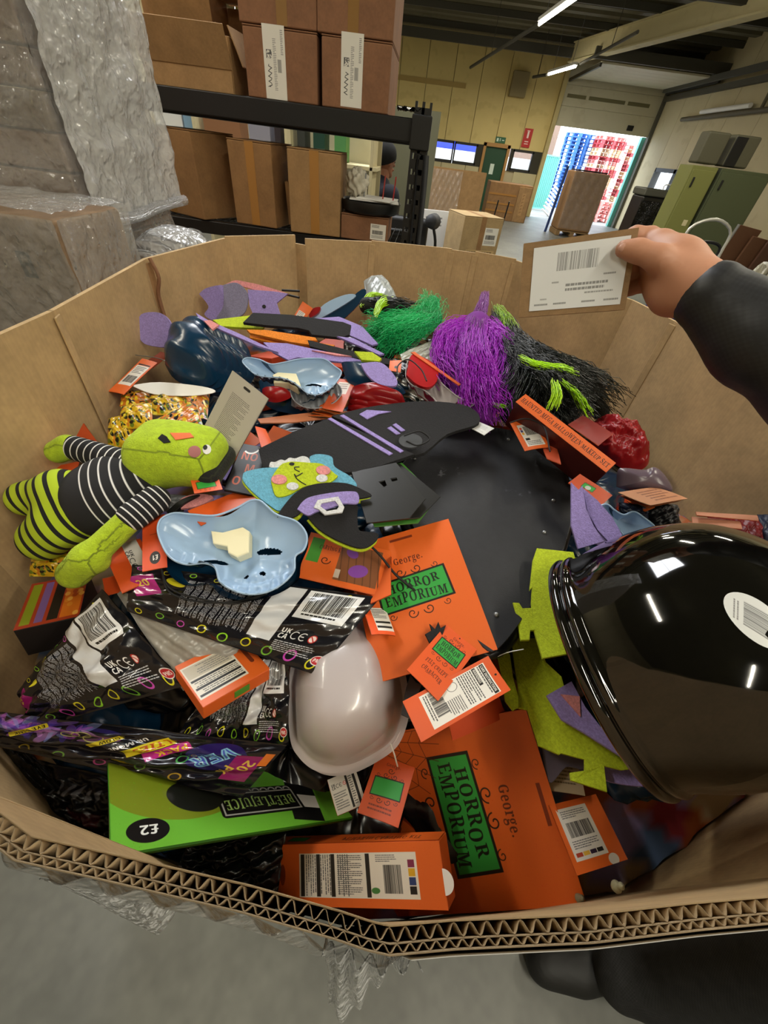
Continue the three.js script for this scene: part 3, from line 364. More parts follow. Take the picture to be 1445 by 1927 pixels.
  add(oc, 'front_flap', rbx(ow + 0.01, 0.15, 0.005, 0.002, 0, oh - 0.04, 0.285, 0.42), M.kraft); add(oc, 'side_flap', rbx(0.005, 0.14, 0.42, 0.002, ow / 2 + 0.03, oh - 0.03, 0.04, 0, 0, 0.42), M.kraft); add(oc, 'back_flap', rbx(ow, 0.16, 0.005, 0.002, 0, oh + 0.07, -0.22, -0.2), M.kraft2);
  const oc2 = thing('open_carton', 'brown carton standing on the open carton behind the film', 'box', undefined, V3((f[0] + f[1]) / 2 - 0.1, YB + oh + 0.01, ZR - 0.33)); add(oc2, 'body', rbx(ow * 0.72, 0.28, 0.3, 0.005, -0.02, 0.14, 0), M.kraft2); add(oc2, 'flap', rbx(ow * 0.7, 0.15, 0.005, 0.002, 0.02, 0.1, 0.18, 0.4, 0, -0.1), M.kraft);
  single('rear_carton', 'plain carton standing back high between the brown cartons', 'box', rbx(0.2, 0.3, 0.2, 0.006, f[1] - 0.13, YB + 0.5, ZR - 0.42), M.kraft2);
  // lower deck
  const grpL = 'tall cartons on the lower deck';
  f = fr([285, 320], [372, 340], [330, 240], [375, 410], ZR);
  carton('tall_carton', 'tall kraft carton with faded red print standing next to the film', grpL, f[0] - 0.02, onZ(430, 320, ZR - 0.2).x, YL, f[3], z1 - 0.03, z1 - 0.33, { m: M.kraft2, ry: -0.45, tapeX: -0.06, tapeM: mat('#8d6a3d', 0.2) });
  f = fr([440, 340], [530, 350], [485, 266], [480, 415], ZR); carton('tall_carton', 'tall taped kraft carton in the middle of the lower deck', grpL, f[0], f[1] - 0.02, YL, f[3], z1, z1 - 0.3, { m: M.kraft2, ry: -0.12 });
  f = fr([545, 360], [640, 370], [595, 282], [590, 440], ZR); carton('tall_carton', 'tall taped kraft carton next to the black tray', grpL, f[0], f[1], YL, f[3], z1 + 0.03, z1 - 0.27, { m: M.kraft, ry: 0.05 });
  single('loose_flap', 'torn kraft flap wedged between the two taped cartons', 'cardboard', rbx(0.02, 0.2, 0.16, 0.003, onZ(536, 370, ZR).x, YL + 0.12, ZR - 0.12, 0, 0.1, 0.06), M.kraft);
  f = fr([643, 430], [740, 440], [690, 405], [690, 455], ZR);
  carton('small_carton', 'low brown carton with label under the black tray', undefined, f[0], f[1] - 0.03, YL, YL + 0.12, z1 + 0.02, z1 - 0.25, { m: M.kraft3, tape: false, label: [0.08, 0.05, 0.09, 0.075, labelMat(33)] });
  const tp = onZ(700, 392, ZR), tray = thing('black_tray', 'round black plastic tray with papers on the low carton', 'tray', undefined, V3(tp.x - 0.02, YL + 0.125, ZR - 0.1));
  add(tray, 'bowl', new THREE.LatheGeometry([V2(0, 0), V2(0.15, 0), V2(0.17, 0.012), V2(0.175, 0.055), V2(0.168, 0.055), V2(0.16, 0.02), V2(0, 0.012)], 40), M.black);
  single('paper_stack', 'white papers lying across the round black tray', 'paper', merge([rbx(0.28, 0.006, 0.2, 0.001, tp.x, YL + 0.185, ZR - 0.1, 0, 0.1), rbx(0.2, 0.006, 0.21, 0.001, tp.x + 0.02, YL + 0.192, ZR - 0.1, 0, -0.15)]), M.paper);
  for (const [i, dx, c] of [[0, -0.06, '#8f9192'], [1, 0.05, '#a33a34'], [2, 0.11, '#b03030']]) single('tray_spike', ['grey wire loop standing on the tray papers', 'brown red pin standing on the tray papers', 'bright red pin standing on the tray papers'][i], 'pin', bar(V3(tp.x + dx, YL + 0.19, ZR - 0.08), V3(tp.x + dx + 0.006, YL + 0.3, ZR - 0.08), 0.004), mat(c, 0.4));
  const pb = onZ(667, 368, ZR); single('crumpled_bag', 'crumpled pale paper bag on the tray next to the tall carton', 'bag', sheet((u, v) => { const a = u * 2 * Math.PI, b = (v - 0.5) * 3.1, r = 1 + 0.16 * Math.sin(a * 4 + b * 5) + 0.08 * Math.sin(a * 9 - b * 6); return V3(pb.x + 0.06 * r * Math.cos(a) * Math.cos(b), YL + 0.25 + 0.062 * r * Math.sin(b), ZR - 0.1 + 0.06 * r * Math.sin(a) * Math.cos(b)); }, 30, 20, 0.001), mat('#cdc8b8', 0.6));
  // what shows between the decks, on a second rack further back
  const zb = -4.6, sh = thing('rear_shelf', 'pale shelf unit with leaflets seen between the rack decks', 'shelf', undefined, V3(-1.6, 0, zb)); add(sh, 'back_panel', rbx(2.3, 0.9, 0.02, 0.004, 0, 1.45, -0.2), mat('#b3aa8a', 0.8)); for (const x of [-1.1, -0.4, 0.4, 1.1]) add(sh, 'side', rbx(0.03, 1.9, 0.35, 0.004, x, 0.95, 0), M.cream); add(sh, 'shelf_board', rbx(2.3, 0.03, 0.35, 0.004, 0, 1.42, 0), M.cream);
  const bk = [[300, 350, '#d9d8d2'], [352, 372, '#7fa0b8'], [388, 455, '#8a5f3c'], [470, 510, '#8c8a94'], [518, 530, '#2a2024'], [536, 552, '#cfc59c'], [560, 575, '#2f332c'], [590, 612, '#0f3d2c'], [630, 652, '#4f8a4c']];
  bk.forEach(([a, b, c], i) => { const p = onZ(a, 255, zb + 0.1), q = onZ(b, 258, zb + 0.1), h = 0.24 + 0.07 * hash(i, 2, 2); single('shelf_file', ['white card file', 'pale blue folder', 'brown box file', 'grey leaflet bundle', 'black slim file', 'cream slim file', 'dark grey slim file', 'dark green file', 'green leaflet holder'][i] + ' on the pale shelf behind the rack', 'file', rbx(q.x - p.x, h, 0.2, 0.004, (p.x + q.x) / 2, 1.436 + h / 2, zb + 0.02), mat(c, 0.6)); });
  const pk = onZ(668, 300, -5.9); single('white_pillar', 'narrow pale column behind the seated worker', 'column', box01(pk.x - 0.1, pk.x + 0.18, 0, 2.4, -6.15, -5.95), M.cream);
  single('dark_partition', 'dark olive partition board behind the worker', 'partition', box01(onZ(690, 300, -6.2).x - 0.1, onZ(690, 300, -6.2).x + 0.8, 0, 1.9, -6.3, -6.2), mat('#56543c', 0.7));
  // coat hung on the upright
  const cx = -0.055, coat = thing('hanging_coat', 'dark coat with plaid lining hung on the racking upright', 'coat', undefined, V3(cx, 0.75, ZR + 0.03));
  add(coat, 'cloth', sheet((u, v) => V3(-0.02 + 0.06 * u + 0.015 * Math.sin(v * 3), v * 0.82, 0.05 * Math.sin(u * 9 + v * 2) - 0.02), 24, 20, 0.006), mat('#1c1d22', 0.9, { map: TX.weave }));
  add(coat, 'lining', sheet((u, v) => V3(-0.035 + 0.03 * u, v * 0.4, 0.055 + 0.01 * Math.sin(v * 9)), 6, 12, 0.004), print(64, 256, '#a3405f', (g) => { g.fillStyle = '#2a1a22'; for (let k = 0; k < 8; k++) g.fillRect(0, k * 32, 64, 10); g.fillRect(10, 0, 8, 256); g.fillStyle = '#d98aa0'; g.fillRect(40, 0, 5, 256); }, 0.9));
}
// ---------------------------------------------------------------- film wrapped pallet loads beside the bin
{
  const XW = -1.07, Z1 = -1.46, Z2 = -1.98, xc = -1.64, zc = (Z1 + Z2) / 2, wd = (XW - xc) * 2, dp = Z1 - Z2;
  const ld = thing('wrapped_pallet_tower', 'tall pallet of pale cartons under crinkled clear film', 'pallet load', undefined, V3(xc, 0, zc));
  add(ld, 'pallet', merge([bx(wd, 0.03, dp, 0, 0.13, 0), ...[-0.5, 0, 0.5].map((x) => bx(0.1, 0.1, dp, x, 0.06, 0))]), M.wood);
  add(ld, 'carton', rbx(wd - 0.04, 0.95, dp - 0.04, 0.01, 0, 0.63, 0), M.kraft2);
  const tones = [cardMat('#a98a72'), cardMat('#b09279'), cardMat('#9c7f68'), cardMat('#8d7458')];
  let y = 1.11; for (let k = 0; k < 14; k++) { const h = 0.07 + 0.03 * hash(k, 3, 3); add(ld, 'carton', rbx(wd + 0.014 * (rnd() - 0.5), h - 0.005, dp + 0.01 * (rnd() - 0.5), 0.005, 0, y + h / 2, 0), tones[(k * 3) % 4]); y += h; }
  add(ld, 'film', sheet((u, v) => { const yy = 1.1 + v * 1.15, k = 0.012 * crumple(u * 3, v * 2); return u < 0.7 ? V3(-wd / 2 + u / 0.7 * (wd + 0.02), yy, dp / 2 + 0.016 + k) : V3(wd / 2 + 0.016 + k, yy, dp / 2 + 0.012 - (u - 0.7) / 0.3 * dp); }, 110, 90, 0.0006, 1.7, 1.15), M.film);
  // hanging tail of film with a rolled hem, over the side of the tower
  const tail = thing('film_tail', 'wide whitish sheet of crinkled film hanging over the pallet tower', 'film');
  add(tail, 'film_sheet', sheet((u, v) => V3(XW + 0.045 + 0.014 * crumple(u * 1.2 + 5, v * 2.4, 77) + 0.008 * Math.sin(u * 26 + 2 * Math.sin(v * 4)) * (1 - v), 1.335 + v * 1.1, lerp(Z1 + 0.02, Z2 - 0.03, u)), 80, 130, 0.0008, 0.55, 1.1), M.filmThick);
  add(tail, 'rolled_hem', tube([[XW + 0.05, 1.33, Z1 + 0.03], [XW + 0.06, 1.325, lerp(Z1, Z2, 0.35)], [XW + 0.05, 1.335, lerp(Z1, Z2, 0.7)], [XW + 0.055, 1.34, Z2 - 0.05]], 0.018, 40, 10), M.filmThick);
  // lower wrapped carton with a dark printed mark
  const CT = 1.385, lc = thing('wrapped_low_carton', 'film covered carton with a dark printed mark next to the bin', 'box', undefined, V3(-1.3, 0, -1.25));
  add(lc, 'carton', rbx(0.8, CT, 0.28, 0.012, 0, CT / 2, 0), cardMat('#ab8f73')); add(lc, 'side_film', sheet((u, v) => V3(0.412 + 0.008 * crumple(u * 2 + 4, v * 2, 97), 0.5 + v * (CT - 0.5), 0.15 - u * 0.3), 24, 50, 0.0006, 0.3, 0.8), M.film); add(lc, 'printed_mark', new THREE.PlaneGeometry(0.035, 0.06).translate(0.28, CT - 0.11, 0.1415), print(32, 64, '#3d3a36', (g) => { g.fillStyle = '#8a7a68'; g.fillRect(8, 10, 16, 16); g.fillRect(12, 34, 8, 20); }));
  add(lc, 'film', sheet((u, v) => V3((u - 0.5) * 0.82, 0.5 + v * (CT - 0.5), 0.15 + 0.01 * crumple(u * 2 + 9, v * 2, 91)), 70, 60, 0.0006, 0.9, 0.8), M.film);
  add(lc, 'top_film', sheet((u, v) => V3((u - 0.5) * 0.82, CT + 0.012 + 0.008 * crumple(u * 2 + 2, v + 7, 95), (0.5 - v) * 0.3), 50, 24, 0.0006, 0.9, 0.4), M.film);
  const fx = -0.92, fy = 1.2, fz = -1.68; single('board_stack', 'low stack of grey brown boards under the film bundle', 'cardboard', rbx(0.24, fy - 0.04, 0.36, 0.01, fx, (fy - 0.04) / 2, fz), M.kraft2);
  single('film_bundle', 'gathered bundle of whitish film resting on boards beside the bin', 'film', sdf((p) => { const q = p.clone().sub(V3(fx, fy + 0.03, fz)); return Math.hypot(q.x / 1.05, q.y / 0.62, q.z / 1.7) - 0.105 + 0.012 * Math.sin(q.y * 90 + 14 * q.x + 6 * Math.sin(q.z * 20)) + 0.006 * Math.sin(q.z * 60 + q.y * 40); }, [fx - 0.16, fy - 0.08, fz - 0.22], [fx + 0.16, fy + 0.14, fz + 0.22], 0.008), M.filmThick);
  single('brown_scrap', 'dark brown wrapping scrap lying behind the bin rim', 'wrap', sheet((u, v) => V3(-0.82 + 0.22 * u, 1.2 + 0.02 * Math.sin(u * 14 + v * 6), -2.2 + 0.2 * v), 16, 10, 0.001), mat('#5a3a30', 0.35));
  single('low_brown_carton', 'brown carton under the wrapping scrap behind the bin', 'box', rbx(0.3, 1.16, 0.25, 0.006, -0.72, 0.58, -2.1), M.kraft2);
}
// ---------------------------------------------------------------- the cardboard bin
const YR = 1.36, TB = 0.009;
const nearPx = [[-60, 1478], [0, 1527], [60, 1572], [200, 1602], [470, 1664], [640, 1712], [700, 1732], [735, 1740], [850, 1730], [1100, 1720], [1300, 1698], [1445, 1686], [1600, 1668]];
const near = nearPx.map((p) => onY(...p, YR));
const farPx = [[1445, 700], [1270, 605], [1190, 565], [970, 490], [895, 476], [850, 470], [700, 455], [575, 449], [555, 445], [425, 448], [275, 487], [100, 585], [0, 630]];
const far = farPx.map((p) => onY(...p, YR));
const NR = V3(0.42, YR, -0.07), NR2 = V3(0.64, YR, -0.2), CR = V3(0.72, YR, -0.42), CL = V3(-0.575, YR, -0.33), NL2 = V3(-0.52, YR, -0.15), NL = V3(-0.36, YR, -0.06);
const rim = [...near, NR, NR2, CR, ...far, CL, NL2, NL];                     // once round, seen from above
const inBin = (x, z) => { let c = false; for (let i = 0, j = rim.length - 1; i < rim.length; j = i++) { const a = rim[i], b = rim[j]; if ((a.z > z) !== (b.z > z) && x < (b.x - a.x) * (z - a.z) / (b.z - a.z) + a.x) c = !c; } return c; };
const wallGap = (x, z) => { let d = 9; for (let i = 0; i < rim.length; i++) { const a = rim[i], b = rim[(i + 1) % rim.length], dx = b.x - a.x, dz = b.z - a.z, t = clamp(((x - a.x) * dx + (z - a.z) * dz) / (dx * dx + dz * dz)); d = Math.min(d, Math.hypot(x - a.x - dx * t, z - a.z - dz * t)); } return d; };
{
  const bin = thing('cardboard_bin', 'large open octagonal corrugated cardboard bin full of party goods', 'bin');
  const outward = (a, b) => { const n = V3(b.z - a.z, 0, a.x - b.x).normalize(), m = a.clone().add(b).multiplyScalar(0.5).sub(V3(0.03, YR, -0.8)); return n.dot(m) < 0 ? n.negate() : n; };
  const seg = (a, b, o0, o1, y0, y1) => {                       // wall piece between offsets o0..o1 outside the line a-b
    const n = outward(a, b), d = b.clone().sub(a).normalize().multiplyScalar(0.001), A = a.clone().sub(d), B = b.clone().add(d), L = A.distanceTo(B), m = A.add(B).multiplyScalar(0.5).addScaledVector(n, (o0 + o1) / 2);
    const g = metres(new THREE.BoxGeometry(L, y1 - y0, o1 - o0)), x = b.clone().sub(a).normalize(), z = n, y = V3(0, 1, 0); if (x.clone().cross(y).dot(z) < 0) x.negate();
    return g.applyMatrix4(new THREE.Matrix4().makeBasis(x, y, z).setPosition(m.x, (y0 + y1) / 2, m.z));
  };
  const Y0 = 0.16, solid = (pts, tops) => merge(pts.slice(1).map((p, i) => seg(pts[i], p, 0, TB * 0.85, Y0, YR + (tops ? tops[i] : 0))));
  // near wall: inner, middle and outer liner with two rows of open flutes between
  const cum = [0]; for (let i = 1; i < near.length; i++) cum.push(cum[i - 1] + near[i].distanceTo(near[i - 1]));
  const along = (s) => { let i = 1; while (i < cum.length - 1 && cum[i] < s) i++; const t = (s - cum[i - 1]) / (cum[i] - cum[i - 1]); const w = (j) => { const a = outward(near[Math.max(0, j - 1)], near[Math.max(1, j)]), b = outward(near[Math.min(near.length - 2, j)], near[Math.min(near.length - 1, j + 1)]); return a.add(b).normalize(); }; return [near[i - 1].clone().lerp(near[i], t), w(i - 1).lerp(w(i), t).normalize()]; };
  const lin = (o0, o1, y1 = YR) => { const L = cum[cum.length - 1]; return sheet((u, v) => { const [p, n] = along(u * L); return p.addScaledVector(n, (o0 + o1) / 2).setY(lerp(Y0, y1, v)); }, 240, 1, o1 - o0, L, YR); };
  const nw = add(bin, 'wall_panel', lin(0, 0.0007), M.binCard);
  add(nw, 'middle_liner', lin(0.0052, 0.0058, YR - 0.0006), M.flute); add(nw, 'outer_liner', lin(TB - 0.0007, TB), M.flute);
  const flutes = (o0, o1, pitch, ph) => { const L = cum[cum.length - 1], N = Math.floor(L / pitch * 8); return sheet((u, v) => { const s = u * L, [p, n] = along(s); p.addScaledVector(n, (o0 + o1) / 2 + (o1 - o0) / 2 * 0.94 * Math.sin(s / pitch * 2 * Math.PI + ph + 0.7 * Math.sin(s * 60))); p.y = YR - 0.0004 - (1 - v) * 0.05; return p; }, N, 1, 0.0004, L, 0.05); };
  add(nw, 'flute_row', flutes(0.0007, 0.0052, 0.0072, 0), M.flute); add(nw, 'flute_row', flutes(0.0058, TB - 0.0007, 0.0056, 1), M.flute);
  add(bin, 'wall_panel', solid([near[near.length - 1], NR, NR2, CR]), M.binCard);
  add(bin, 'wall_panel', solid([CR, far[0], far[1], far[2]]), M.binCard);
  add(bin, 'wall_panel', solid([far[2], far[3]]), M.binCard);
  add(bin, 'wall_panel', solid(far.slice(3, 8), [0.004, 0, 0.003, 0]), M.binCard);
  add(bin, 'wall_panel', solid(far.slice(7, 9), [-0.018]), M.binCard);
  add(bin, 'wall_panel', solid(far.slice(8, 11), [0.004, 0]), M.binCard);
  add(bin, 'wall_panel', solid(far.slice(10), null), M.binCard);
  add(bin, 'wall_panel', solid([far[far.length - 1], CL, NL2, NL, near[0]]), M.binCard);
  // scored fold strips on the inside of the far walls
  for (const [i, dy] of [[1, 0], [3, 0], [4, 0], [5, 0], [6, 0], [9, 0], [10, 0], [11, 0]]) { const p = far[i].clone(), c = V3(0.03, YR, -0.8).sub(p).setY(0).normalize(); add(bin, 'fold_strip', rbx(0.02, YR - Y0 - 0.01, 0.003, 0.0012, 0, 0, 0, 0, Math.atan2(c.x, c.z)).translate(p.x + c.x * 0.002, (YR + Y0) / 2 - 0.002, p.z + c.z * 0.002), i === 10 ? M.kraft2 : M.binCard); }
  const tear = far[10].clone().add(V3(0.012, 0, 0.006)); add(bin, 'torn_tape', tube([tear.clone().add(V3(0, 0.004, 0)), tear.clone().add(V3(0.012, -0.03, 0.004)), tear.clone().add(V3(0, -0.07, 0.004)), tear.clone().add(V3(0.004, -0.15, 0.004))], 0.004, 24, 6), M.kraft3);
  add(bin, 'base', box01(-0.5, 0.62, 0.15, 0.165, -1.5, -0.12), M.kraft2);
  // white sheet and torn film on the outside of the near wall
  const out = (s, o, y) => { const [p, n] = along(s); return p.addScaledVector(n, o).setY(y); }, L = cum[cum.length - 1];
  add(bin, 'white_sheet', sheet((u, v) => out(L * (0.5 + 0.5 * u), TB + 0.0015 + 0.007 * (1 - v) * (0.25 + u), YR - 0.003 - (1 - v) * 0.25), 40, 10, 0.0006), M.white);
  add(bin, 'stretch_film', sheet((u, v) => out(L * (0.06 + 0.44 * u), TB + 0.002 + (0.003 + 0.012 * smooth(0.2, 0.9, u)) * (1 - v) + 0.002 * Math.sin(u * 50 + v * 5), YR - 0.012 - (1 - v) * 0.3), 80, 12, 0.0006, 0.5, 0.3), M.film);
  add(bin, 'film_scrap', sheet((u, v) => out(L * (0.42 + 0.1 * u), TB + 0.004 + 0.035 * (1 - v) * Math.sin(Math.PI * clamp(u * 1.1)) + 0.003 * Math.sin(u * 30 + v * 9), YR - 0.03 - (1 - v) * 0.2), 40, 20, 0.0006, 0.3, 0.3), M.filmThick);
  add(bin, 'film_scrap', sheet((u, v) => out(L * (0.1 + 0.04 * u), TB + 0.004 + 0.02 * (1 - v) * Math.sin(Math.PI * u), YR - 0.03 - (1 - v) * 0.2), 20, 12, 0.0006, 0.2, 0.3), M.filmThick);
  const pl = thing('wooden_pallet', 'wooden pallet under the cardboard bin', 'pallet', undefined, V3(0.05, 0, -0.85));
  for (let k = 0; k < 7; k++) add(pl, 'deck_board', bx(1.1, 0.02, 0.14, 0, 0.138, -0.6 + k * 0.2), M.wood);
  for (const x of [-0.45, 0, 0.45]) { add(pl, 'runner', bx(0.1, 0.02, 1.35, x, 0.01, 0), M.wood); for (const z of [-0.55, 0, 0.55]) add(pl, 'block', bx(0.1, 0.1, 0.14, x, 0.075, z), M.wood); }
}
// the level of the heap: deepest by the near wall
const S = (x, z) => 0.94 + 0.22 * smooth(-0.02, -0.62, z) - 0.06 * smooth(0.35, 0.7, x) * smooth(-0.5, -1.0, z) + 0.02 * smooth(-0.9, -1.4, z);
function surf(px, py, lift = 0) { const d = ray(px, py); let t = 0.2; for (let k = 0; k < 400; k++) { const p = CAM.clone().addScaledVector(d, t), g = p.y - S(p.x, p.z) - lift; if (g < 0.0008) return p; t += Math.max(0.0015, g * 0.5); } return CAM.clone().addScaledVector(d, t); }
{
  const nx = 90, nz = 120, P = [], idx = [], col = [], id = new Map(), x0 = -0.7, x1 = 0.78, zz0 = -1.7, zz1 = 0.0;
  const pal = [[0.42, 0.1, 0.015], [0.4, 0.28, 0.15], [0.3, 0.24, 0.5], [0.4, 0.28, 0.15], [0.07, 0.12, 0.24], [0.28, 0.02, 0.03], [0.45, 0.11, 0.015], [0.3, 0.24, 0.5]].map((c) => new THREE.Color().setRGB(...c));
  const hN = (x, z) => S(x, z) - 0.1 + 0.03 * (fbm(x * 0.5 + 2, z * 0.5 + 2, 16, 3, 71) - 0.5) * 2;
  for (let j = 0; j <= nz; j++) for (let i = 0; i <= nx; i++) { const x = lerp(x0, x1, i / nx), z = lerp(zz0, zz1, j / nz); P.push(x, hN(x, z), z); const c = pal[Math.floor(hash(Math.floor((x + 0.6 * z) * 16), Math.floor((z - 0.6 * x) * 16), 5) * 8)]; col.push(c.r, c.g, c.b); }
  const inside = []; for (let k = 0; k < P.length / 3; k++) inside.push(inBin(P[k * 3], P[k * 3 + 2]));
  inside.forEach((q, k) => { if (q) return; let b = 9, bxz = null; for (let i = 0; i < rim.length; i++) { const A = rim[i], B = rim[(i + 1) % rim.length], dx = B.x - A.x, dz = B.z - A.z, t = clamp(((P[k * 3] - A.x) * dx + (P[k * 3 + 2] - A.z) * dz) / (dx * dx + dz * dz)), X = A.x + dx * t, Z = A.z + dz * t, e = Math.hypot(P[k * 3] - X, P[k * 3 + 2] - Z); if (e < b) { b = e; bxz = [X, Z]; } } P[k * 3] = lerp(bxz[0], 0.03, 0.004); P[k * 3 + 2] = lerp(bxz[1], -0.8, 0.004); });
  for (let j = 0; j < nz; j++) for (let i = 0; i < nx; i++) { const a = j * (nx + 1) + i, ok = [a, a + 1, a + nx + 1, a + nx + 2].some((k) => inside[k]); if (ok) idx.push(a, a + nx + 1, a + 1, a + 1, a + nx + 1, a + nx + 2); }
  const g = new THREE.BufferGeometry(); g.setAttribute('position', new THREE.Float32BufferAttribute(P, 3)); g.setAttribute('color', new THREE.Float32BufferAttribute(col, 3)); g.setIndex(idx); g.computeVertexNormals(); metres(g);
  const o = add(scene, 'buried_goods', g, mat('#ffffff', 0.8, { vertexColors: true })); o.userData.kind = 'stuff'; tag(o, 'jumble of party goods buried deep in the bin', 'goods');
}
// ---------------------------------------------------------------- fitting flat things to the heap
function fitRect(px, lift = 0, n0 = V3(0, 1, 0), reg = 60, depth) {       // px: corners TL, TR, BR, BL of a flat rectangle; finds the tilt that makes them a rectangle
  const cx = px.reduce((a, p) => a + p[0], 0) / 4, cy = px.reduce((a, p) => a + p[1], 0) / 4, C = depth ?? surf(cx, cy, lift);
  const e1 = V3(1, 0, 0.01).cross(n0).normalize(), e2 = n0.clone().cross(e1).normalize();
  const test = (a, b) => {
    const n = n0.clone().addScaledVector(e1, a).addScaledVector(e2, b).normalize(); if (n.dot(ray(cx, cy)) > -0.15) return { e: 1e9 };
    const q = px.map(([x, y]) => onPlane(x, y, C, n)), c = q[0].clone().add(q[1]).add(q[2]).add(q[3]).multiplyScalar(0.25);
    let U = q[1].clone().sub(q[0]).add(q[2]).sub(q[3]).multiplyScalar(0.5), Vv = q[0].clone().sub(q[3]).add(q[1]).sub(q[2]).multiplyScalar(0.5); const w = U.length(), h = Vv.length(); U.normalize(); Vv.normalize();
    const m = U.clone().add(Vv).normalize(), k = U.clone().sub(Vv).normalize(), s = Math.SQRT1_2; U = m.clone().multiplyScalar(s).addScaledVector(k, s); Vv = m.multiplyScalar(s).addScaledVector(k, -s);
    const N = U.clone().cross(Vv); let e = reg * (a * a + b * b) * 10;
    [[-1, 1], [1, 1], [1, -1], [-1, -1]].forEach(([i, j], t) => { const r = toPix(c.clone().addScaledVector(U, i * w / 2).addScaledVector(Vv, j * h / 2)); e += (r[0] - px[t][0]) ** 2 + (r[1] - px[t][1]) ** 2; });
    return { e, c, U, V: Vv, N: N.dot(n) < 0 ? N.negate() : N, w, h };
  };
  let best = { e: 1e12 }, ba = 0, bb = 0, st = 0.3;
  for (let r = 0; r < 4; r++) { const [a0, b0] = [ba, bb]; for (let i = -5; i <= 5; i++) for (let j = -5; j <= 5; j++) { const t = test(a0 + i * st, b0 + j * st); if (t.e < best.e) { best = t; ba = a0 + i * st; bb = b0 + j * st; } } st /= 4; }
  return best;
}
const frameOf = (f) => new THREE.Matrix4().makeBasis(f.U, f.V, f.U.clone().cross(f.V)).setPosition(f.c);
function place(o, f) { const m = frameOf(f); m.decompose(o.position, o.quaternion, o.scale); o.scale.set(1, 1, 1); return o; }
// flat card: board with a printed front (print faces the viewer), slightly bowed
function card(name, label, cat, px, lift, front, o = {}) {
  const f = o.fit ?? fitRect(px, lift, o.n0, o.reg), t = o.t ?? 0.0012, bow = o.bow ?? 0.004, flip = f.U.clone().cross(f.V).dot(f.N) < 0;
  const g = place(thing(name, label, cat, o.group), f), ph = rnd() * 6, zs = flip ? -1 : 1;
  const sf = (dz) => (u, v) => V3((u - 0.5) * f.w, (v - 0.5) * f.h, zs * (dz + bow * (Math.sin(u * 2.2 + ph) * Math.cos(v * 1.7 + ph) - 0.5)));
  add(g, 'board', sheet(sf(-t / 2 - 0.0002), 10, 10, t, f.w, f.h), o.back ?? M.orange, o.backLabel);
  const fr0 = add(g, 'printed_front', sheet(sf(0.0002), 10, 10, 0.0002), front);
  if (flip) fr0.geometry.attributes.uv.array.forEach((v, i, a) => { });
  g.userData.fit = undefined; delete g.userData.fit; return [g, f, zs];
}
// closed box whose front face is the fitted rectangle
function packBox(name, label, px, lift, depth, front, side, o = {}) {
  const f = o.fit ?? fitRect(px, lift, o.n0, o.reg), g = place(thing(name, label, o.cat ?? 'box', o.group), f), zs = f.U.clone().cross(f.V).dot(f.N) < 0 ? -1 : 1;
  add(g, 'carton', rbx(f.w, f.h, depth, 0.0012, 0, 0, -zs * (depth / 2 + 0.0004)), side);
  add(g, 'printed_front', sheet((u, v) => V3((u - 0.5) * f.w * 0.995, (v - 0.5) * f.h * 0.995, zs * 0.0002), 1, 1, 0.0002), front);
  return [g, f, zs];
}
// pillow bag: two crinkled sheets between four corners that each lie on the heap
function bagOf(name, label, px, lifts, bulge, front, back, o = {}) {
  const q = px.map((p, i) => surf(p[0], p[1], Array.isArray(lifts) ? lifts[i] : lifts)), c = q.reduce((a, p) => a.add(p), V3(0, 0, 0)).multiplyScalar(0.25);
  const g = thing(name, label, o.cat ?? 'bag', o.group, c), n = q[1].clone().sub(q[0]).cross(q[3].clone().sub(q[0])).normalize(), ph = rnd() * 9; if (n.y < 0) n.negate();
  const at = (s) => (u, v) => { const p = q[0].clone().lerp(q[1], u).lerp(q[3].clone().lerp(q[2], u), 1 - v), e = Math.pow(Math.sin(Math.PI * clamp(u, 0.001, 0.999)) * Math.sin(Math.PI * clamp(v, 0.001, 0.999)), 0.45), cr = (o.crinkle ?? 0.004) * (Math.sin(u * 17 + v * 9 + ph) + Math.sin(v * 23 - u * 11 + ph * 2) + 0.6 * Math.sin(u * 41 + ph) * Math.sin(v * 37)); return p.sub(c).addScaledVector(n, s * bulge * e + cr * (0.25 + 0.75 * e)); };
  add(g, 'front', sheet(at(1), 48, 32, 0.0003), front); add(g, 'back', sheet(at(-0.7), 32, 24, 0.0003), back ?? front);
  return g;
}
// flat cut-out: outline traced in the photograph, laid on its own plane, with real thickness
function planeAt(px, lift, n) { const C = surf(px[0], px[1], lift), N = n.clone().normalize(), U = V3(1, 0, 0).addScaledVector(N, -N.x).normalize(); return { C, N, U, V: N.clone().cross(U) }; }
function cut(pl, pts, t, off = 0, o = {}) {                     // geometry in the plane's own frame
  const to = ([x, y]) => { const p = onPlane(x, y, pl.C, pl.N).sub(pl.C); return V2(p.dot(pl.U), p.dot(pl.V)); };
  const q = pts.map(to), sh = new THREE.Shape(o.sharp ? q : new THREE.SplineCurve([...q, q[0]]).getPoints(o.n ?? q.length * 4).slice(0, -1));
  for (const h of o.holes ?? []) sh.holes.push(new THREE.Path(h.map(to)));
  const g = new THREE.ExtrudeGeometry(sh, { depth: t, bevelEnabled: true, bevelThickness: Math.min(0.0006, t / 4), bevelSize: 0.0004, bevelSegments: 1, curveSegments: 6 });
  g.translate(0, 0, off);
  if (o.bend) { const p = g.attributes.position; for (let i = 0; i < p.count; i++) { const x = p.getX(i), y = p.getY(i); p.setZ(i, p.getZ(i) + o.bend(x, y)); } g.computeVertexNormals(); }
  return g;
}
const onPl = (o, pl) => { new THREE.Matrix4().makeBasis(pl.U, pl.V, pl.N).setPosition(pl.C).decompose(o.position, o.quaternion, o.scale); o.scale.set(1, 1, 1); return o; };
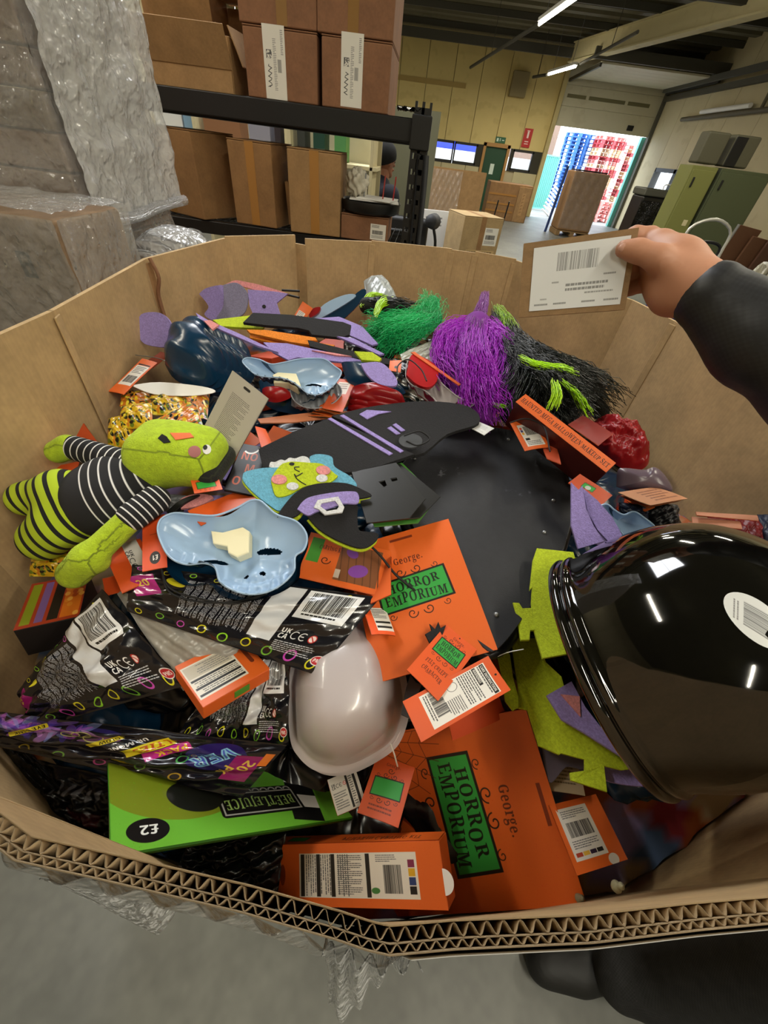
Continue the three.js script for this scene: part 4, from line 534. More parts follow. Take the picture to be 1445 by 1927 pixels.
const ell = (cx, cy, a, b, r = 0, n = 14) => Array.from({ length: n }, (_, k) => { const t = k / n * 2 * Math.PI, x = a * Math.cos(t), y = b * Math.sin(t); return [cx + x * Math.cos(r) - y * Math.sin(r), cy + x * Math.sin(r) + y * Math.cos(r)]; });
// crop coordinates -> photograph coordinates
const crop = (ox, oy, s) => (pts) => pts.map(([x, y]) => [ox + x / s, oy + y / s]);
// ---------------------------------------------------------------- the goods: prints
M.orange = mat('#d85e1e', 0.5); M.orangeDeep = mat('#c8431a', 0.5); M.limeFelt = feltMat('#c3d626'); M.blueFelt = feltMat('#6fb6d6'); M.blackFelt = feltMat('#1d1c1f'); M.purpleFelt = feltMat('#a593d8'); M.whiteFelt = feltMat('#e4e6ea'); M.pinkFelt = feltMat('#ec9a9c'); M.orangeFelt = feltMat('#f08a1e');
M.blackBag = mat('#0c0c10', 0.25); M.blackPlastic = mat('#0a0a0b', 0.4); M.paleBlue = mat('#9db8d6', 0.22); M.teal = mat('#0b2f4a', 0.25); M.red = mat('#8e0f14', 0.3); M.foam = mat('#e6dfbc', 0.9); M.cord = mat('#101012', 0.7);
const ORANGE = '#d9611e';
function hand(g, txt, x, y, size, col, jitter = 0.12, sx = 0.8, font = 'serif') {           // uneven hand-cut lettering, centred on x
  g.save(); g.fillStyle = col; g.font = 'bold ' + size + 'px ' + font; const adv = [...txt].map((c) => g.measureText(c).width * sx + size * 0.04), tot = adv.reduce((a, b) => a + b, 0); let p = x - tot / 2;
  [...txt].forEach((c, i) => { g.save(); g.translate(p + adv[i] / 2, y + (hash(i, txt.length, 3) - 0.5) * size * jitter * 2); g.rotate((hash(i, 7, txt.length) - 0.5) * jitter); g.scale(sx, 0.95 + 0.25 * hash(i, 5, 5)); g.textAlign = 'center'; g.fillText(c, 0, size * 0.34); g.restore(); p += adv[i]; });
  g.restore();
}
function curl(g, x, y, r, dir, col = '#241006') { g.strokeStyle = col; g.lineWidth = r * 0.16; g.beginPath(); for (let k = 0; k <= 26; k++) { const a = k / 26 * 4.6 * Math.PI / 1.9, q = r * (1 - k / 30); const X = x + dir * (q * Math.cos(a) - r), Y = y + q * Math.sin(a) * 0.9; k ? g.lineTo(X, Y) : g.moveTo(X, Y); } g.stroke(); }
function signPrint(g, cx, cy, w, h, text = true) {
  g.save(); g.translate(cx, cy); g.rotate(-0.03);
  for (const s of [-1, 1]) { curl(g, -w * 0.04 * s, -h * 0.68, h * 0.19, s); curl(g, w * 0.34 * s, -h * 0.64, h * 0.13, -s); curl(g, -w * 0.04 * s, h * 0.72, h * 0.19, s); curl(g, w * 0.34 * s, h * 0.67, h * 0.13, -s); }
  g.fillStyle = '#170d06'; g.beginPath(); g.moveTo(-w * 0.52, -h * 0.52); g.lineTo(w * 0.52, -h * 0.56); g.lineTo(w * 0.53, h * 0.53); g.lineTo(-w * 0.53, h * 0.55); g.fill();
  g.fillStyle = '#2f9a3c'; g.beginPath(); g.moveTo(-w * 0.49, -h * 0.46); g.lineTo(w * 0.49, -h * 0.5); g.lineTo(w * 0.5, h * 0.47); g.lineTo(-w * 0.5, h * 0.49); g.fill();
  if (text) { hand(g, 'HORROR', 0, -h * 0.2, h * 0.4, '#0d1408', 0.14, 0.78 * w / h / 1.9); hand(g, 'EMPORIUM', 0, h * 0.22, h * 0.42, '#0d1408', 0.14, 0.66 * w / h / 1.9); }
  g.restore();
}
const speckle = (g, w, h, n, cols, s) => { for (let k = 0; k < n; k++) { g.fillStyle = cols[k % cols.length]; g.fillRect(hash(k, 1, s) * w, hash(k, 2, s) * h, 1 + 2 * hash(k, 3, s), 1 + 2 * hash(k, 4, s)); } };
function web(g, x, y, r, a0, a1) { g.strokeStyle = '#5a1e08'; g.lineWidth = 1.6; for (let k = 0; k <= 7; k++) { const a = lerp(a0, a1, k / 7); g.beginPath(); g.moveTo(x, y); g.lineTo(x + r * Math.cos(a), y + r * Math.sin(a)); g.stroke(); } for (let q = 1; q < 7; q++) { g.beginPath(); for (let k = 0; k <= 7; k++) { const a = lerp(a0, a1, k / 7), R = r * q / 7 * (k % 2 ? 0.9 : 1); k ? g.lineTo(x + R * Math.cos(a), y + R * Math.sin(a)) : g.moveTo(x + R * Math.cos(a), y + R * Math.sin(a)); } g.stroke(); } }
const envPrint = (webs) => print(512, 600, ORANGE, (g, w, h) => { speckle(g, w, h, 900, ['#e2611f', '#d5501a'], 3); hand(g, 'George.', w * 0.52, h * 0.23, 40, '#5d2208', 0.02, 0.85); signPrint(g, w * 0.5, h * 0.47, w * 0.62, h * 0.22); if (webs) web(g, 0, h, h * 0.5, -1.55, -0.35); g.fillStyle = '#7a2c0e'; g.fillRect(w * 0.4, h * 0.045, w * 0.22, h * 0.02); }, 0.45);
const careLabel = (g, x, y, w, h, s) => { g.save(); g.translate(x, y); g.fillStyle = '#e9e6e0'; g.fillRect(0, 0, w, h); g.fillStyle = '#15130f'; g.fillRect(w * 0.02, h * 0.02, w * 0.96, h * 0.065); g.fillRect(w * 0.02, h * 0.15, w * 0.55, h * 0.055); g.fillStyle = '#f0ede8'; g.font = 'bold ' + Math.round(h * 0.05) + 'px sans-serif'; g.fillText('CARE INSTRUCTION', w * 0.05, h * 0.07, w * 0.9); g.fillText('WARNINGS', w * 0.05, h * 0.192, w * 0.46); textLines(g, w * 0.03, h * 0.1, w * 0.9, 1, h * 0.04, '#555', s); textLines(g, w * 0.03, h * 0.225, w * 0.92, 7, h * 0.034, '#444', s + 1); textLines(g, w * 0.5, h * 0.5, w * 0.46, 8, h * 0.03, '#555', s + 2); g.strokeStyle = '#222'; g.lineWidth = 2; g.beginPath(); g.arc(w * 0.2, h * 0.55, w * 0.13, 0, 7); g.stroke(); barcode(g, w * 0.06, h * 0.72, w * 0.72, h * 0.17, s); textLines(g, w * 0.06, h * 0.91, w * 0.8, 2, h * 0.035, '#444', s + 4); g.restore(); };
const ukca = (g, x, y, s, col = '#f2f2f2') => { g.fillStyle = col; g.font = 'bold ' + s + 'px sans-serif'; g.fillText('UK', x, y); g.fillText('CA', x, y + s * 0.82); g.lineWidth = s * 0.12; g.strokeStyle = col; g.beginPath(); g.arc(x + s * 2.1, y + s * 0.1, s * 0.5, 0.9, 5.4); g.stroke(); g.beginPath(); g.arc(x + s * 3.2, y + s * 0.1, s * 0.5, 0.9, 5.4); g.moveTo(x + s * 2.8, y + s * 0.1); g.lineTo(x + s * 3.3, y + s * 0.1); g.stroke(); g.fillStyle = '#e9d6d2'; g.beginPath(); g.arc(x + s * 4.5, y + s * 0.1, s * 0.55, 0, 7); g.fill(); g.strokeStyle = '#b32824'; g.beginPath(); g.arc(x + s * 4.5, y + s * 0.1, s * 0.5, 0, 7); g.moveTo(x + s * 4.2, y - s * 0.2); g.lineTo(x + s * 4.85, y + s * 0.45); g.stroke(); };
const ring = (g, x, y, r, col) => { g.strokeStyle = col; g.lineWidth = r * 0.34; g.beginPath(); g.arc(x, y, r, 0, 7); g.stroke(); };
// back of the glow party pack: black, coloured rings along the edges, columns of small print, white box and barcode
const packBack = (s, flipRings) => print(1024, 384, '#131319', (g, w, h) => {
  const cols = ['#d7d225', '#6fae35', '#c046b0', '#d7d225', '#8fd02c'];
  for (let k = 0; k < 9; k++) ring(g, 70 + k * 112, h - 36 - 10 * (k % 2), 17 + 8 * hash(k, s, 2), cols[k % 5]); for (let k = 0; k < 9; k++) ring(g, 40 + k * 108, 26 + 8 * (k % 2), 13, cols[(k + 2) % 5]);
  g.fillStyle = '#a8247e'; g.save(); g.translate(50, 120); g.rotate(-0.5); g.fillRect(-60, -40, 130, 150); g.fillStyle = '#e2c95a'; g.font = 'bold 62px sans-serif'; g.fillText('20', -30, 40); g.restore();
  g.fillStyle = '#d9cf2a'; g.beginPath(); g.ellipse(205, 90, 44, 24, 0.4, 0, 7); g.fill();
  for (let c = 0; c < 9; c++) { g.save(); g.translate(255 + c * 38, 60); g.rotate(Math.PI / 2); textLines(g, 0, -26, h - 140, 5, 6, '#aeb0b8', s + c, 0.5); g.restore(); }
  g.fillStyle = '#d9dce2'; g.fillRect(608, 10, 118, h - 95); g.fillStyle = '#e6e8ec'; g.fillRect(742, 14, 225, 150); g.save(); barcode(g, 765, 24, 180, 105, s); textLines(g, 770, 138, 170, 1, 18, '#222', s); g.restore();
  g.save(); g.translate(742, 215); ukca(g, 0, 30, 34); g.restore(); textLines(g, 745, 285, 200, 6, 9, '#c9cbd2', s + 20);
  g.fillStyle = '#e9e3e3'; g.beginPath(); g.ellipse(985, 330, 34, 22, 0, 0, 7); g.fill(); g.fillStyle = '#b82a34'; g.beginPath(); g.ellipse(985, 330, 30, 18, 0, 0, 7); g.fill(); g.fillStyle = '#f0e6e6'; g.font = 'bold 22px sans-serif'; g.fillText('PMS', 962, 338);
}, 0.22, { clearcoat: 0.4 });
M.packBack = packBack(5); M.packBack2 = packBack(11);
// ---------------------------------------------------------------- goods by the near wall
const c3 = crop(500, 1080, 2.89), c6 = crop(480, 1330, 1.953), c8 = crop(420, 800, 2.676), c7 = crop(0, 780, 2.779), c4 = crop(0, 1080, 2.58), c5 = crop(0, 1300, 2.064), cR = crop(880, 980, 2.557), cT = crop(880, 740, 2.557), cF = crop(200, 500, 2.58), cG = crop(640, 500, 2.58);
// orange packet with sign, turned on its side, against the near wall
card('orange_packet', 'large orange costume packet with green sign standing by the near rim', 'packet', [[992, 1338], [1102, 1704], [735, 1722], [660, 1395]], -0.02, envPrint(true), { t: 0.006, bow: 0.006 });
{
  // carving kit box
  const front = print(512, 256, ORANGE, (g, w, h) => { speckle(g, w, h, 300, ['#e2611f', '#d5501a'], 4); g.fillStyle = '#dcd6c8'; g.fillRect(95, 40, 350, 180); for (const x of [100, 150, 195, 300]) { g.fillStyle = '#1c1a16'; g.fillRect(x, 44, 12, 172); } for (let c = 0; c < 3; c++) { g.save(); g.translate(128 + c * 46 + (c > 1 ? 8 : 0), 46); g.rotate(Math.PI / 2); textLines(g, 0, -20, 168, 5, 7, '#555', c + 3); g.restore(); } textLines(g, 215, 50, 75, 20, 8, '#555', 9); barcode(g, 350, 90, 50, 110, 7); textLines(g, 330, 50, 60, 4, 8, '#666', 3); g.fillStyle = '#3f7a3a'; g.beginPath(); g.arc(325, 190, 12, 0, 7); g.fill(); ['#7a2a4a', '#d0a020', '#283a6a', '#181818'].forEach((c, i) => { g.fillStyle = c; g.fillRect(420, 70 + i * 34, 18, 30); }); g.fillStyle = '#8c3512'; g.beginPath(); g.ellipse(40, 130, 9, 44, 0, 0, 7); g.fill(); }, 0.45);
  const [g, f, zs] = packBox('carving_kit_box', 'orange carving kit box with white printed panel at the near rim', [[516, 1591], [818, 1581], [854, 1716], [502, 1702]], 0.045, 0.032, front, M.orange, { n0: V3(0, 0.9, 0.25) });
  add(g, 'end_tab', new THREE.CylinderGeometry(0.011, 0.011, 0.001, 20, 1, false, 0, Math.PI).rotateX(Math.PI / 2).translate(f.w / 2 - 0.001, -f.h * 0.1, zs * 0.001), M.paper);
  add(g, 'printed_top', sheet((u, v) => V3((u - 0.5) * f.w * 0.99, f.h / 2 + 0.0006, -zs * (0.001 + (1 - v) * 0.03)), 1, 1, 0.0002), print(512, 56, ORANGE, (q, w, h) => { hand(q, 'PUMPKIN CARVING KIT', w * 0.66, h * 0.45, 26, '#3a1406', 0.08, 0.7); signPrint(q, 70, h * 0.5, 60, 26, false); }, 0.45));
}
card('price_tag_card', 'orange tag card with barcode label leaning by the near wall', 'tag', [[1033, 1509], [1125, 1499], [1179, 1612], [1089, 1653]], 0.03, print(256, 320, ORANGE, (g, w, h) => { g.fillStyle = '#d9d4ca'; g.fillRect(20, 30, w * 0.62, h * 0.75); barcode(g, 40, 100, 120, 70, 4); textLines(g, 35, 185, 130, 4, 10, '#666', 4); textLines(g, 35, 45, 130, 4, 10, '#666', 9); ['#b0402a', '#e0b040', '#30203a', '#181818'].forEach((c, i) => { g.fillStyle = c; g.fillRect(30 + i * 34, 236, 30, 18); }); g.fillStyle = '#dcd8d0'; g.beginPath(); g.arc(190, 300, 26, 0, 7); g.fill(); }));
card('small_orange_tag', 'small orange swing tag with blank green sign below the clear mask', 'tag', [[712, 1412], [783, 1452], [748, 1545], [668, 1538]], 0.05, print(160, 224, '#c94f1b', (g, w, h) => { signPrint(g, w / 2, h * 0.5, w * 0.72, h * 0.3, false); curl(g, 90, 46, 14, 1); hand(g, 'George.', w / 2, 24, 18, '#5d2208', 0, 0.8); textLines(g, 30, 180, 100, 2, 14, '#7a2c0e', 3); }));
card('barcode_card', 'white barcode backing card behind the small orange tag', 'card', [[612, 1462], [668, 1450], [690, 1512], [640, 1530]], 0.035, print(160, 160, '#cfcbc2', (g) => { ukca(g, 10, 40, 16, '#222'); g.fillStyle = '#15130f'; g.fillRect(90, 6, 12, 148); g.fillRect(130, 6, 14, 148); textLines(g, 106, 10, 20, 14, 10, '#444', 3); textLines(g, 10, 70, 70, 7, 11, '#666', 5); }));
card('orange_card', 'plain red orange card wedged under the care label tag', 'card', [[850, 1350], [935, 1300], [950, 1345], [850, 1400]], 0.045, mat('#cf4a1c', 0.5));
// green novelty card, upside down
{
  const p = print(768, 420, '#6cb535', (g, w, h) => {
    g.fillStyle = '#7a8a1c'; g.beginPath(); g.ellipse(w * 0.75, h * 0.62, w * 0.3, h * 0.42, 0.2, 0, 7); g.fill(); speckle(g, w, h, 500, ['#6cc22a', '#56a01e'], 8);
    g.save(); g.translate(120, 0); g.rotate(0.25); for (let k = 0; k < 7; k++) { g.fillStyle = k % 2 ? '#e4e4e0' : '#141414'; g.fillRect(0, k * 64, 110, 64); } g.restore();
    g.fillStyle = '#0f0f0d'; g.beginPath(); g.roundRect(160, 66, 300, 128, 14); g.fill(); g.strokeStyle = '#a9aaa4'; g.lineWidth = 6; g.strokeRect(172, 78, 276, 92); for (let k = 0; k < 9; k++) { g.beginPath(); g.arc(186 + k * 31, 176, 12, 0, 3.2); g.stroke(); } hand(g, 'BEETLEJUICE', 310, 124, 56, '#9fc46a', 0.08, 0.62);
    g.fillStyle = '#0b0b0b'; g.beginPath(); g.ellipse(w - 92, 62, 56, 42, 0, 0, 7); g.fill(); g.fillStyle = '#e9ece6'; g.font = 'bold 46px sans-serif'; g.fillText('£2', w - 120, 80);
    g.fillStyle = '#181a14'; g.beginPath(); g.ellipse(w * 0.68, h * 0.42, 90, 70, 0.3, 0, 7); g.fill();
  }, 0.35);
  const [g] = card('green_novelty_card', 'bright green novelty box card with black lettered sign upside down', 'packet', [[668, 1548], [212, 1588], [200, 1440], [560, 1395]], 0.05, p, { back: mat('#4c9a1c', 0.4), t: 0.004, bow: 0.004 });
}
// black bag with bone print down in the corner
bagOf('bone_print_bag', 'black bag with pale bone stripes down by the near wall', [[50, 1425], [250, 1470], [205, 1580], [100, 1530]], [-0.03, 0, 0, -0.02], 0.02, print(256, 256, '#0b0a0d', (g) => { g.fillStyle = '#5e5d62'; for (let k = 0; k < 7; k++) { g.beginPath(); g.ellipse(60 + k * 24, 90 + (k % 2) * 8, 6, 34, 0.25, 0, 7); g.fill(); } g.fillStyle = '#3a1016'; g.fillRect(120, 170, 100, 50); }, 0.3));
bagOf('black_gloss_bag', 'glossy plain black bag under the green novelty card', [[360, 1575], [540, 1560], [520, 1700], [330, 1640]], [0, 0, -0.01, -0.01], 0.02, M.blackBag);
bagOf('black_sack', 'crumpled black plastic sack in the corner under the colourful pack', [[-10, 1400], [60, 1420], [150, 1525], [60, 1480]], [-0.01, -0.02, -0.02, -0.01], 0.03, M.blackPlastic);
// colourful glow pack, seen along its print
{
  const p = print(1024, 320, '#14131b', (g, w, h) => {
    for (let k = 0; k < 60; k++) { g.fillStyle = ['#6a3fb8', '#b85ac8', '#3a2a8a', '#d08ad8', '#8a9ad8'][k % 5]; g.globalAlpha = 0.55; g.beginPath(); g.ellipse(60 + hash(k, 1, 4) * 420, 20 + hash(k, 2, 4) * 110, 14 + 50 * hash(k, 3, 4), 6 + 14 * hash(k, 4, 4), hash(k, 5, 4) * 3, 0, 7); g.fill(); } g.globalAlpha = 1;
    g.strokeStyle = '#c9c878'; g.lineWidth = 5; for (const [x, y] of [[340, 90], [380, 80], [420, 95]]) { g.beginPath(); g.ellipse(x, y, 36, 22, -0.3, 0, 7); g.stroke(); }
    const T = (txt, x, y, s, col, bg, bw) => { g.save(); g.translate(x, y); g.rotate(2.35); if (bg) { g.fillStyle = bg; g.fillRect(-8, -s * 0.85, bw, s * 1.1); } g.fillStyle = col; g.font = 'bold ' + s + 'px sans-serif'; g.fillText(txt, 0, 0); g.restore(); };
    T('EYE BLINK', 240, 50, 26, '#2a2410', '#d9c62a', 160); T('GLOW', 500, 60, 24, '#3a3410', '#e0cf30', 130); T('UR MONEY', 585, 46, 28, '#eceae6'); T('LTIES', 655, 40, 46, '#c4571c', '#e6d52c', 170); T('PACK', 720, 50, 44, '#e9c22e', '#c62a92', 160);
    g.fillStyle = '#2a1f6a'; g.beginPath(); g.ellipse(840, 110, 100, 84, 0, 0, 7); g.fill(); g.save(); g.translate(880, 50); g.rotate(2.3); g.font = 'bold 84px sans-serif'; g.strokeStyle = '#8fd0f0'; g.lineWidth = 5; g.fillStyle = '#4a5ac8'; g.fillText('VER', 0, 20); g.strokeText('VER', 0, 20); g.restore();
    ring(g, 742, 150, 16, '#4fae58'); ring(g, 770, 120, 9, '#d08a2a'); g.fillStyle = '#8f1e66'; g.fillRect(900, 80, 90, 150); g.save(); g.translate(965, 110); g.rotate(1.9); g.fillStyle = '#d9b84a'; g.font = 'bold 52px sans-serif'; g.fillText('20', 0, 20); g.fillText('PK', 50, 60); g.restore(); g.fillStyle = '#e0782a'; g.fillRect(985, 60, 30, 70);
    const cols = ['#8a8a2a', '#a08a2a', '#5f8a35', '#a8427e', '#5f8a35', '#b08a2a']; for (let k = 0; k < 6; k++) ring(g, 60 + k * 140, 240 + 14 * (k % 2), 20, cols[k]); g.fillStyle = '#c9a82a'; g.beginPath(); g.ellipse(560, 225, 44, 12, 0.3, 0, 7); g.fill();
  }, 0.2, { clearcoat: 0.5 });
  bagOf('colourful_glow_pack', 'shiny purple and yellow glow novelty pack lying along the near edge', [[-40, 1335], [540, 1402], [455, 1500], [-40, 1398]], [0.06, 0.07, 0.06, 0.05], 0.014, p, M.blackBag, { cat: 'packet', crinkle: 0.003 });
}
bagOf('black_glow_pack', 'black pack back with white panel below the small orange box', [[430, 1240], [545, 1236], [542, 1402], [330, 1390]], [0.06, 0.07, 0.06, 0.05], 0.01, M.packBack2, M.blackBag, { cat: 'packet' });
bagOf('black_glow_pack', 'black ringed pack lying crumpled next to the left bin wall', [[35, 1300], [192, 1108], [350, 1290], [60, 1372]], [0.05, 0.09, 0.085, 0.05], 0.018, M.packBack, M.blackBag, { cat: 'packet' });
bagOf('clear_sleeve', 'cloudy clear plastic sleeve under the upper black pack', [[215, 1110], [470, 1180], [440, 1240], [345, 1300]], [0.075, 0.085, 0.08, 0.08], 0.012, mat('#c3bfb8', 0.3, { transmission: 0.45, thickness: 0 }), null, { crinkle: 0.002, cat: 'packet' });
// small orange box with upturned label
{
  const front = print(256, 200, ORANGE, (g, w, h) => { g.fillStyle = '#d9d3c6'; g.fillRect(70, 26, 180, 150); for (const y of [34, 64, 100]) { g.fillStyle = '#1a1815'; g.fillRect(76, y, 168, 9); } textLines(g, 78, 48, 160, 2, 8, '#555', 3); textLines(g, 78, 76, 160, 3, 8, '#555', 5); g.fillStyle = '#b9b09e'; g.fillRect(80, 116, 165, 54); textLines(g, 90, 124, 120, 5, 9, '#777', 7); g.fillStyle = '#702c10'; g.beginPath(); g.roundRect(22, 60, 16, 90, 8); g.fill(); }, 0.45);
  const [g, f, zs] = packBox('small_orange_box', 'small orange hang box with upside down label on the black packs', [[508, 1243], [384, 1348], [325, 1238], [452, 1212]], 0.105, 0.02, front, M.orange);
  add(g, 'green_patch', rbx(0.001, f.w * 0.0 + 0.02, 0.01, 0.0003, 0, 0, 0).rotateZ(Math.PI / 2).translate(-f.w * 0.05, f.h / 2 + 0.0006, -zs * 0.01), mat('#4f8a2a', 0.5));
}
bagOf('black_glow_pack', 'black pack with white panel, barcode and ring border under the pale mask', [[250, 1062], [716, 1124], [594, 1270], [238, 1150]], [0.1, 0.085, 0.1, 0.095], 0.012, M.packBack2, M.blackBag, { cat: 'packet', crinkle: 0.0025 });
// orange packet with sign under the felt witch
card('orange_packet', 'tall orange packet with green sign lying against the black panel', 'packet', [[655, 1035], [857, 966], [914, 1220], [708, 1292]], 0.075, envPrint(false), { t: 0.005, bow: 0.003, reg: 400 });
card('carving_packet', 'orange carving tool packet with wood picture and purple handles', 'packet', [[583, 1000], [737, 1036], [716, 1126], [556, 1078]], 0.07, print(384, 224, ORANGE, (g, w, h) => { g.fillStyle = '#3f8a2a'; g.fillRect(20, 20, 56, 120); hand(g, 'CARVING KIT', 120, 60, 26, '#3a1406', 0.1, 0.6); curl(g, 130, 120, 24, 1); g.fillStyle = '#7a4a2a'; g.fillRect(160, 20, 190, 180); g.strokeStyle = '#5e371d'; g.lineWidth = 5; for (let k = 0; k < 6; k++) { g.beginPath(); g.moveTo(160 + k * 34, 20); g.lineTo(190 + k * 34, 200); g.stroke(); } g.fillStyle = '#7a3f9a'; g.beginPath(); g.ellipse(215, 60, 30, 22, 0.5, 0, 7); g.fill(); g.beginPath(); g.ellipse(260, 140, 44, 30, -0.3, 0, 7); g.fill(); g.fillStyle = '#c9b8a8'; g.fillRect(160, 150, 24, 40); }), { t: 0.004 });
card('orange_flap_card', 'folded orange card edge beside the carving packet', 'card', [[706, 1065], [742, 1042], [728, 1120], [690, 1135]], 0.08, mat('#ea6a30', 0.45));
card('care_label_card', 'orange card with white care label below the glow pack barcode', 'tag', [[683, 1130], [722, 1150], [750, 1190], [700, 1200]], 0.09, print(200, 160, '#e2531c', (g) => { g.fillStyle = '#e4e0d8'; g.fillRect(60, 0, 140, 140); textLines(g, 66, 10, 120, 6, 10, '#555', 2); g.fillStyle = '#1a1815'; g.fillRect(66, 84, 128, 12); g.fillRect(66, 112, 128, 12); }));
{
  const tagP = print(256, 400, '#d9561e', (g, w, h) => { hand(g, 'George.', w * 0.55, 40, 26, '#5d2208', 0, 0.85); signPrint(g, w / 2, h * 0.34, w * 0.72, h * 0.26); hand(g, 'FELT CREEPY', w * 0.5, h * 0.66, 34, '#3c1606', 0.12, 0.66); hand(g, 'CHARACTER', w * 0.5, h * 0.78, 34, '#3c1606', 0.12, 0.66); g.fillStyle = '#241006'; g.beginPath(); g.arc(w * 0.5, 14, 5, 0, 7); g.fill(); }, 0.5);
  card('felt_character_tag', 'orange swing tag with green sign above the care label tag', 'tag', [[842, 1170], [897, 1222], [826, 1318], [766, 1262]], 0.125, tagP);
  card('care_label_tag', 'orange swing tag turned to its white care label', 'tag', [[921, 1228], [960, 1300], [794, 1395], [758, 1324]], 0.14, print(224, 448, '#d9561e', (g, w, h) => { careLabel(g, 20, 40, w - 40, h - 110, 4); g.fillStyle = '#241006'; g.beginPath(); g.arc(w * 0.5, 18, 6, 0, 7); g.fill(); }));
  const e0 = surf(845, 1190, 0.078), cr = thing('black_felt_bat', 'small black felt bat edge peeping from behind the orange tags', 'felt shape'), pl = planeAt([805, 1190], 0.1, V3(0, 1, 0.2)); onPl(cr, pl);
  add(cr, 'felt', cut(pl, [[800, 1195], [812, 1188], [808, 1176], [818, 1186], [824, 1172], [828, 1184], [838, 1178], [830, 1200], [810, 1215]], 0.003, 0, { sharp: true }), M.blackFelt);
  const sl = thing('silver_felt_tag', 'silver grey felt cat piece between clear mask and tags', 'felt shape'), pl2 = planeAt([775, 1300], 0.06, V3(0, 1, 0.2)); onPl(sl, pl2); add(sl, 'felt', cut(pl2, [[764, 1296], [772, 1272], [782, 1286], [792, 1290], [785, 1308], [768, 1320], [770, 1352], [755, 1345]], 0.003, 0, { sharp: true }), mat('#55585e', 0.4));
}
// tag ties
const tie = (label, pts, r = 0.0007, m = M.white) => single('tag_tie', label, 'tie', tube(pts.map(([x, y, l]) => surf(x, y, l)), r, 24, 5), m);
tie('white plastic tie looping over the tall orange packet', [[775, 1105, 0.06], [815, 1115, 0.075], [850, 1145, 0.085], [868, 1180, 0.085]]); tie('white tie hanging from the clear mask to the small tag', [[735, 1400, 0.1], [742, 1420, 0.09], [746, 1435, 0.075], [748, 1442, 0.06]], 0.001); tie('white tie between the care label tag and the lime felt', [[925, 1240, 0.095], [955, 1228, 0.1], [985, 1222, 0.1]]);
// clear frosted mask, domed side up, with flange
function dome(name, label, outline, planeLift, n, hgt, mOut, o = {}) {   // shell rising (or sinking, hgt < 0) from a traced outline
  const cx = outline.reduce((a, p) => a + p[0], 0) / outline.length, cy = outline.reduce((a, p) => a + p[1], 0) / outline.length, pl = o.pl ?? planeAt([cx, cy], planeLift, n);
  const q = outline.map(([x, y]) => { const p = onPlane(x, y, pl.C, pl.N).sub(pl.C); return V2(p.dot(pl.U), p.dot(pl.V)); }), sp = new THREE.SplineCurve([...q, q[0]]);
  const c = o.center ? (() => { const p = onPlane(...o.center, pl.C, pl.N).sub(pl.C); return V2(p.dot(pl.U), p.dot(pl.V)); })() : q.reduce((a, p) => a.add(p), V2(0, 0)).multiplyScalar(1 / q.length);
  const holes = (o.holes ?? []).map(([x, y, a, b, r]) => { const p = onPlane(x, y, pl.C, pl.N).sub(pl.C), s = 1 / (735 / (pl.C.distanceTo(CAM) * 0.8)); return [p.dot(pl.U), p.dot(pl.V), a * s, b * s, r ?? 0]; });
  const bumps = (o.bumps ?? []).map(([x, y, r, hh]) => { const p = onPlane(x, y, pl.C, pl.N).sub(pl.C); return [p.dot(pl.U), p.dot(pl.V), r, hh]; });
  const fl = o.flange ?? 0, NU = o.nu ?? 96, NV = o.nv ?? 30, at = (u, v) => { const b = sp.getPoint(((u % 1) + 1) % 1), p = c.clone().lerp(b, v), r = clamp((v) / (1 - fl)); let z = hgt * Math.pow(Math.max(0, 1 - Math.pow(r, o.pow ?? 2.4)), o.pw2 ?? 0.8); for (const [bx0, by0, br, bh] of bumps) { const d2 = ((p.x - bx0) ** 2 + (p.y - by0) ** 2) / br / br; z += bh * Math.exp(-d2); } if (o.ripple) z += o.ripple(p.x, p.y, v); return V3(p.x, p.y, z); };
  const build = (off) => { const P = [], idx = [], uv = []; for (let j = 0; j <= NV; j++) for (let i = 0; i <= NU; i++) { const p = at(i / NU, j / NV); P.push(p.x, p.y, p.z + off); uv.push(p.x * 4, p.y * 4); } for (let j = 0; j < NV; j++) for (let i = 0; i < NU; i++) { const a = j * (NU + 1) + i, mx = (P[a * 3] + P[(a + NU + 2) * 3]) / 2, my = (P[a * 3 + 1] + P[(a + NU + 2) * 3 + 1]) / 2; if (holes.some(([hx, hy, ha, hb, hr]) => { const dx = mx - hx, dy = my - hy, X = dx * Math.cos(hr) + dy * Math.sin(hr), Y = -dx * Math.sin(hr) + dy * Math.cos(hr); return (X / ha) ** 2 + (Y / hb) ** 2 < 1; })) continue; idx.push(a, a + 1, a + NU + 2, a, a + NU + 2, a + NU + 1); } const g = new THREE.BufferGeometry(); g.setAttribute('position', new THREE.Float32BufferAttribute(P, 3)); g.setAttribute('uv', new THREE.Float32BufferAttribute(uv, 2)); g.setIndex(idx); g.computeVertexNormals(); return g; };
  const t = thing(name, label, o.cat ?? 'mask', o.group); onPl(t, pl); add(t, o.inName ?? 'shell', build(0), mOut); if (o.under) add(t, 'outer_shell', build(o.underOff ?? -0.0025), o.under);
  return [t, pl, (x, y, z = 0) => { const p = onPlane(x, y, pl.C, pl.N).sub(pl.C); return V3(p.dot(pl.U), p.dot(pl.V), z); }, at];
}
const frosted = mat('#ddd4d6', 0.3, { transmission: 0.36, thickness: 0, side: THREE.DoubleSide, clearcoat: 0.6, clearcoatRoughness: 0.12 });
dome('frosted_mask', 'second frosted mask edge showing under the translucent one', [[560, 1300], [580, 1220], [625, 1172], [680, 1160], [725, 1185], [752, 1228], [766, 1285], [770, 1340], [752, 1398], [712, 1432], [655, 1458], [605, 1456], [575, 1430], [562, 1390]], 0.022, V3(0.05, 1, 0.25), 0.06, frosted, { flange: 0.1, pow: 2.8, pw2: 0.7, center: [655, 1325] });
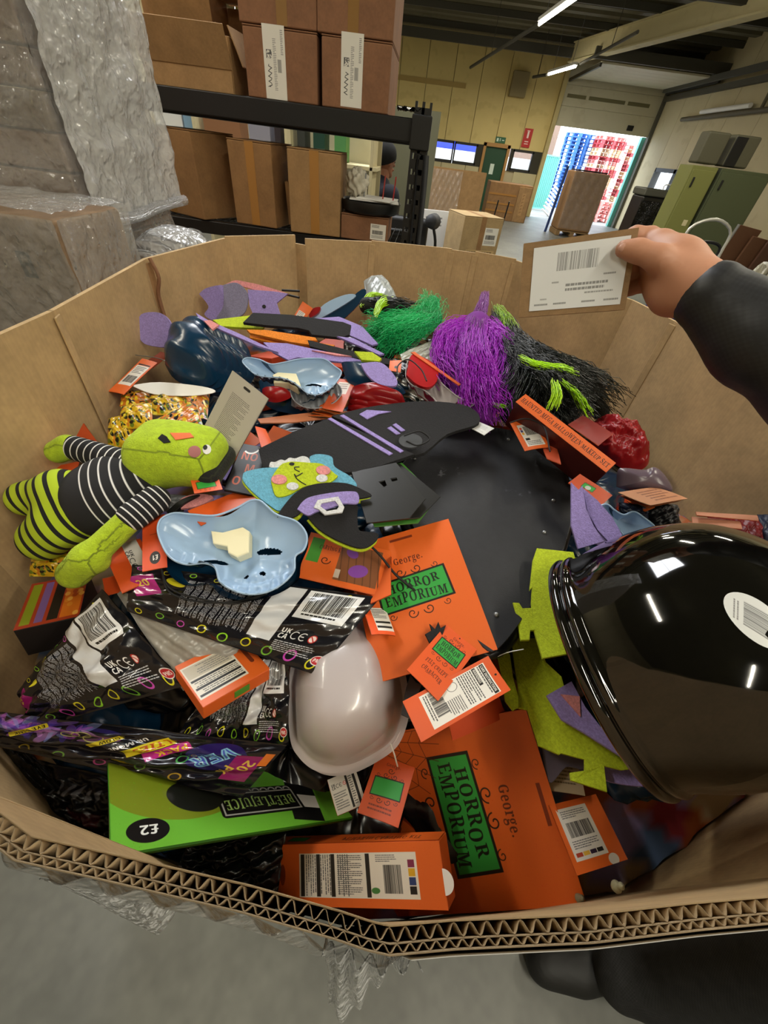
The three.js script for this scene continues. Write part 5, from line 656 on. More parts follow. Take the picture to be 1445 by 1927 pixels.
dome('frosted_mask', 'translucent frosted plastic mask bulging up below the black pack', [[541, 1290], [560, 1210], [610, 1160], [665, 1148], [712, 1172], [742, 1215], [758, 1270], [762, 1330], [748, 1385], [705, 1425], [650, 1452], [598, 1452], [562, 1425], [545, 1385]], 0.035, V3(0.05, 1, 0.25), 0.075, frosted, { flange: 0.13, pow: 2.8, pw2: 0.7, center: [640, 1320] });
// ---------------------------------------------------------------- black panel, cauldron, felt pieces
{
  const pl = planeAt([900, 1000], 0.0, V3(-0.03, 1, 0.06)), t = onPl(thing('black_shield_board', 'large round topped black panel with small screws lying on the heap', 'board'), pl);
  const o = [[742, 915], [762, 876], [800, 842], [850, 820], [908, 812], [966, 821], [1020, 848], [1058, 892], [1073, 940], [1066, 1000], [1040, 1072], [992, 1150], [938, 1222], [905, 1225], [860, 1150], [790, 1030]];
  const board = mat('#4b4c52', 0.5, { map: TX.scuff, bumpMap: TX.felt, bumpScale: 0.0002 });
  add(t, 'board', metres(cut(pl, o, 0.012, 0)), board); add(t, 'edge_band', metres(cut(pl, o, 0.05, -0.052)), mat('#1a1a1c', 0.4, { map: TX.scuff }));
  const q = o.map((p) => { const v = onPlane(...p, pl.C, pl.N).sub(pl.C); return V3(v.dot(pl.U), v.dot(pl.V), -0.004); }); add(t, 'edge_piping', tube(q, 0.009, 140, 8, true), mat('#141416', 0.35));
  for (const [x, y] of [[953, 836], [779, 872], [1036, 951], [1019, 1011], [929, 1165]]) { const v = onPlane(x, y, pl.C, pl.N).sub(pl.C); add(t, 'screw', new THREE.SphereGeometry(0.004, 10, 6, 0, 7, 0, 1.6).rotateX(Math.PI / 2).translate(v.dot(pl.U), v.dot(pl.V), 0.0122), M.steel); }
}
const flat = (name, label, px, lift, n, pieces, o = {}) => {     // felt or card cut-out made of stacked pieces [name, points, material, thickness, offset, opts]
  const pl = planeAt(px, lift, n), t = onPl(thing(name, label, o.cat ?? 'felt shape', o.group), pl);
  for (const [nm, pts, m, th, off, op] of pieces) add(t, nm, metres(cut(pl, pts, th ?? 0.003, off ?? 0, { bend: o.bend, ...op })), m);
  return [t, pl];
};
// felt witch with upturned hat
{
  const hair = c8([[100, 262], [115, 240], [200, 222], [285, 218], [430, 200], [437, 165], [480, 152], [545, 165], [560, 215], [640, 265], [668, 315], [570, 320], [400, 345], [330, 395], [285, 435], [230, 405], [160, 350], [105, 290]]), brim = c8([[275, 475], [300, 430], [360, 360], [430, 320], [520, 305], [620, 308], [700, 340], [742, 368], [670, 382], [560, 372], [470, 385], [410, 425], [375, 465], [320, 484]]), cone = c8([[425, 470], [480, 450], [560, 428], [666, 408], [672, 470], [680, 535], [720, 545], [773, 555], [770, 585], [720, 622], [660, 620], [560, 580], [480, 530]]);
  const sh = (a, dx, dy) => a.map(([x, y]) => [x + dx, y + dy]), z = 0.0028;
  const [t, pl] = flat('felt_witch', 'felt witch cut-out with blue hair, lime face and black buckled hat', [575, 935], 0.1, V3(0.12, 1, 0.35), [
    ['backing', sh(hair, -1, 3), M.limeFelt, 0.0025, -z], ['backing', sh(cone, -1, 3.5), M.limeFelt, 0.0025, -z], ['backing', sh(brim, 1, 3), M.limeFelt, 0.0025, -z],
    ['hair', hair, M.blueFelt, z, 0], ['curl', c8([[232, 212], [240, 190], [262, 190], [290, 178], [312, 182], [335, 168], [362, 172], [400, 160], [430, 172], [432, 205], [340, 203], [270, 222]]), M.whiteFelt, z, -0.001], ['face', c8([[300, 205], [345, 195], [430, 200], [500, 208], [560, 255], [572, 270], [520, 305], [420, 315], [330, 360], [270, 367], [250, 320], [245, 280], [275, 230]]), M.limeFelt, z, z],
    ['cheek', c8(ell(503, 240, 35, 22, 0.1)), M.pinkFelt, 0.002, 2 * z], ['cheek', c8(ell(283, 286, 38, 23, 0)), M.pinkFelt, 0.002, 2 * z], ['eye', c8(ell(350, 320, 29, 18)), M.whiteFelt, 0.002, 2 * z], ['eye', c8(ell(496, 280, 28, 18)), M.whiteFelt, 0.002, 2 * z], ['pupil', c8(ell(346, 207, 12, 7)), M.black, 0.001, 2 * z],
    ['hat_brim', brim, M.blackFelt, z, z * 2], ['hat_cone', cone, M.blackFelt, z, z], ['hat_band', c8([[375, 440], [400, 405], [440, 380], [540, 360], [635, 352], [672, 362], [673, 410], [600, 412], [540, 432], [470, 452], [425, 470]]), M.purpleFelt, z, z * 3],
    ['buckle', c8([[456, 436], [475, 400], [575, 383], [605, 435], [595, 460], [510, 472], [480, 445]]), M.whiteFelt, z, z * 4, { sharp: true, holes: [c8([[488, 432], [494, 416], [560, 403], [580, 430], [570, 446], [520, 455]])] }]]);
  const ln = (pts) => tube(c8(pts).map((p) => { const v = onPlane(...p, pl.C, pl.N).sub(pl.C); return V3(v.dot(pl.U), v.dot(pl.V), 2 * z + 0.0008); }), 0.0009, 16, 5);
  add(t, 'stitched_smile', ln([[358, 258], [372, 282], [396, 300], [418, 312]]), M.black); add(t, 'stitched_nose', ln([[384, 222], [360, 224], [362, 234], [386, 246]]), M.black); add(t, 'stitched_nose', ln([[360, 260], [368, 268], [400, 252]]), M.black);
  single('hanging_string', 'black hanging string trailing from the felt witch hat', 'cord', tube([surf(690, 1020, 0.1), surf(715, 1045, 0.08), surf(745, 1082, 0.075), surf(782, 1112, 0.07)], 0.0018, 30, 6), M.cord);
}
// black card packs with slots behind the witch
for (const [i, pts, lf, m] of [[0, [[664, 895], [756, 872], [822, 938], [786, 985], [705, 992]], 0.055, mat('#3f7a2a', 0.5)], [1, [[668, 892], [752, 874], [828, 936], [790, 975], [700, 985]], 0.068, mat('#161512', 0.4)], [2, [[662, 890], [745, 872], [800, 940], [770, 976], [690, 985]], 0.08, mat('#1b1a16', 0.4)]]) flat('slotted_black_card', ['green edged card under the slotted black cards', 'middle black card of the slotted cards behind the felt witch', 'top slotted black card behind the felt witch hat'][i], [740, 930], lf, V3(0, 1, 0.12), [['card', pts, m, 0.0015, 0, { sharp: true, holes: i === 2 ? [[[712, 908], [724, 905], [728, 915], [722, 918]], [[734, 902], [746, 900], [748, 905], [738, 908]]] : [] }]], { cat: 'card' });
// black banner felt with purple stripes
flat('striped_black_banner', 'black felt banner with two purple stripes behind the felt witch', [630, 845], 0.055, V3(0, 1, 0.1), [['felt', [[488, 850], [560, 815], [622, 792], [700, 826], [778, 860], [720, 880], [668, 893], [580, 900], [500, 900]], M.blackFelt, 0.006, 0, { sharp: true }], ['stripe', [[617, 795], [623, 793], [738, 860], [731, 863]], M.purpleFelt, 0.002, 0.006, { sharp: true }], ['stripe', [[640, 789], [646, 787], [758, 855], [752, 858]], M.purpleFelt, 0.002, 0.006, { sharp: true }]]);
flat('black_felt_hat', 'flat black felt hat with short purple stripes behind the black panel', [760, 800], 0.045, V3(0, 1, 0.1), [['felt', [[625, 788], [700, 770], [800, 760], [880, 770], [900, 800], [840, 822], [780, 862], [700, 822]], M.blackFelt, 0.006, 0], ['stripe', [[728, 812], [735, 809], [752, 822], [745, 824]], M.purpleFelt, 0.002, 0.006, { sharp: true }], ['stripe', [[738, 806], [744, 803], [761, 816], [754, 818]], M.purpleFelt, 0.002, 0.006, { sharp: true }], ['tab', [[676, 786], [690, 778], [735, 781], [712, 785], [690, 795]], M.purpleFelt, 0.002, 0.006, { sharp: true }]]);
flat('grey_felt_tab', 'grey rounded felt tab with black elastic on the striped hat', [775, 832], 0.06, V3(0, 1, 0.1), [['felt', ell(772, 832, 22, 13), mat('#3f4145', 0.8), 0.003]]);
single('black_elastic', 'loop of thin black elastic beside the grey felt tab', 'elastic', tube([surf(760, 820, 0.07), surf(790, 812, 0.075), surf(808, 826, 0.07), surf(785, 838, 0.065), surf(765, 830, 0.065)], 0.0015, 40, 6), M.cord);
// lime and purple felt beside the cauldron
{
  const nL = V3(-0.15, 1, 0.15), wav = (x, y) => 0.004 * Math.sin(x * 40) + 0.004 * Math.sin(y * 30);
  flat('lime_felt_garland', 'lower long lime felt monster strip tucked under the cauldron', [1040, 1330], 0.05, nL, [['felt', cR([[212, 520], [250, 570], [330, 570], [370, 690], [440, 760], [470, 860], [560, 1020], [700, 1120], [810, 1190], [740, 1200], [650, 1180], [660, 1305], [495, 1250], [492, 1215], [560, 1205], [560, 1150], [448, 1118], [440, 1125], [345, 1080], [290, 910], [245, 900], [240, 800], [215, 620]]), M.limeFelt, 0.004, 0, { sharp: true }]], { bend: wav });
  flat('lime_felt_garland', 'upper lime felt monster strip with bolt beside the cauldron lip', [1020, 1150], 0.085, nL, [['felt', cR([[330, 142], [500, 165], [520, 250], [500, 350], [500, 480], [500, 640], [362, 660], [345, 600], [320, 520], [310, 440], [305, 400], [306, 330], [295, 340], [310, 200]]), M.limeFelt, 0.004, 0, { sharp: true }], ['bolt', cR([[217, 398], [245, 400], [262, 425], [306, 425], [312, 470], [325, 525], [300, 525], [298, 570], [258, 570], [240, 480]]), M.limeFelt, 0.004, 0.001, { sharp: true }]], { bend: wav });
  flat('lime_felt_garland', 'narrow lime felt sliver next to the care label tag', [955, 1290], 0.04, nL, [['felt', cR([[140, 640], [165, 605], [200, 650], [215, 760], [240, 850], [240, 900], [215, 915], [180, 870], [165, 760]]), M.limeFelt, 0.004, 0, { sharp: true }]]);
  flat('purple_felt_ear', 'purple felt ear with pink triangle under the cauldron', [1080, 1350], 0.075, nL, [['felt', cR([[378, 845], [495, 778], [560, 900], [660, 1030], [830, 1195], [700, 1115], [560, 1025], [450, 960]]), M.purpleFelt, 0.004, 0, { sharp: true }], ['inner_ear', cR([[443, 842], [530, 852], [534, 945]]), M.pinkFelt, 0.003, 0.004, { sharp: true }]]);
  flat('purple_felt_ear', 'purple felt tongue end below the cauldron', [1170, 1455], 0.06, nL, [['felt', cR([[610, 1180], [690, 1170], [800, 1195], [885, 1240], [850, 1278], [700, 1262], [630, 1230]]), M.purpleFelt, 0.004, 0]]);
  flat('grey_felt_scrap', 'grey lilac felt scrap under the lime bolt', [1065, 1435], 0.03, nL, [['felt', cR([[355, 1090], [440, 1125], [555, 1150], [550, 1195], [470, 1185], [400, 1260], [370, 1200]]), mat('#6b6478', 0.9), 0.003, 0]]);
  card('kraft_barcode_card', 'pale brown backing card behind the lime felt strip', 'card', [[1022, 1410], [1085, 1440], [1100, 1490], [1035, 1495]], 0.02, print(128, 128, '#b7a68c', (g) => { textLines(g, 10, 20, 100, 6, 14, '#6b5d48', 3); }), { back: M.kraft });
  // cauldron
  const cc = [1152, 1250], w = ray(...cc).normalize().negate(), rt = V3(1, 0, 0).applyQuaternion(camera.quaternion), r1 = rt.addScaledVector(w, -rt.dot(w)).normalize(), u1 = w.clone().cross(r1);
  const ax = r1.clone().multiplyScalar(0.955).addScaledVector(u1, 0.26).addScaledVector(w, 0.24).normalize(), C = onY(...cc, 1.135), R = onPlane(1092, 1020, C, w).distanceTo(onPlane(1212, 1478, C, w)) / 2 * 0.97;
  const cd = thing('plastic_cauldron', 'glossy black plastic cauldron lying on its side with oval sticker', 'cauldron', undefined, C); cd.quaternion.setFromUnitVectors(V3(0, 1, 0), ax);
  const prof = [[0.93, -0.02], [0.97, -0.03], [1.0, -0.01], [1.005, 0.03], [0.985, 0.055], [0.965, 0.065], [0.985, 0.085], [0.99, 0.12], [0.97, 0.15], [0.965, 0.2], [0.985, 0.4], [0.985, 0.62], [0.95, 0.85], [0.87, 1.07], [0.75, 1.25], [0.58, 1.4], [0.38, 1.5], [0.2, 1.54], [0.0, 1.55]];
  const pc = new THREE.SplineCurve(prof.map(([a, b]) => V2(a * R, b * R))).getPoints(110).map((p) => V2(Math.max(0, p.x), p.y)), inner = pc.map((p) => V2(Math.max(0, p.x - 0.003), p.y - 0.001)).reverse();
  const bowl = add(cd, 'bowl', new THREE.LatheGeometry(pc, 120), mat('#070706', 0.07, { clearcoat: 1, clearcoatRoughness: 0.03 }));
  add(cd, 'inside', new THREE.LatheGeometry(inner.slice(0, -3), 80), mat('#0a0a0a', 0.4));
  cd.updateMatrixWorld(true); const rc = new THREE.Raycaster(CAM, ray(1422, 1166).normalize()); bowl.material.side = THREE.DoubleSide; const hit = rc.intersectObject(bowl)[0]; bowl.material.side = THREE.FrontSide;
  if (hit) { const n = hit.face.normal.clone().transformDirection(cd.matrixWorld); if (n.dot(w) < 0) n.negate(); const g = new THREE.CircleGeometry(0.02, 40); g.scale(0.82, 1.35, 1); const p = g.attributes.position; for (let i = 0; i < p.count; i++) p.setZ(i, 0.0008 - (p.getX(i) ** 2 + p.getY(i) ** 2) / (2 * R)); g.computeVertexNormals(); g.rotateZ(0.5); const up = u1.clone().addScaledVector(n, -u1.dot(n)).normalize(), m = new THREE.Matrix4().makeBasis(up.clone().cross(n), up, n).setPosition(hit.point).premultiply(cd.matrixWorld.clone().invert()); g.applyMatrix4(m); const st = add(cd, 'sticker', g, print(160, 160, '#c9cbca', (q) => { q.save(); q.translate(80, 80); q.rotate(-0.5); textLines(q, -40, -55, 80, 2, 9, '#777', 2); barcode(q, -44, -30, 88, 62, 8, '#5a5c5c'); textLines(q, -36, 42, 72, 1, 10, '#777', 5); q.restore(); }, 0.5)); }
}
// ---------------------------------------------------------------- pale skull mask, hollow side up
const skull = (name, label, out, ctr, lift, n, depth, eyes, nose, foam, o = {}) => {
  const [t, pl, at] = dome(name, label, out, lift, n, -depth, o.inner ?? M.paleBlue, { center: ctr, pow: 2.1, pw2: 0.6, nu: 140, nv: 44, holes: [...eyes, ...nose], under: o.outer ?? M.teal, inName: 'hollow_face', bumps: [...eyes.map(([x, y]) => [x, y, 0.02, 0.008]), ...(o.bumps ?? [])], ripple: (x, y, v) => 0.004 * Math.sin(x * 420 + y * 120) * smooth(o.rip ?? 0.55, 0.9, v) * (y < o.ripY ? 1 : 0) });
  const rimTube = out.map((p) => at(...p, 0)); add(t, 'rolled_edge', tube(rimTube, 0.0016, 160, 5, true), o.inner ?? M.paleBlue);
  if (foam) { const [fx, fy, pts] = foam, f = pts.map((p) => at(...p)), sh = new THREE.Shape(f.map((p) => V2(p.x, p.y))); const c = at(fx, fy); add(t, 'foam_pad', new THREE.ExtrudeGeometry(sh, { depth: 0.014, bevelEnabled: true, bevelSize: 0.002, bevelThickness: 0.002, bevelSegments: 2 }).translate(0, 0, -depth * 0.85), M.foam); }
  return t;
};
skull('skull_mask', 'pale blue hollow skull mask with foam pad lying in front', [[297, 992], [304, 976], [325, 966], [360, 968], [405, 970], [445, 956], [472, 942], [488, 942], [520, 968], [558, 982], [577, 1008], [572, 1034], [556, 1046], [553, 1074], [532, 1098], [502, 1114], [468, 1118], [438, 1110], [414, 1094], [405, 1068], [386, 1060], [350, 1062], [322, 1050], [304, 1022]], [450, 1035], 0.135, V3(-0.05, 1, 0.3), 0.035, [[390, 1048, 30, 9, 0.15], [497, 1023, 30, 8, 0.12]], [[453, 1072, 6, 5], [486, 1066, 6, 6]], [430, 1010, [[392, 992], [412, 995], [450, 985], [461, 992], [460, 1030], [440, 1038], [425, 1030], [423, 1018], [396, 1012]]], { ripY: -0.01, rip: 0.6, bumps: [[470, 1070, 0.012, 0.012], [440, 1050, 0.014, -0.008], [520, 1045, 0.016, -0.008], [430, 975, 0.02, -0.01], [350, 1000, 0.02, -0.006], ...Array.from({ length: 9 }, (_, k) => [418 + k * 15, 1092 + 14 * Math.sin(k / 8 * Math.PI) - k * 3, 0.0045, 0.0055]), ...Array.from({ length: 8 }, (_, k) => [425 + k * 15, 1080 + 12 * Math.sin(k / 7 * Math.PI) - k * 3, 0.004, -0.004])] });
dome('teal_under_mask', 'dark teal hollow mask nested under the pale skull mask', [[300, 1010], [312, 985], [350, 975], [420, 978], [480, 960], [525, 978], [566, 1000], [580, 1022], [566, 1060], [560, 1090], [525, 1115], [470, 1130], [420, 1122], [390, 1098], [345, 1100], [312, 1070]], 0.115, V3(-0.05, 1, 0.3), -0.036, M.teal, { pow: 2.1, pw2: 0.6, nu: 80, nv: 24, under: M.teal });
for (const [l, k] of [['looped black elastic under the pale skull mask', 0], ['second black elastic loop next to the pale skull mask', 1]]) single('mask_elastic', l, 'elastic', tube([surf(302, 1065, 0.12), surf(318, 1105 + k * 8, 0.12), surf(380, 1128 + k * 5, 0.122), surf(450, 1135 - k * 4, 0.122), surf(500, 1118, 0.12)], 0.0014, 40, 5), M.cord);
// ---------------------------------------------------------------- plush monster
{
  const J = (x, y, l) => surf(x, y, l), b = thing('plush_monster', 'lime green plush monster in striped shirt and striped trousers', 'plush toy');
  const paint = (g, f) => { const p = g.attributes.position, c = new Float32Array(p.count * 3), q = V3(0, 0, 0); for (let i = 0; i < p.count; i++) { const k = f(q.fromBufferAttribute(p, i)); c.set(k, i * 3); } g.setAttribute('color', new THREE.BufferAttribute(c, 3)); return g; };
  const LIME = [0.45, 0.62, 0.02], BLK = [0.012, 0.012, 0.016], WHT = [0.75, 0.75, 0.75], pm = mat('#ffffff', 0.95, { vertexColors: true, map: TX.plush, bumpMap: TX.felt, bumpScale: 0.0012, sheen: 0.3, sheenColor: new THREE.Color(0.6, 0.7, 0.3) });
  const along = (g, a, d) => { const n = d.clone().normalize(), p = g.attributes.position, uv = new Float32Array(p.count * 2), q = V3(0, 0, 0); for (let i = 0; i < p.count; i++) { q.fromBufferAttribute(p, i).sub(a); uv[i * 2] = 0.5; uv[i * 2 + 1] = q.dot(n); } g.setAttribute('uv', new THREE.BufferAttribute(uv, 2)); return g; };
  const band = (len, draw) => { const t = canvas(8, 512, '#19191d', (c) => draw(c, (y) => 512 - y / len * 512)); t.wrapS = t.wrapT = THREE.RepeatWrapping; t.repeat.set(1, 1 / len); return mat('#ffffff', 0.95, { map: t, sheen: 0.2 }); };
  const neck = J(292, 890, 0.09), hip = J(150, 960, 0.075), up = V3(0, 1, 0);
  const tdir = hip.clone().sub(neck), side = tdir.clone().cross(up).normalize();
  const torso = blob([[neck.clone().lerp(hip, 0.12), neck.clone().lerp(hip, 0.78), 0.03, 0.05], [neck.clone().lerp(hip, 0.55).addScaledVector(side, 0.024), neck.clone().lerp(hip, 0.55).addScaledVector(side, -0.024), 0.042, 0.042]], 0.03, 0.0032);
  const L = tdir.length(), td = tdir.clone().normalize(); add(b, 'striped_shirt', along(torso, neck, td), band(0.4, (c, Y) => { c.fillStyle = '#dcdcdc'; for (let s = 0.002; s < L * 0.66; s += 0.0125) c.fillRect(0, Y(s) - 1.4, 8, 2.8); }));
  const k1 = J(112, 925, 0.09), f1 = J(50, 938, 0.07), k2 = J(110, 990, 0.08), f2 = J(85, 1012, 0.06);
  const pants = blob([[hip.clone().lerp(neck, 0.06), hip.clone().addScaledVector(side, 0.0).lerp(k1, 0.4), 0.047, 0.042], [hip, k1, 0.036, 0.028], [k1, f1, 0.027, 0.026], [hip, k2, 0.036, 0.03], [k2, f2, 0.03, 0.034]], 0.018, 0.0032);
  add(b, 'striped_trousers', along(pants, neck, td), band(0.017, (c, Y) => { c.fillStyle = '#b4cd2c'; c.fillRect(0, 0, 8, 330); }));
  const sh1 = J(262, 878, 0.095), h1 = J(140, 843, 0.08), sleeve = blob([[sh1, h1, 0.02, 0.019]], 0.01, 0.0032), a1 = h1.clone().sub(sh1); add(b, 'sleeve', along(sleeve, sh1, a1), band(0.0125, (c) => { c.fillStyle = '#dcdcdc'; c.fillRect(0, 200, 8, 90); })); add(b, 'hand', paint(blob([[J(128, 842, 0.08), J(110, 850, 0.075), 0.02, 0.018]], 0.01, 0.0032), () => LIME), pm);
  const sh2 = J(292, 940, 0.115), e2 = J(250, 972, 0.125), h2 = J(165, 1052, 0.12), h3 = J(140, 1078, 0.1), a2 = e2.clone().sub(sh2); add(b, 'sleeve', along(blob([[sh2, e2, 0.02, 0.02]], 0.01, 0.0032), sh2, a2), band(0.0085, (c) => { c.fillStyle = '#dcdcdc'; c.fillRect(0, 200, 8, 110); })); add(b, 'arm', paint(blob([[e2.clone().lerp(h2, 0.06), h2, 0.017, 0.018], [h2, h3, 0.021, 0.021], [h2.clone().lerp(h3, 0.2), J(190, 1060, 0.105), 0.012, 0.01]], 0.01, 0.0032), () => LIME), pm);
  const hc = J(335, 852, 0.1), hu = J(395, 868, 0.1).sub(J(275, 850, 0.1)).normalize(), hv = up.clone().addScaledVector(hu, -up.dot(hu)).normalize(), hw = hu.clone().cross(hv);
  const hd = (p) => { const d = p.clone().sub(hc), x = Math.abs(d.dot(hu)), y = Math.abs(d.dot(hv)), z = Math.abs(d.dot(hw)), q = V3(Math.max(x - 0.034, 0), Math.max(y - 0.002, 0), Math.max(z - 0.016, 0)); return q.length() - 0.036; };
  add(b, 'head', paint(sdf((p) => smin(hd(p), capsule(p, neck, hc, 0.022, 0.03), 0.035), [hc.x - 0.12, hc.y - 0.09, hc.z - 0.12], [hc.x + 0.12, hc.y + 0.09, hc.z + 0.12], 0.0035), () => LIME), pm);
  add(b, 'hair', paint(blob([[hc.clone().addScaledVector(hu, 0.06).addScaledVector(hw, -0.026).addScaledVector(hv, -0.012), hc.clone().addScaledVector(hu, 0.06).addScaledVector(hw, 0.034).addScaledVector(hv, -0.012), 0.017, 0.017]], 0.01, 0.0035), () => [0.008, 0.008, 0.009]), pm);
  add(b, 'ear', paint(blob([[J(262, 872, 0.09), J(300, 915, 0.085), 0.012, 0.009]], 0.01, 0.003), () => LIME), pm);
  const onHead = (px, py, off) => { const d = ray(px, py).normalize(); let t = hc.distanceTo(CAM) - 0.12, best = t, bd = 9; for (let k = 0; k < 60; k++) { const q = CAM.clone().addScaledVector(d, t), h = smin(hd(q), capsule(q, neck, hc, 0.022, 0.03), 0.035); if (h < bd) { bd = h; best = t; } if (h < 1e-5 || t > hc.distanceTo(CAM) + 0.1) break; t += Math.max(h * 0.9, 1e-5); } return CAM.clone().addScaledVector(d, best - off); };
  const face = (nm, pts, m, off = 0.0012) => { const cx = pts.reduce((a, p) => a + p[0], 0) / pts.length, cy = pts.reduce((a, p) => a + p[1], 0) / pts.length, e = [...pts, pts[0]]; add(b, nm, sheet((u, v) => { const w = u * pts.length, i = Math.min(pts.length - 1, Math.floor(w)), k = clamp(v, 0.02, 1), x = lerp(e[i][0], e[i + 1][0], w - i), y = lerp(e[i][1], e[i + 1][1], w - i); return onHead(lerp(cx, x, k), lerp(cy, y, k), off); }, pts.length * 3, 6, 0.0012), m); };
  face('mouth', [[297, 825], [305, 817], [314, 822], [321, 832], [308, 834]], M.blackFelt); face('nose', [[320, 815], [358, 815], [365, 823], [330, 828]], mat('#d9662c', 0.7)); face('cheek', ell(366, 850, 12, 11), M.pinkFelt); face('eye', ell(389, 846, 8, 9), M.white, 0.002); face('pupil', ell(386, 842, 4, 4.5), M.black, 0.0032);
  add(b, 'swing_label', (() => { const f = fitRect([[357, 900], [408, 893], [420, 922], [366, 928]], 0.115); const g = sheet((u, v) => f.c.clone().addScaledVector(f.U, (u - 0.5) * f.w).addScaledVector(f.V, (v - 0.5) * f.h), 2, 2, 0.001); return g; })(), print(128, 80, '#d9561e', (g) => signPrint(g, 62, 44, 84, 34, false)));
}
// ---------------------------------------------------------------- the far half of the heap
const nF = V3(0, 1, 0.35), nU = V3(0, 0.55, 0.83);
flat('purple_felt_bat', 'purple felt bat wings standing against the far wall', [430, 565], 0.085, nU, [['wing', cF([[455, 140], [490, 112], [575, 100], [582, 160], [570, 220], [530, 268], [480, 240], [500, 200]]), M.purpleFelt, 0.004, 0], ['body', cF([[575, 100], [640, 90], [690, 140], [682, 220], [640, 256], [545, 262], [575, 200]]), feltMat('#8b86a4'), 0.004, 0.004], ['wing', cF([[690, 120], [820, 130], [885, 140], [830, 185], [850, 250], [720, 246], [700, 200]]), M.purpleFelt, 0.004, 0.002, { sharp: true }], ['rear_edge', cF([[560, 98], [620, 70], [680, 78], [760, 96], [884, 138], [760, 125], [640, 95]]), M.pinkFelt, 0.003, -0.006], ['eye', cF(ell(770, 203, 8, 8)), M.black, 0.002, 0.006]]);
for (const [l, a] of [['upper black string end beside the purple felt bat', [[530, 546], [548, 547], [564, 548]]], ['lower black string end beside the purple felt bat', [[534, 553], [550, 557], [563, 560]]]]) single('black_string', l, 'cord', tube(a.map(([x, y]) => surf(x, y, 0.08)), 0.003, 12, 6), M.cord);
flat('purple_felt_disc', 'rounded purple felt piece leaning by the far left wall', [292, 622], 0.09, nU, [['felt', cF([[155, 300], [175, 240], [250, 230], [300, 255], [328, 310], [320, 365], [290, 395], [250, 395], [190, 380], [160, 340]]), M.purpleFelt, 0.004, 0]]);
flat('lime_felt_strip', 'short lime felt end beside the teal mask stack', [325, 627], 0.05, nF, [['felt', cF([[268, 325], [280, 312], [350, 315], [340, 335]]), M.limeFelt, 0.004, 0, { sharp: true }]]);
// nested dark masks
const nest = (name, label, grp, out, n, lift0, dl, dx, dy, hgt, m, nrm, cat = 'mask') => { for (let k = n - 1; k >= 0; k--) dome(name, k ? ORD[k] + ' ' + label[1] : label[0], out.map(([x, y]) => [x + dx * k, y + dy * k]), lift0 - dl * k, nrm, hgt, m, { pow: 2, pw2: 0.7, nu: 48, nv: 16, ripple: (x, y, v) => 0.007 * Math.sin(y * 130 + x * 40) * smooth(0.2, 0.7, v) * (1 - smooth(0.85, 1, v)), group: k ? grp : undefined }); };
nest('teal_mask', ['dark teal ribbed mask on top of the nested teal masks', 'dark teal mask down the nest below the ribbed one'], 'nested teal masks', cF([[285, 480], [288, 400], [320, 330], [370, 290], [430, 280], [500, 292], [550, 340], [575, 410], [590, 470], [560, 530], [510, 580], [420, 588], [330, 550]]), 5, 0.075, 0.011, 13, 5, 0.06, M.teal, V3(0.1, 1, 0.45));
// far pale mask with foam, silver mask, red and navy shells below
dome('navy_mask', 'dark navy mask shell under the far pale mask', cF([[740, 560], [900, 570], [1060, 640], [1140, 620], [1120, 690], [1000, 722], [860, 712], [770, 670]]), 0.015, nF, 0.03, M.teal, { nu: 48, nv: 14 });
dome('red_lining', 'red shell edge between navy and silver masks', cF([[755, 605], [830, 600], [890, 612], [895, 640], [830, 664], [770, 650]]), 0.045, nF, 0.02, M.red, { nu: 32, nv: 10 });
skull('silver_mask', 'silver grey hollow mask under the far pale mask', cF([[895, 600], [940, 606], [1000, 625], [1060, 612], [1120, 576], [1142, 615], [1100, 668], [1020, 692], [950, 682], [908, 648]]), [545, 750], 0.05, nF, 0.02, [], [], null, { inner: mat('#8d9096', 0.2), outer: M.teal, ripY: 9, rip: 0.3 });
skull('pale_mask', 'pale blue hollow mask with foam strip far back in the heap', cF([[662, 462], [680, 448], [740, 455], [800, 478], [860, 470], [930, 455], [1000, 450], [1060, 455], [1110, 490], [1140, 515], [1120, 560], [1080, 600], [1030, 625], [980, 620], [940, 590], [900, 562], [850, 545], [780, 540], [730, 530], [690, 500]]), [545, 700], 0.085, nF, 0.03, [[588, 712, 19, 3.5, -0.05]], [[587, 731, 2.5, 2.5]], [535, 703, cF([[808, 512], [830, 502], [915, 508], [935, 560], [925, 575], [880, 548], [812, 545]])], { ripY: -0.01 });
for (let k = 0; k < 5; k++) card('mask_header_card', k ? ORD[k] + ' orange header card down the fan under the far masks' : 'topmost orange header card with print beside the silver mask', 'card', cF([[1128 + k * 3, 520 + k * 26], [1212 + k * 2, 575 + k * 22], [1150 - k * 12, 690 + k * 8], [1045 - k * 20, 705 + k * 8]]), 0.05 - k * 0.009, k ? M.orange : print(128, 128, '#c9532a', (g) => { g.fillStyle = '#d8c9bb'; g.fillRect(20, 14, 80, 50); textLines(g, 26, 20, 66, 4, 9, '#6b4a3a', 2); }), { group: k ? 'fanned header cards' : undefined, back: M.kraft, t: 0.0008 });
flat('long_backing_card', 'long orange backed card lying flat in front of the far masks', [600, 787], 0.02, V3(0, 1, 0.1), [['card', cF([[735, 748], [1040, 712], [1220, 712], [1150, 735], [900, 765], [750, 768]]), mat('#b9714c', 0.6), 0.002, 0, { sharp: true }]], { cat: 'card' });
dome('navy_mask', 'navy mask shell with purple felt lying on it', cF([[1140, 472], [1240, 478], [1330, 560], [1440, 600], [1440, 625], [1330, 632], [1240, 610], [1170, 560]]), 0.055, nF, 0.03, M.teal, { nu: 40, nv: 12 });
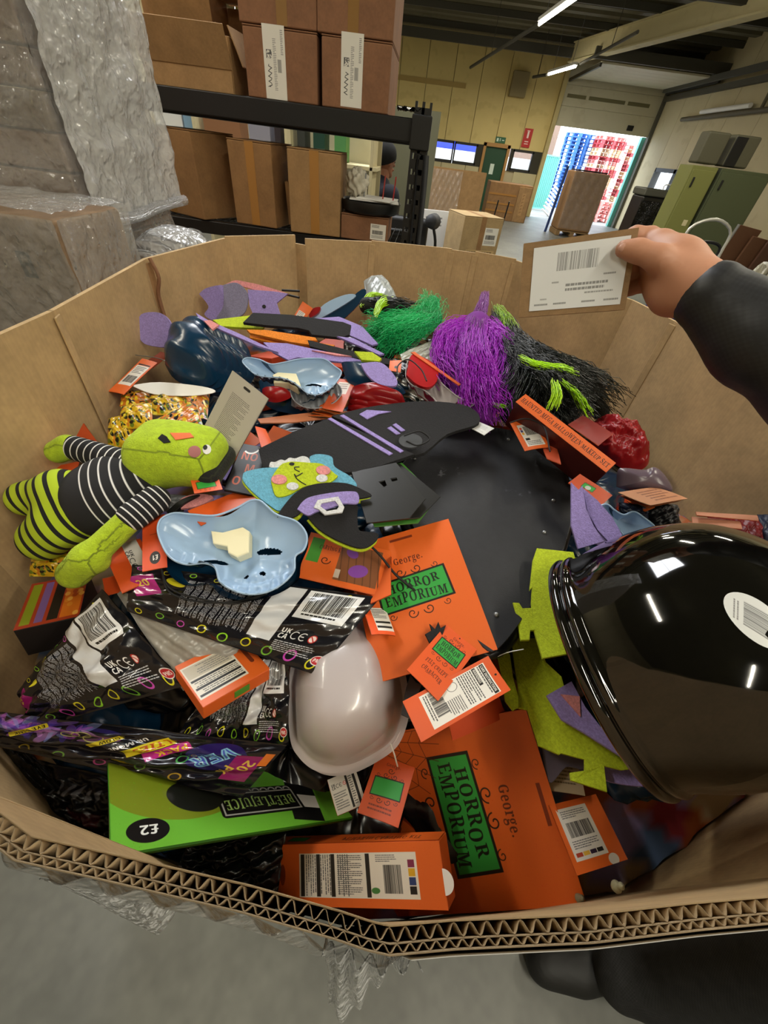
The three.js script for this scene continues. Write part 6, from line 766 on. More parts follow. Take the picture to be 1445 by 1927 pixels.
flat('purple_felt_leaf', 'pale purple felt leaf on the navy mask shell', [712, 706], 0.085, nF, [['felt', cF([[1235, 482], [1330, 478], [1390, 530], [1412, 575], [1390, 592], [1320, 580], [1265, 535]]), M.purpleFelt, 0.004, 0]]);
nest('red_mask', ['glossy dark red mask on top of the nested red masks', 'dark red mask down the nest below the glossy one'], 'nested red masks', cF([[1195, 592], [1300, 598], [1400, 636], [1448, 655], [1430, 680], [1300, 672], [1190, 640]]), 4, 0.05, 0.012, -2, 11, 0.028, M.red, nF);
skull('red_lined_mask', 'bright red mask with pale hollow side before the purple wig', cG([[320, 540], [345, 440], [380, 450], [450, 495], [480, 555], [530, 605], [600, 650], [660, 640], [672, 652], [620, 692], [560, 718], [500, 700], [450, 640], [400, 600], [350, 580]]), [815, 745], 0.06, nF, 0.022, [], [], null, { inner: mat('#b8b0b0', 0.25), outer: M.red, ripY: 9, rip: 0.4 });
flat('red_half_mask', 'small red half mask lying on the red lined mask', [795, 700], 0.075, nF, [['shell', cG([[320, 540], [345, 445], [400, 455], [465, 500], [470, 560], [430, 600], [370, 585]]), mat('#b01418', 0.3), 0.006, 0]], { cat: 'mask' });
flat('red_mask_card', 'narrow orange header card along the red lined mask', [800, 690], 0.085, nF, [['card', cG([[345, 425], [360, 420], [585, 578], [575, 584]]), M.orange, 0.0015, 0, { sharp: true }]], { cat: 'card' });
bagOf('clear_header_pack', 'cloudy clear packet with faint lettering before the purple wig', cG([[290, 430], [465, 355], [482, 470], [300, 462]]), 0.07, 0.006, mat('#a9a898', 0.3, { transmission: 0.3, thickness: 0 }), null, { cat: 'packet', crinkle: 0.001 });
card('tiny_orange_tag', 'tiny orange tag beside the black elastic of the red mask', 'tag', cG([[238, 443], [302, 465], [290, 512], [245, 506]]), 0.08, print(64, 64, ORANGE, (g) => { g.fillStyle = '#141414'; g.beginPath(); g.arc(36, 40, 8, 0, 7); g.fill(); }));
single('mask_elastic', 'thin black elastic arch over the red mask', 'elastic', tube(cG([[275, 530], [285, 480], [330, 455], [390, 500], [420, 560]]).map(([x, y]) => surf(x, y, 0.1)), 0.0015, 30, 5), M.cord);
// strips of felt across the far heap
flat('orange_felt_strip', 'lowest orange felt strip of the pile', [560, 655], 0.06, nF, [['felt', cF([[700, 345], [900, 385], [1040, 412], [1000, 420], [860, 395], [700, 358]]), M.orangeFelt, 0.005, 0, { sharp: true }]]);
flat('orange_felt_strip', 'upper orange felt strip across the far heap', [550, 640], 0.075, nF, [['felt', cF([[685, 320], [780, 322], [1015, 358], [1025, 372], [960, 372], [1108, 395], [1098, 408], [900, 380], [700, 335]]), M.orangeFelt, 0.005, 0, { sharp: true }]]);
flat('lime_felt_strip', 'lime felt strip under the black felt piece', [440, 610], 0.07, nF, [['felt', cF([[520, 272], [712, 250], [690, 290], [768, 303], [760, 315], [560, 302]]), M.limeFelt, 0.005, 0, { sharp: true }]]);
flat('black_felt_strip', 'black felt hat piece on top of the felt strips', [560, 612], 0.09, nF, [['felt', cF([[668, 286], [715, 240], [900, 250], [1150, 285], [1188, 300], [1180, 345], [1140, 360], [1000, 345], [985, 325], [930, 312], [780, 300]]), M.blackFelt, 0.006, 0, { sharp: true }]]);
flat('black_felt_strip', 'lower black felt strip below the purple felt', [640, 680], 0.065, nF, [['felt', cF([[980, 370], [1200, 425], [1390, 465], [1380, 490], [1150, 445], [990, 400]]), M.blackFelt, 0.005, 0, { sharp: true }]]);
flat('purple_felt_strip', 'narrow purple felt strip with a pink patch over the teal masks', [430, 635], 0.12, nF, [['felt', cF([[438, 238], [500, 275], [640, 335], [835, 428], [740, 398], [560, 320], [455, 265]]), M.purpleFelt, 0.004, 0, { sharp: true }], ['patch', cF([[480, 282], [510, 280], [552, 302], [520, 325]]), M.pinkFelt, 0.003, 0.004, { sharp: true }]]);
flat('purple_felt_strip', 'broad purple felt strip below the orange strips', [600, 670], 0.075, nF, [['felt', cF([[765, 380], [880, 385], [1100, 432], [1262, 472], [1200, 480], [930, 452], [885, 465], [810, 425]]), M.purpleFelt, 0.004, 0, { sharp: true }], ['stripe', cF([[1000, 424], [1080, 432], [1190, 452], [1120, 448]]), M.pinkFelt, 0.003, 0.004, { sharp: true }]]);
flat('purple_felt_strip', 'forked purple felt strip beside the black felt piece', [655, 605], 0.085, nF, [['felt', cF([[985, 265], [1130, 255], [1240, 300], [1318, 385], [1290, 392], [1130, 322], [1180, 335], [1180, 300], [1060, 275]]), M.purpleFelt, 0.004, 0, { sharp: true }]]);
flat('purple_felt_strip', 'lower forked purple felt strip by the green wig', [670, 655], 0.08, nF, [['felt', cF([[1120, 350], [1200, 360], [1348, 435], [1325, 440], [1180, 375]]), M.purpleFelt, 0.004, 0, { sharp: true }]]);
flat('lime_felt_strip', 'small lime felt end beside the tiny orange tag', [692, 674], 0.09, nF, [['felt', cF([[1205, 425], [1290, 430], [1335, 460], [1322, 473], [1240, 466]]), M.limeFelt, 0.005, 0, { sharp: true }]]);
flat('pale_mask_shard', 'pale blue mask side leaning among the far goods', [620, 585], 0.05, nU, [['shell', cF([[985, 272], [1060, 190], [1160, 145], [1212, 150], [1130, 208], [1005, 276]]), M.paleBlue, 0.005, 0], ['navy_side', cF([[1005, 276], [1130, 205], [1240, 115], [1252, 150], [1130, 272]]), M.teal, 0.006, -0.006]], { cat: 'mask' });
card('far_price_card', 'orange and white card standing by the far wall', 'card', cF([[955, 165], [1002, 215], [960, 268], [905, 250]]), 0.05, print(64, 96, ORANGE, (g) => { g.fillStyle = '#e0dad0'; g.fillRect(8, 50, 40, 40); textLines(g, 10, 54, 34, 4, 8, '#555', 3); }), { n0: nU });
flat('red_cloth_bit', 'small red fold next to the orange and white card', [595, 590], 0.045, nU, [['cloth', cF([[988, 236], [1010, 212], [1042, 208], [1030, 235], [992, 256]]), M.red, 0.01, 0]], { cat: 'cloth' });
bagOf('silver_bag', 'puffy silver grey bag under the lime striped wig', cG([[115, 75], [215, 65], [290, 195], [130, 200]]), [0.09, 0.09, 0.08, 0.08], 0.035, mat('#8f9696', 0.35), null, { crinkle: 0.0014 });
card('hang_tag', 'orange and white hang tag with barcode by the left bin wall', 'tag', [[264, 671], [297, 683], [232, 743], [206, 735]], 0.05, print(128, 256, ORANGE, (g, w, h) => { g.fillStyle = '#dcd8d0'; g.fillRect(12, 50, 104, 150); barcode(g, 24, 130, 80, 50, 3); textLines(g, 24, 60, 80, 5, 11, '#555', 4); g.fillStyle = '#141414'; g.fillRect(16, 38, 96, 9); }));
card('hang_tag', 'plain back of a red brown hang tag behind the barcode tag', 'tag', [[300, 655], [318, 668], [288, 692], [270, 682]], 0.045, mat('#8a3a24', 0.5));
flat('white_sheet_edge', 'curved white card edge under the teal masks', [330, 730], 0.045, nF, [['card', [[248, 726], [300, 720], [380, 728], [405, 738], [360, 745], [290, 742]], M.paper, 0.001, 0]], { cat: 'card' });
tie('dark tie on the hang tag', [[255, 668, 0.06], [300, 675, 0.06], [330, 690, 0.055]], 0.001, M.steel);
// sweets packs
const sweet = (s, bg) => print(192, 192, bg, (g, w, h) => { const c = ['#d9b21c', '#2a2414', '#c9781c', '#6a7a1c', '#e0c93a', '#17140f']; for (let k = 0; k < 90; k++) { g.fillStyle = c[k % 6]; g.beginPath(); g.ellipse(hash(k, 1, s) * w, hash(k, 2, s) * h, 5 + 16 * hash(k, 3, s), 4 + 9 * hash(k, 4, s), hash(k, 5, s) * 3, 0, 7); g.fill(); } }, 0.3);
M.sweetA = sweet(3, '#c9a21c'); M.sweetB = sweet(8, '#b96a1c');
[['yellow sweets pack with dark drawings near the left wall', [[228, 765], [285, 758], [288, 806], [224, 808]], 0.05, M.sweetA], ['second yellow sweets pack beside the plush head', [[204, 788], [246, 780], [254, 842], [203, 842]], 0.045, M.sweetA], ['orange sweets pack behind the plush head', [[290, 792], [368, 756], [382, 800], [312, 818]], 0.055, M.sweetB], ['dark yellow sweets pack under the white card edge', [[282, 738], [350, 745], [345, 785], [280, 780]], 0.03, M.sweetA], ['black and yellow pack next to the grey header card', [[340, 735], [395, 738], [390, 790], [345, 780]], 0.03, M.sweetB], ['orange pack low by the left wall under the hang tag', [[230, 735], [285, 740], [280, 762], [225, 765]], 0.02, M.sweetB], ['yellow sweets pack under the plush trousers', [[62, 1040], [125, 1035], [130, 1085], [55, 1085]], 0.03, M.sweetA], ['grey lettered pack behind the plush arm', [[300, 930], [350, 932], [345, 965], [302, 962]], 0.06, mat('#6d7074', 0.4)]].forEach(([l, px, lf, m]) => bagOf('sweets_pack', l, px, lf, 0.01, m, null, { cat: 'packet', crinkle: 0.0009 }));
// orange cards round the plush toy
card('orange_corner_card', 'orange pointed card behind the raised plush arm', 'card', [[132, 832], [158, 790], [184, 842], [150, 868]], 0.06, mat('#cc4a1a', 0.5)); card('orange_corner_card', 'orange card under the plush arm by the left wall', 'card', [[105, 872], [150, 868], [140, 905], [95, 905]], 0.03, mat('#d9561e', 0.5));
card('orange_corner_card', 'dark red orange tag corner beside the plush head', 'card', [[380, 808], [408, 796], [412, 835], [388, 840]], 0.06, print(64, 64, '#b8401c', (g) => { g.fillStyle = '#111'; g.beginPath(); g.arc(46, 14, 6, 0, 7); g.fill(); }));
card('ukca_label', 'black label with white safety marks under the plush arm', 'label', [[196, 838], [258, 842], [256, 872], [212, 872]], 0.055, print(160, 80, '#101012', (g) => ukca(g, 16, 36, 22)), { back: M.black });
card('black_lettered_pack', 'black pack with orange outlined letters beside the grey header card', 'packet', [[455, 828], [508, 842], [480, 930], [424, 922]], 0.06, print(192, 320, '#141213', (g) => { g.strokeStyle = '#b5502a'; g.fillStyle = '#b5502a'; g.font = 'bold 76px sans-serif'; g.fillText('NO', 20, 110); g.fillText('M', 70, 190); g.fillText('O', 20, 280); g.strokeStyle = '#e6e4e0'; g.lineWidth = 12; g.beginPath(); g.arc(70, 0, 60, 0.2, 2.2); g.stroke(); }), { back: M.black, t: 0.004 });
card('orange_corner_card', 'orange card strip behind the black lettered pack', 'card', [[478, 800], [500, 806], [515, 850], [498, 842]], 0.05, mat('#d9561e', 0.5));
card('orange_slip_card', 'long orange card between plush toy and felt witch', 'card', [[350, 962], [470, 910], [492, 940], [380, 985]], 0.085, mat('#dd5a1e', 0.45));
flat('pink_ear_band', 'pink felt ear with black band beside the orange slip card', [365, 945], 0.075, nF, [['felt', [[330, 960], [345, 940], [375, 932], [402, 938], [372, 955]], M.pinkFelt, 0.004, 0], ['band', [[318, 968], [345, 945], [378, 936], [350, 952], [328, 972]], M.black, 0.006, 0.002]]);
card('grey_header_card', 'grey plastic header card with hang hole and fine print', 'card', [[437, 700], [497, 742], [440, 884], [378, 806]], 0.1, print(256, 512, '#b3aca0', (g, w, h) => { textLines(g, 60, 120, 140, 26, 11, '#4c4842', 3, 0.3); g.fillStyle = '#1c1a17'; g.beginPath(); g.roundRect(104, 34, 48, 18, 9); g.fill(); }, 0.4), { back: mat('#a59d92', 0.4), t: 0.0015, n0: V3(0.1, 0.8, 0.5) });
card('pound_tag', 'orange tag with black price circle beside the pale skull mask', 'tag', [[265, 971], [311, 968], [314, 1068], [270, 1071]], 0.115, print(128, 256, '#cf4a1c', (g) => { g.fillStyle = '#111'; g.beginPath(); g.arc(66, 206, 28, 0, 7); g.fill(); g.fillStyle = '#e8e4dc'; g.font = 'bold 30px sans-serif'; g.save(); g.translate(66, 206); g.rotate(Math.PI); g.fillText('£1', -17, 11); g.restore(); g.fillStyle = '#a83a14'; g.fillRect(40, 22, 50, 5); g.fillRect(40, 92, 50, 5); }));
card('ce_mark_packet', 'orange packet with white safety mark strip beside the plush arm', 'packet', [[192, 1037], [264, 1010], [302, 1090], [230, 1108]], 0.085, print(192, 192, '#d6501c', (g) => { g.fillStyle = '#d9d6d0'; g.fillRect(90, 0, 80, 192); g.save(); g.translate(118, 30); g.rotate(1.57); ukca(g, 10, 10, 24, '#1c1c1c'); g.restore(); textLines(g, 96, 150, 60, 4, 9, '#777', 2); }), { t: 0.003 });
card('orange_corner_card', 'torn orange card under the safety mark packet', 'card', [[190, 1085], [232, 1075], [245, 1110], [200, 1120]], 0.07, mat('#cc4a1a', 0.5));
{ const [g] = packBox('pumpkin_sweets_box', 'dark red and orange sweets box down by the left wall', [[62, 1092], [165, 1086], [152, 1152], [22, 1196]], 0.035, 0.05, print(256, 192, '#a8381a', (q, w, h) => { q.fillStyle = '#8a9a1c'; q.fillRect(14, 10, 40, 170); q.fillStyle = '#7a5a9a'; q.fillRect(70, 10, 34, 170); q.fillStyle = '#1a1412'; q.fillRect(120, 10, 44, 170); q.fillStyle = '#d9731c'; q.fillRect(172, 10, 76, 170); for (let k = 0; k < 18; k++) { q.fillStyle = ['#e08a2a', '#b84a1c', '#f0b050'][k % 3]; q.beginPath(); q.ellipse(178 + 66 * hash(k, 1, 2), 14 + 160 * hash(k, 2, 2), 12, 9, 0, 0, 7); q.fill(); } }), mat('#161214', 0.5)); }
// ---------------------------------------------------------------- goods along the right wall
{
  const [g, f, zs] = packBox('makeup_set_box', 'long dark red boxed makeup set with orange lettered spine', [[986, 740], [1162, 873], [1136, 890], [974, 756]], 0.085, 0.07, print(1024, 112, ORANGE, (q, w, h) => { speckle(q, w, h, 120, ['#e8c9a8', '#c9481a'], 5); hand(q, 'HAUNTED MEGA HALLOWEEN MAKEUP SET', w / 2, h / 2, 56, '#2c1206', 0.08, 0.72); }), mat('#4a1410', 0.4), { reg: 200, n0: V3(-0.1, 1, 0.3) });
  card('white_label_card', 'orange card with white barcode label beside the makeup set', 'card', [[958, 792], [1010, 784], [1030, 840], [990, 850]], 0.06, print(160, 160, ORANGE, (q) => { q.fillStyle = '#dcd8d0'; q.fillRect(30, 24, 110, 120); barcode(q, 60, 36, 70, 50, 5); q.fillStyle = '#222'; q.fillRect(40, 100, 26, 12); textLines(q, 40, 118, 90, 3, 8, '#555', 3); ['#c9402a', '#2a2a5a', '#d9a02a'].forEach((c, i) => { q.fillStyle = c; q.fillRect(36, 40 + i * 14, 14, 12); }); }));
  single('mask_elastic', 'black elastic over the white label card', 'elastic', tube([surf(960, 795, 0.08), surf(990, 788, 0.085), surf(1020, 800, 0.085), surf(1035, 850, 0.07)], 0.0014, 24, 5), M.cord);
  card('orange_side_card', 'orange card upright between black panel and makeup set', 'card', [[1020, 832], [1048, 840], [1055, 875], [1035, 860]], 0.055, mat('#b84a2a', 0.5)); card('red_sheet_card', 'dark red card sheet behind the makeup set', 'card', [[1068, 795], [1100, 782], [1150, 815], [1130, 840]], 0.06, mat('#7a1512', 0.45));
  dome('red_satin_cloth', 'crumpled red satin cloth by the right wall', [[1098, 812], [1120, 792], [1160, 800], [1200, 812], [1222, 845], [1212, 882], [1165, 880], [1120, 850]], 0.01, V3(-0.2, 1, 0.3), 0.05, mat('#8e0c14', 0.35, { sheen: 0.5, sheenColor: new THREE.Color(0.6, 0.1, 0.1) }), { cat: 'cloth', nu: 90, nv: 40, ripple: (x, y, v) => 0.014 * crumple(x * 9 + 20, y * 9 + 20, 33) * (1 - smooth(0.9, 1, v)) + 0.005 * Math.sin(x * 90 + 40 * y) });
  card('orange_sign_card', 'small orange card with green sign by the purple felt leaves', 'card', [[1092, 886], [1152, 935], [1130, 950], [1074, 908]], 0.055, print(160, 80, '#c04a20', (q) => { signPrint(q, 70, 40, 50, 30, false); q.fillStyle = '#b9bdb4'; q.beginPath(); q.arc(70, 44, 12, 0, 7); q.fill(); }));
  flat('purple_felt_leaf', 'upright purple felt leaf in front of the pale blue visor', [1095, 975], 0.07, V3(-0.2, 0.8, 0.5), [['felt', cT([[495, 435], [530, 470], [548, 450], [565, 560], [600, 640], [650, 715], [528, 750], [495, 640]]), M.purpleFelt, 0.004, 0, { sharp: true }]]);
  flat('purple_felt_leaf', 'second purple felt leaf beside the upright one', [1130, 975], 0.062, V3(-0.2, 0.8, 0.5), [['felt', cT([[550, 460], [620, 520], [690, 600], [740, 690], [672, 715], [620, 660], [575, 580]]), M.purpleFelt, 0.004, 0, { sharp: true }]]);
  skull('pale_blue_visor', 'pale blue mask top behind the purple felt leaves', cT([[640, 545], [670, 535], [710, 565], [750, 585], [800, 570], [850, 600], [905, 655], [860, 700], [760, 690], [720, 640]]), [1175, 975], 0.06, V3(-0.1, 0.8, 0.5), 0.02, [], [], null, { ripY: -9 });
  dome('smoky_visor', 'smoky lilac plastic visor standing by the right wall', cT([[715, 450], [722, 372], [760, 360], [850, 368], [900, 356], [950, 395], [985, 470], [900, 475], [780, 470]]), 0.05, V3(-0.2, 0.5, 0.8), 0.02, mat('#6f5f6c', 0.25, { transmission: 0.3, thickness: 0, side: THREE.DoubleSide }), { nu: 40, nv: 12 });
  for (let k = 0; k < 4; k++) card('fanned_card', k ? ORD[k] + ' thin orange card down the fan by the smoky visor' : 'top printed card of the fan by the smoky visor', 'card', cT([[720 + k * 6, 462 + k * 14], [905, 458 + k * 8], [1060 - k * 40, 508 + k * 6], [885, 530 + k * 10]]), 0.075 - k * 0.008, k ? M.orange : print(128, 64, '#b9805c', (q) => textLines(q, 40, 12, 76, 5, 9, '#7a4a34', 3)), { group: k ? 'fanned cards' : undefined, back: M.kraft, t: 0.0008, reg: 200 });
  for (const [i, px, c, l] of [[0, [[1215, 945], [1275, 950], [1270, 1010], [1215, 1000]], '#0c0d12', 'folded black fabric under the fanned cards'], [1, [[1165, 945], [1215, 950], [1215, 985], [1170, 980]], '#101a30', 'shiny navy roll beside the pale blue visor'], [2, [[1332, 972], [1378, 972], [1380, 1060], [1330, 1040]], '#7a0f14', 'red ribbed roll under the orange cards'], [3, [[1378, 972], [1425, 970], [1425, 1070], [1380, 1060]], '#6a0c12', 'dark red ribbed roll next to the navy roll'], [4, [[1425, 968], [1475, 970], [1480, 1090], [1428, 1075]], '#0e1830', 'navy ribbed roll at the right bin wall']]) bagOf('fabric_roll', l, px, [0.05, 0.05, 0.03, 0.03], 0.02, mat(c, 0.45), null, { cat: 'fabric', crinkle: 0.002 });
  for (let k = 0; k < 3; k++) card('roll_header_card', k ? ORD[k] + ' narrow orange header card down over the red rolls' : 'upper orange header card lying across the red rolls', 'card', [[1312 - k * 6, 964 + k * 10], [1425 - k * 30, 966 + k * 12], [1420 - k * 34, 974 + k * 14], [1318 - k * 10, 972 + k * 18]], 0.075 - k * 0.01, mat('#b0765a', 0.6), { group: k ? 'roll header cards' : undefined, back: M.orange, reg: 300 });
  card('white_slip', 'white paper slip by the tail of the purple wig', 'paper', cG([[640, 725], [755, 800], [690, 815], [612, 768]]), 0.05, print(128, 64, '#d9d9d6', (q) => textLines(q, 40, 16, 70, 5, 9, '#aaa', 3)), { back: M.paper });
  for (const [x, y, l] of [[1093, 1690, 'small pale bead knob by the near orange packet'], [1165, 1668, 'small pale bead knob beside the barcode tag card']]) { const p = onZ(x, y, -0.05); single('bead_knob', l, 'bead', new THREE.LatheGeometry([V2(0, 0), V2(0.005, 0.001), V2(0.0075, 0.007), V2(0.005, 0.013), V2(0.003, 0.016), V2(0.0045, 0.02), V2(0, 0.024)], 16).scale(0.7, 0.7, 0.7).translate(p.x, p.y - 0.01, p.z), mat('#8a8468', 0.4)); }
}
// ---------------------------------------------------------------- wigs
function wig(name, label, guides, o) {                            // guides: polylines [px, py, lift]; strands follow them
  const gs = guides.map((g) => curveOf(g.map(([x, y, l]) => surf(x, y, l)))), t = thing(name, label, 'wig');
  const mk = (n, sel, fr, sp, r, K = 10) => { const parts = []; for (let i = 0; i < n; i++) { const c = gs[sel[Math.floor(rnd() * sel.length)]], a0 = rr(0, 0.35), a1 = rr(0.55, 1.0), off = V3(rr(-1, 1), rr(-0.6, 1), rr(-1, 1)).multiplyScalar(sp), ph = rr(0, 9), pts = []; for (let k = 0; k <= K; k++) { const s = lerp(a0, a1, k / K), p = c.getPoint(s).addScaledVector(off, 0.6 + 0.8 * s); p.x += fr * Math.sin(k * 1.3 + ph) * rr(0.5, 1); p.y += fr * Math.sin(k * 1.7 + ph * 2) * rr(0.5, 1); p.z += fr * Math.cos(k * 1.5 + ph) * rr(0.5, 1); pts.push(p); } parts.push(new THREE.TubeGeometry(new THREE.CatmullRomCurve3(pts), K + 2, r, 3)); } return merge(parts); };
  for (const [nm, n, sel, fr, sp, r, m] of o.hair) { const h = add(t, nm, mk(n, sel, fr, sp, r), m); h.userData.kind = 'stuff'; }
  if (o.core) add(t, 'cap', blob(guides.filter((_, i) => o.coreSel.includes(i)).flatMap((g) => g.slice(1).map((q, i) => [surf(...g[i]), surf(...q), o.coreR, o.coreR])), 0.03, 0.008), o.core);
  return t;
}
const hairMat = (c, r = 0.35) => mat(c, r, { sheen: 0.4, sheenColor: new THREE.Color(c) });
wig('purple_wig', 'frizzy bright purple wig with tall tuft', [[[912, 552, 0.12], [908, 575, 0.12], [898, 605, 0.11], [890, 640, 0.1]], [[890, 610, 0.1], [850, 640, 0.085], [840, 690, 0.06], [865, 740, 0.04]], [[895, 610, 0.1], [890, 680, 0.09], [895, 730, 0.06], [910, 785, 0.03]], [[905, 610, 0.1], [935, 650, 0.085], [940, 700, 0.06], [915, 755, 0.04]]], { hair: [['hair_tuft', 420, [0], 0.003, 0.015, 0.0008, hairMat('#7a1f8a')], ['hair', 2600, [1, 2, 3], 0.006, 0.036, 0.0007, hairMat('#ae1fca')]], core: mat('#6a0f80', 0.8), coreSel: [1, 2, 3], coreR: 0.022 });
wig('green_wig', 'frizzy emerald green wig by the far wall', [[[815, 570, 0.11], [790, 605, 0.085], [740, 620, 0.075], [700, 625, 0.06]], [[820, 600, 0.09], [780, 620, 0.085], [740, 640, 0.06], [735, 655, 0.04]], [[800, 560, 0.11], [810, 590, 0.1], [800, 620, 0.09]]], { hair: [['hair', 1900, [0, 1], 0.008, 0.03, 0.0006, hairMat('#20bf6c')], ['hair_wisps', 120, [2, 0], 0.012, 0.04, 0.0005, hairMat('#2fc070')]], core: mat('#0f7a3c', 0.8), coreSel: [0, 1], coreR: 0.02 });
wig('black_lime_wig', 'black wig with bright lime streaks by the right wall', [[[935, 600, 0.08], [960, 660, 0.08], [990, 720, 0.07], [960, 780, 0.03]], [[950, 640, 0.09], [1020, 690, 0.085], [1090, 730, 0.06], [1130, 775, 0.02]], [[960, 670, 0.09], [1030, 730, 0.08], [1070, 790, 0.03]], [[975, 672, 0.12], [1010, 690, 0.12], [1060, 700, 0.115], [1080, 712, 0.1]], [[1040, 715, 0.12], [1046, 745, 0.11], [1035, 775, 0.09]], [[1055, 715, 0.12], [1085, 745, 0.1], [1105, 782, 0.07]], [[930, 575, 0.1], [950, 605, 0.1], [960, 635, 0.1]], [[925, 760, 0.06], [950, 768, 0.06]]], { hair: [['hair', 2600, [0, 1, 2], 0.006, 0.042, 0.0007, hairMat('#10150f')], ['lime_streak', 90, [3], 0.0012, 0.011, 0.0008, hairMat('#a6dc12')], ['lime_streak', 60, [4], 0.0012, 0.009, 0.0008, hairMat('#b4e010')], ['lime_streak', 50, [5], 0.0012, 0.007, 0.0008, hairMat('#9fd80f')], ['lime_streak', 90, [6], 0.003, 0.016, 0.0007, hairMat('#8fb820')], ['lime_streak', 30, [7], 0.001, 0.006, 0.0008, hairMat('#86d016')]], core: mat('#070908', 0.8), coreSel: [0, 1, 2], coreR: 0.022 });
wig('lime_black_wig', 'lime and black striped wig lying on the silver bag', [[[680, 580, 0.1], [700, 558, 0.115], [720, 562, 0.11]], [[706, 598, 0.11], [715, 575, 0.12], [735, 566, 0.115]], [[690, 575, 0.1], [730, 580, 0.1], [770, 595, 0.08]], [[745, 600, 0.1], [765, 595, 0.1], [778, 602, 0.09]]], { hair: [['lime_lock', 90, [0], 0.001, 0.009, 0.0009, hairMat('#a8d414')], ['lime_lock', 90, [1], 0.001, 0.009, 0.0009, hairMat('#a8d414')], ['hair', 300, [2], 0.002, 0.026, 0.0009, hairMat('#0c0f0c')], ['lime_lock', 30, [3], 0.001, 0.006, 0.0009, hairMat('#9ccc14')]], core: mat('#070908', 0.8), coreSel: [2], coreR: 0.022 });
// ---------------------------------------------------------------- goods half buried between the others
{
  const tagG = [], geo = { tag: sheet((u, v) => V3((u - 0.5) * 0.075, 0.003 * Math.sin(u * 3), (v - 0.5) * 0.13), 4, 4, 0.0015), pouch: sheet((u, v) => { const a = u * 2 * Math.PI, c = (v - 0.5) * 3.1, r = 1 + 0.07 * Math.sin(a * 5 + c * 4) + 0.04 * Math.sin(a * 9 - c * 7); return V3(0.075 * r * Math.cos(a) * Math.cos(c), 0.022 * r * Math.sin(c), 0.1 * r * Math.sin(a) * Math.cos(c)); }, 30, 16, 0.0006), felt: sheet((u, v) => V3((u - 0.5) * 0.06 * (0.4 + Math.sin(v * 3)), 0.008 * Math.sin(v * 4 + u), (v - 0.5) * 0.16), 8, 10, 0.004), pack: rbx(0.09, 0.025, 0.14, 0.002) };
  const kinds = [['pouch', 'half_buried_pouch', 'black foil pouch half buried among the party goods', 'packet', M.blackBag], ['tag', 'half_buried_tag', 'plain orange tag half buried among the party goods', 'tag', M.orange], ['pack', 'half_buried_pack', 'small orange sided pack half buried among the party goods', 'packet', M.orangeDeep], ['pouch', 'half_buried_pouch', 'black foil pouch half buried among the party goods', 'packet', M.blackBag], ['felt', 'half_buried_felt', 'purple felt strip half buried among the party goods', 'felt shape', M.purpleFelt], ['pouch', 'half_buried_shell', 'navy shiny shell half buried among the party goods', 'mask', M.teal]];
  let n = 0; for (let j = 0; j < 15; j++) for (let i = 0; i < 11; i++) {
    const x = -0.6 + i * 0.125 + rr(-0.03, 0.03), z = -1.55 + j * 0.108 + rr(-0.03, 0.03); if (!inBin(x, z) || wallGap(x, z) < 0.09) continue;
    const [g, nm, l, c, m] = kinds[Math.floor(rnd() * 6)], o = single(nm, l, c, geo[g], m, 'goods half buried: ' + l.split(' half')[0]); o.position.set(x, S(x, z) - 0.06 + rr(-0.015, 0.012), z); o.rotation.set(rr(-0.25, 0.25), rr(0, 6.3), rr(-0.25, 0.25)); n++;
  }
}
// ---------------------------------------------------------------- people
const at3 = (px, py, z) => CAM.clone().addScaledVector(ray(px, py), z);
const skin = mat('#b98468', 0.55), workerSkin = mat('#8f5f46', 0.55);
function headBones(c, f, r = 0.085) {                              // head with nose, chin, ears; f: the way it faces
  const s = f.clone().cross(V3(0, 1, 0)).normalize(), q = (a, b, d) => c.clone().addScaledVector(f, a * r).addScaledVector(s, b * r).add(V3(0, d * r, 0));
  return [[q(-0.15, 0, 0.3), q(-0.1, 0, 0.25), r * 1.08, r * 1.05], [q(0.1, 0, -0.1), q(0.2, 0, -0.75), r * 0.86, r * 0.6], [q(0.95, 0, 0.1), q(1.12, 0, -0.22), r * 0.1, r * 0.16], [q(0.6, 0, -1.05), q(0.66, 0, -1.1), r * 0.34, r * 0.3], [q(-0.05, 0.98, 0.0), q(-0.02, 0.95, -0.3), r * 0.17, r * 0.12], [q(-0.05, -0.98, 0.0), q(-0.02, -0.95, -0.3), r * 0.17, r * 0.12], [q(0.92, 0.3, -0.62), q(0.92, -0.3, -0.62), r * 0.1, r * 0.1], [q(0.86, 0.45, 0.3), q(0.86, -0.45, 0.3), r * 0.16, r * 0.16]];
}
function eyesOf(t, c, f, r = 0.085) { const s = f.clone().cross(V3(0, 1, 0)).normalize(); for (const k of [-1, 1]) { const p = c.clone().addScaledVector(f, r * 0.93).addScaledVector(s, k * r * 0.36).add(V3(0, r * 0.08, 0)); add(t, 'eye', new THREE.SphereGeometry(r * 0.13, 12, 8).translate(p.x, p.y, p.z), mat('#2a1c16', 0.2)); } }
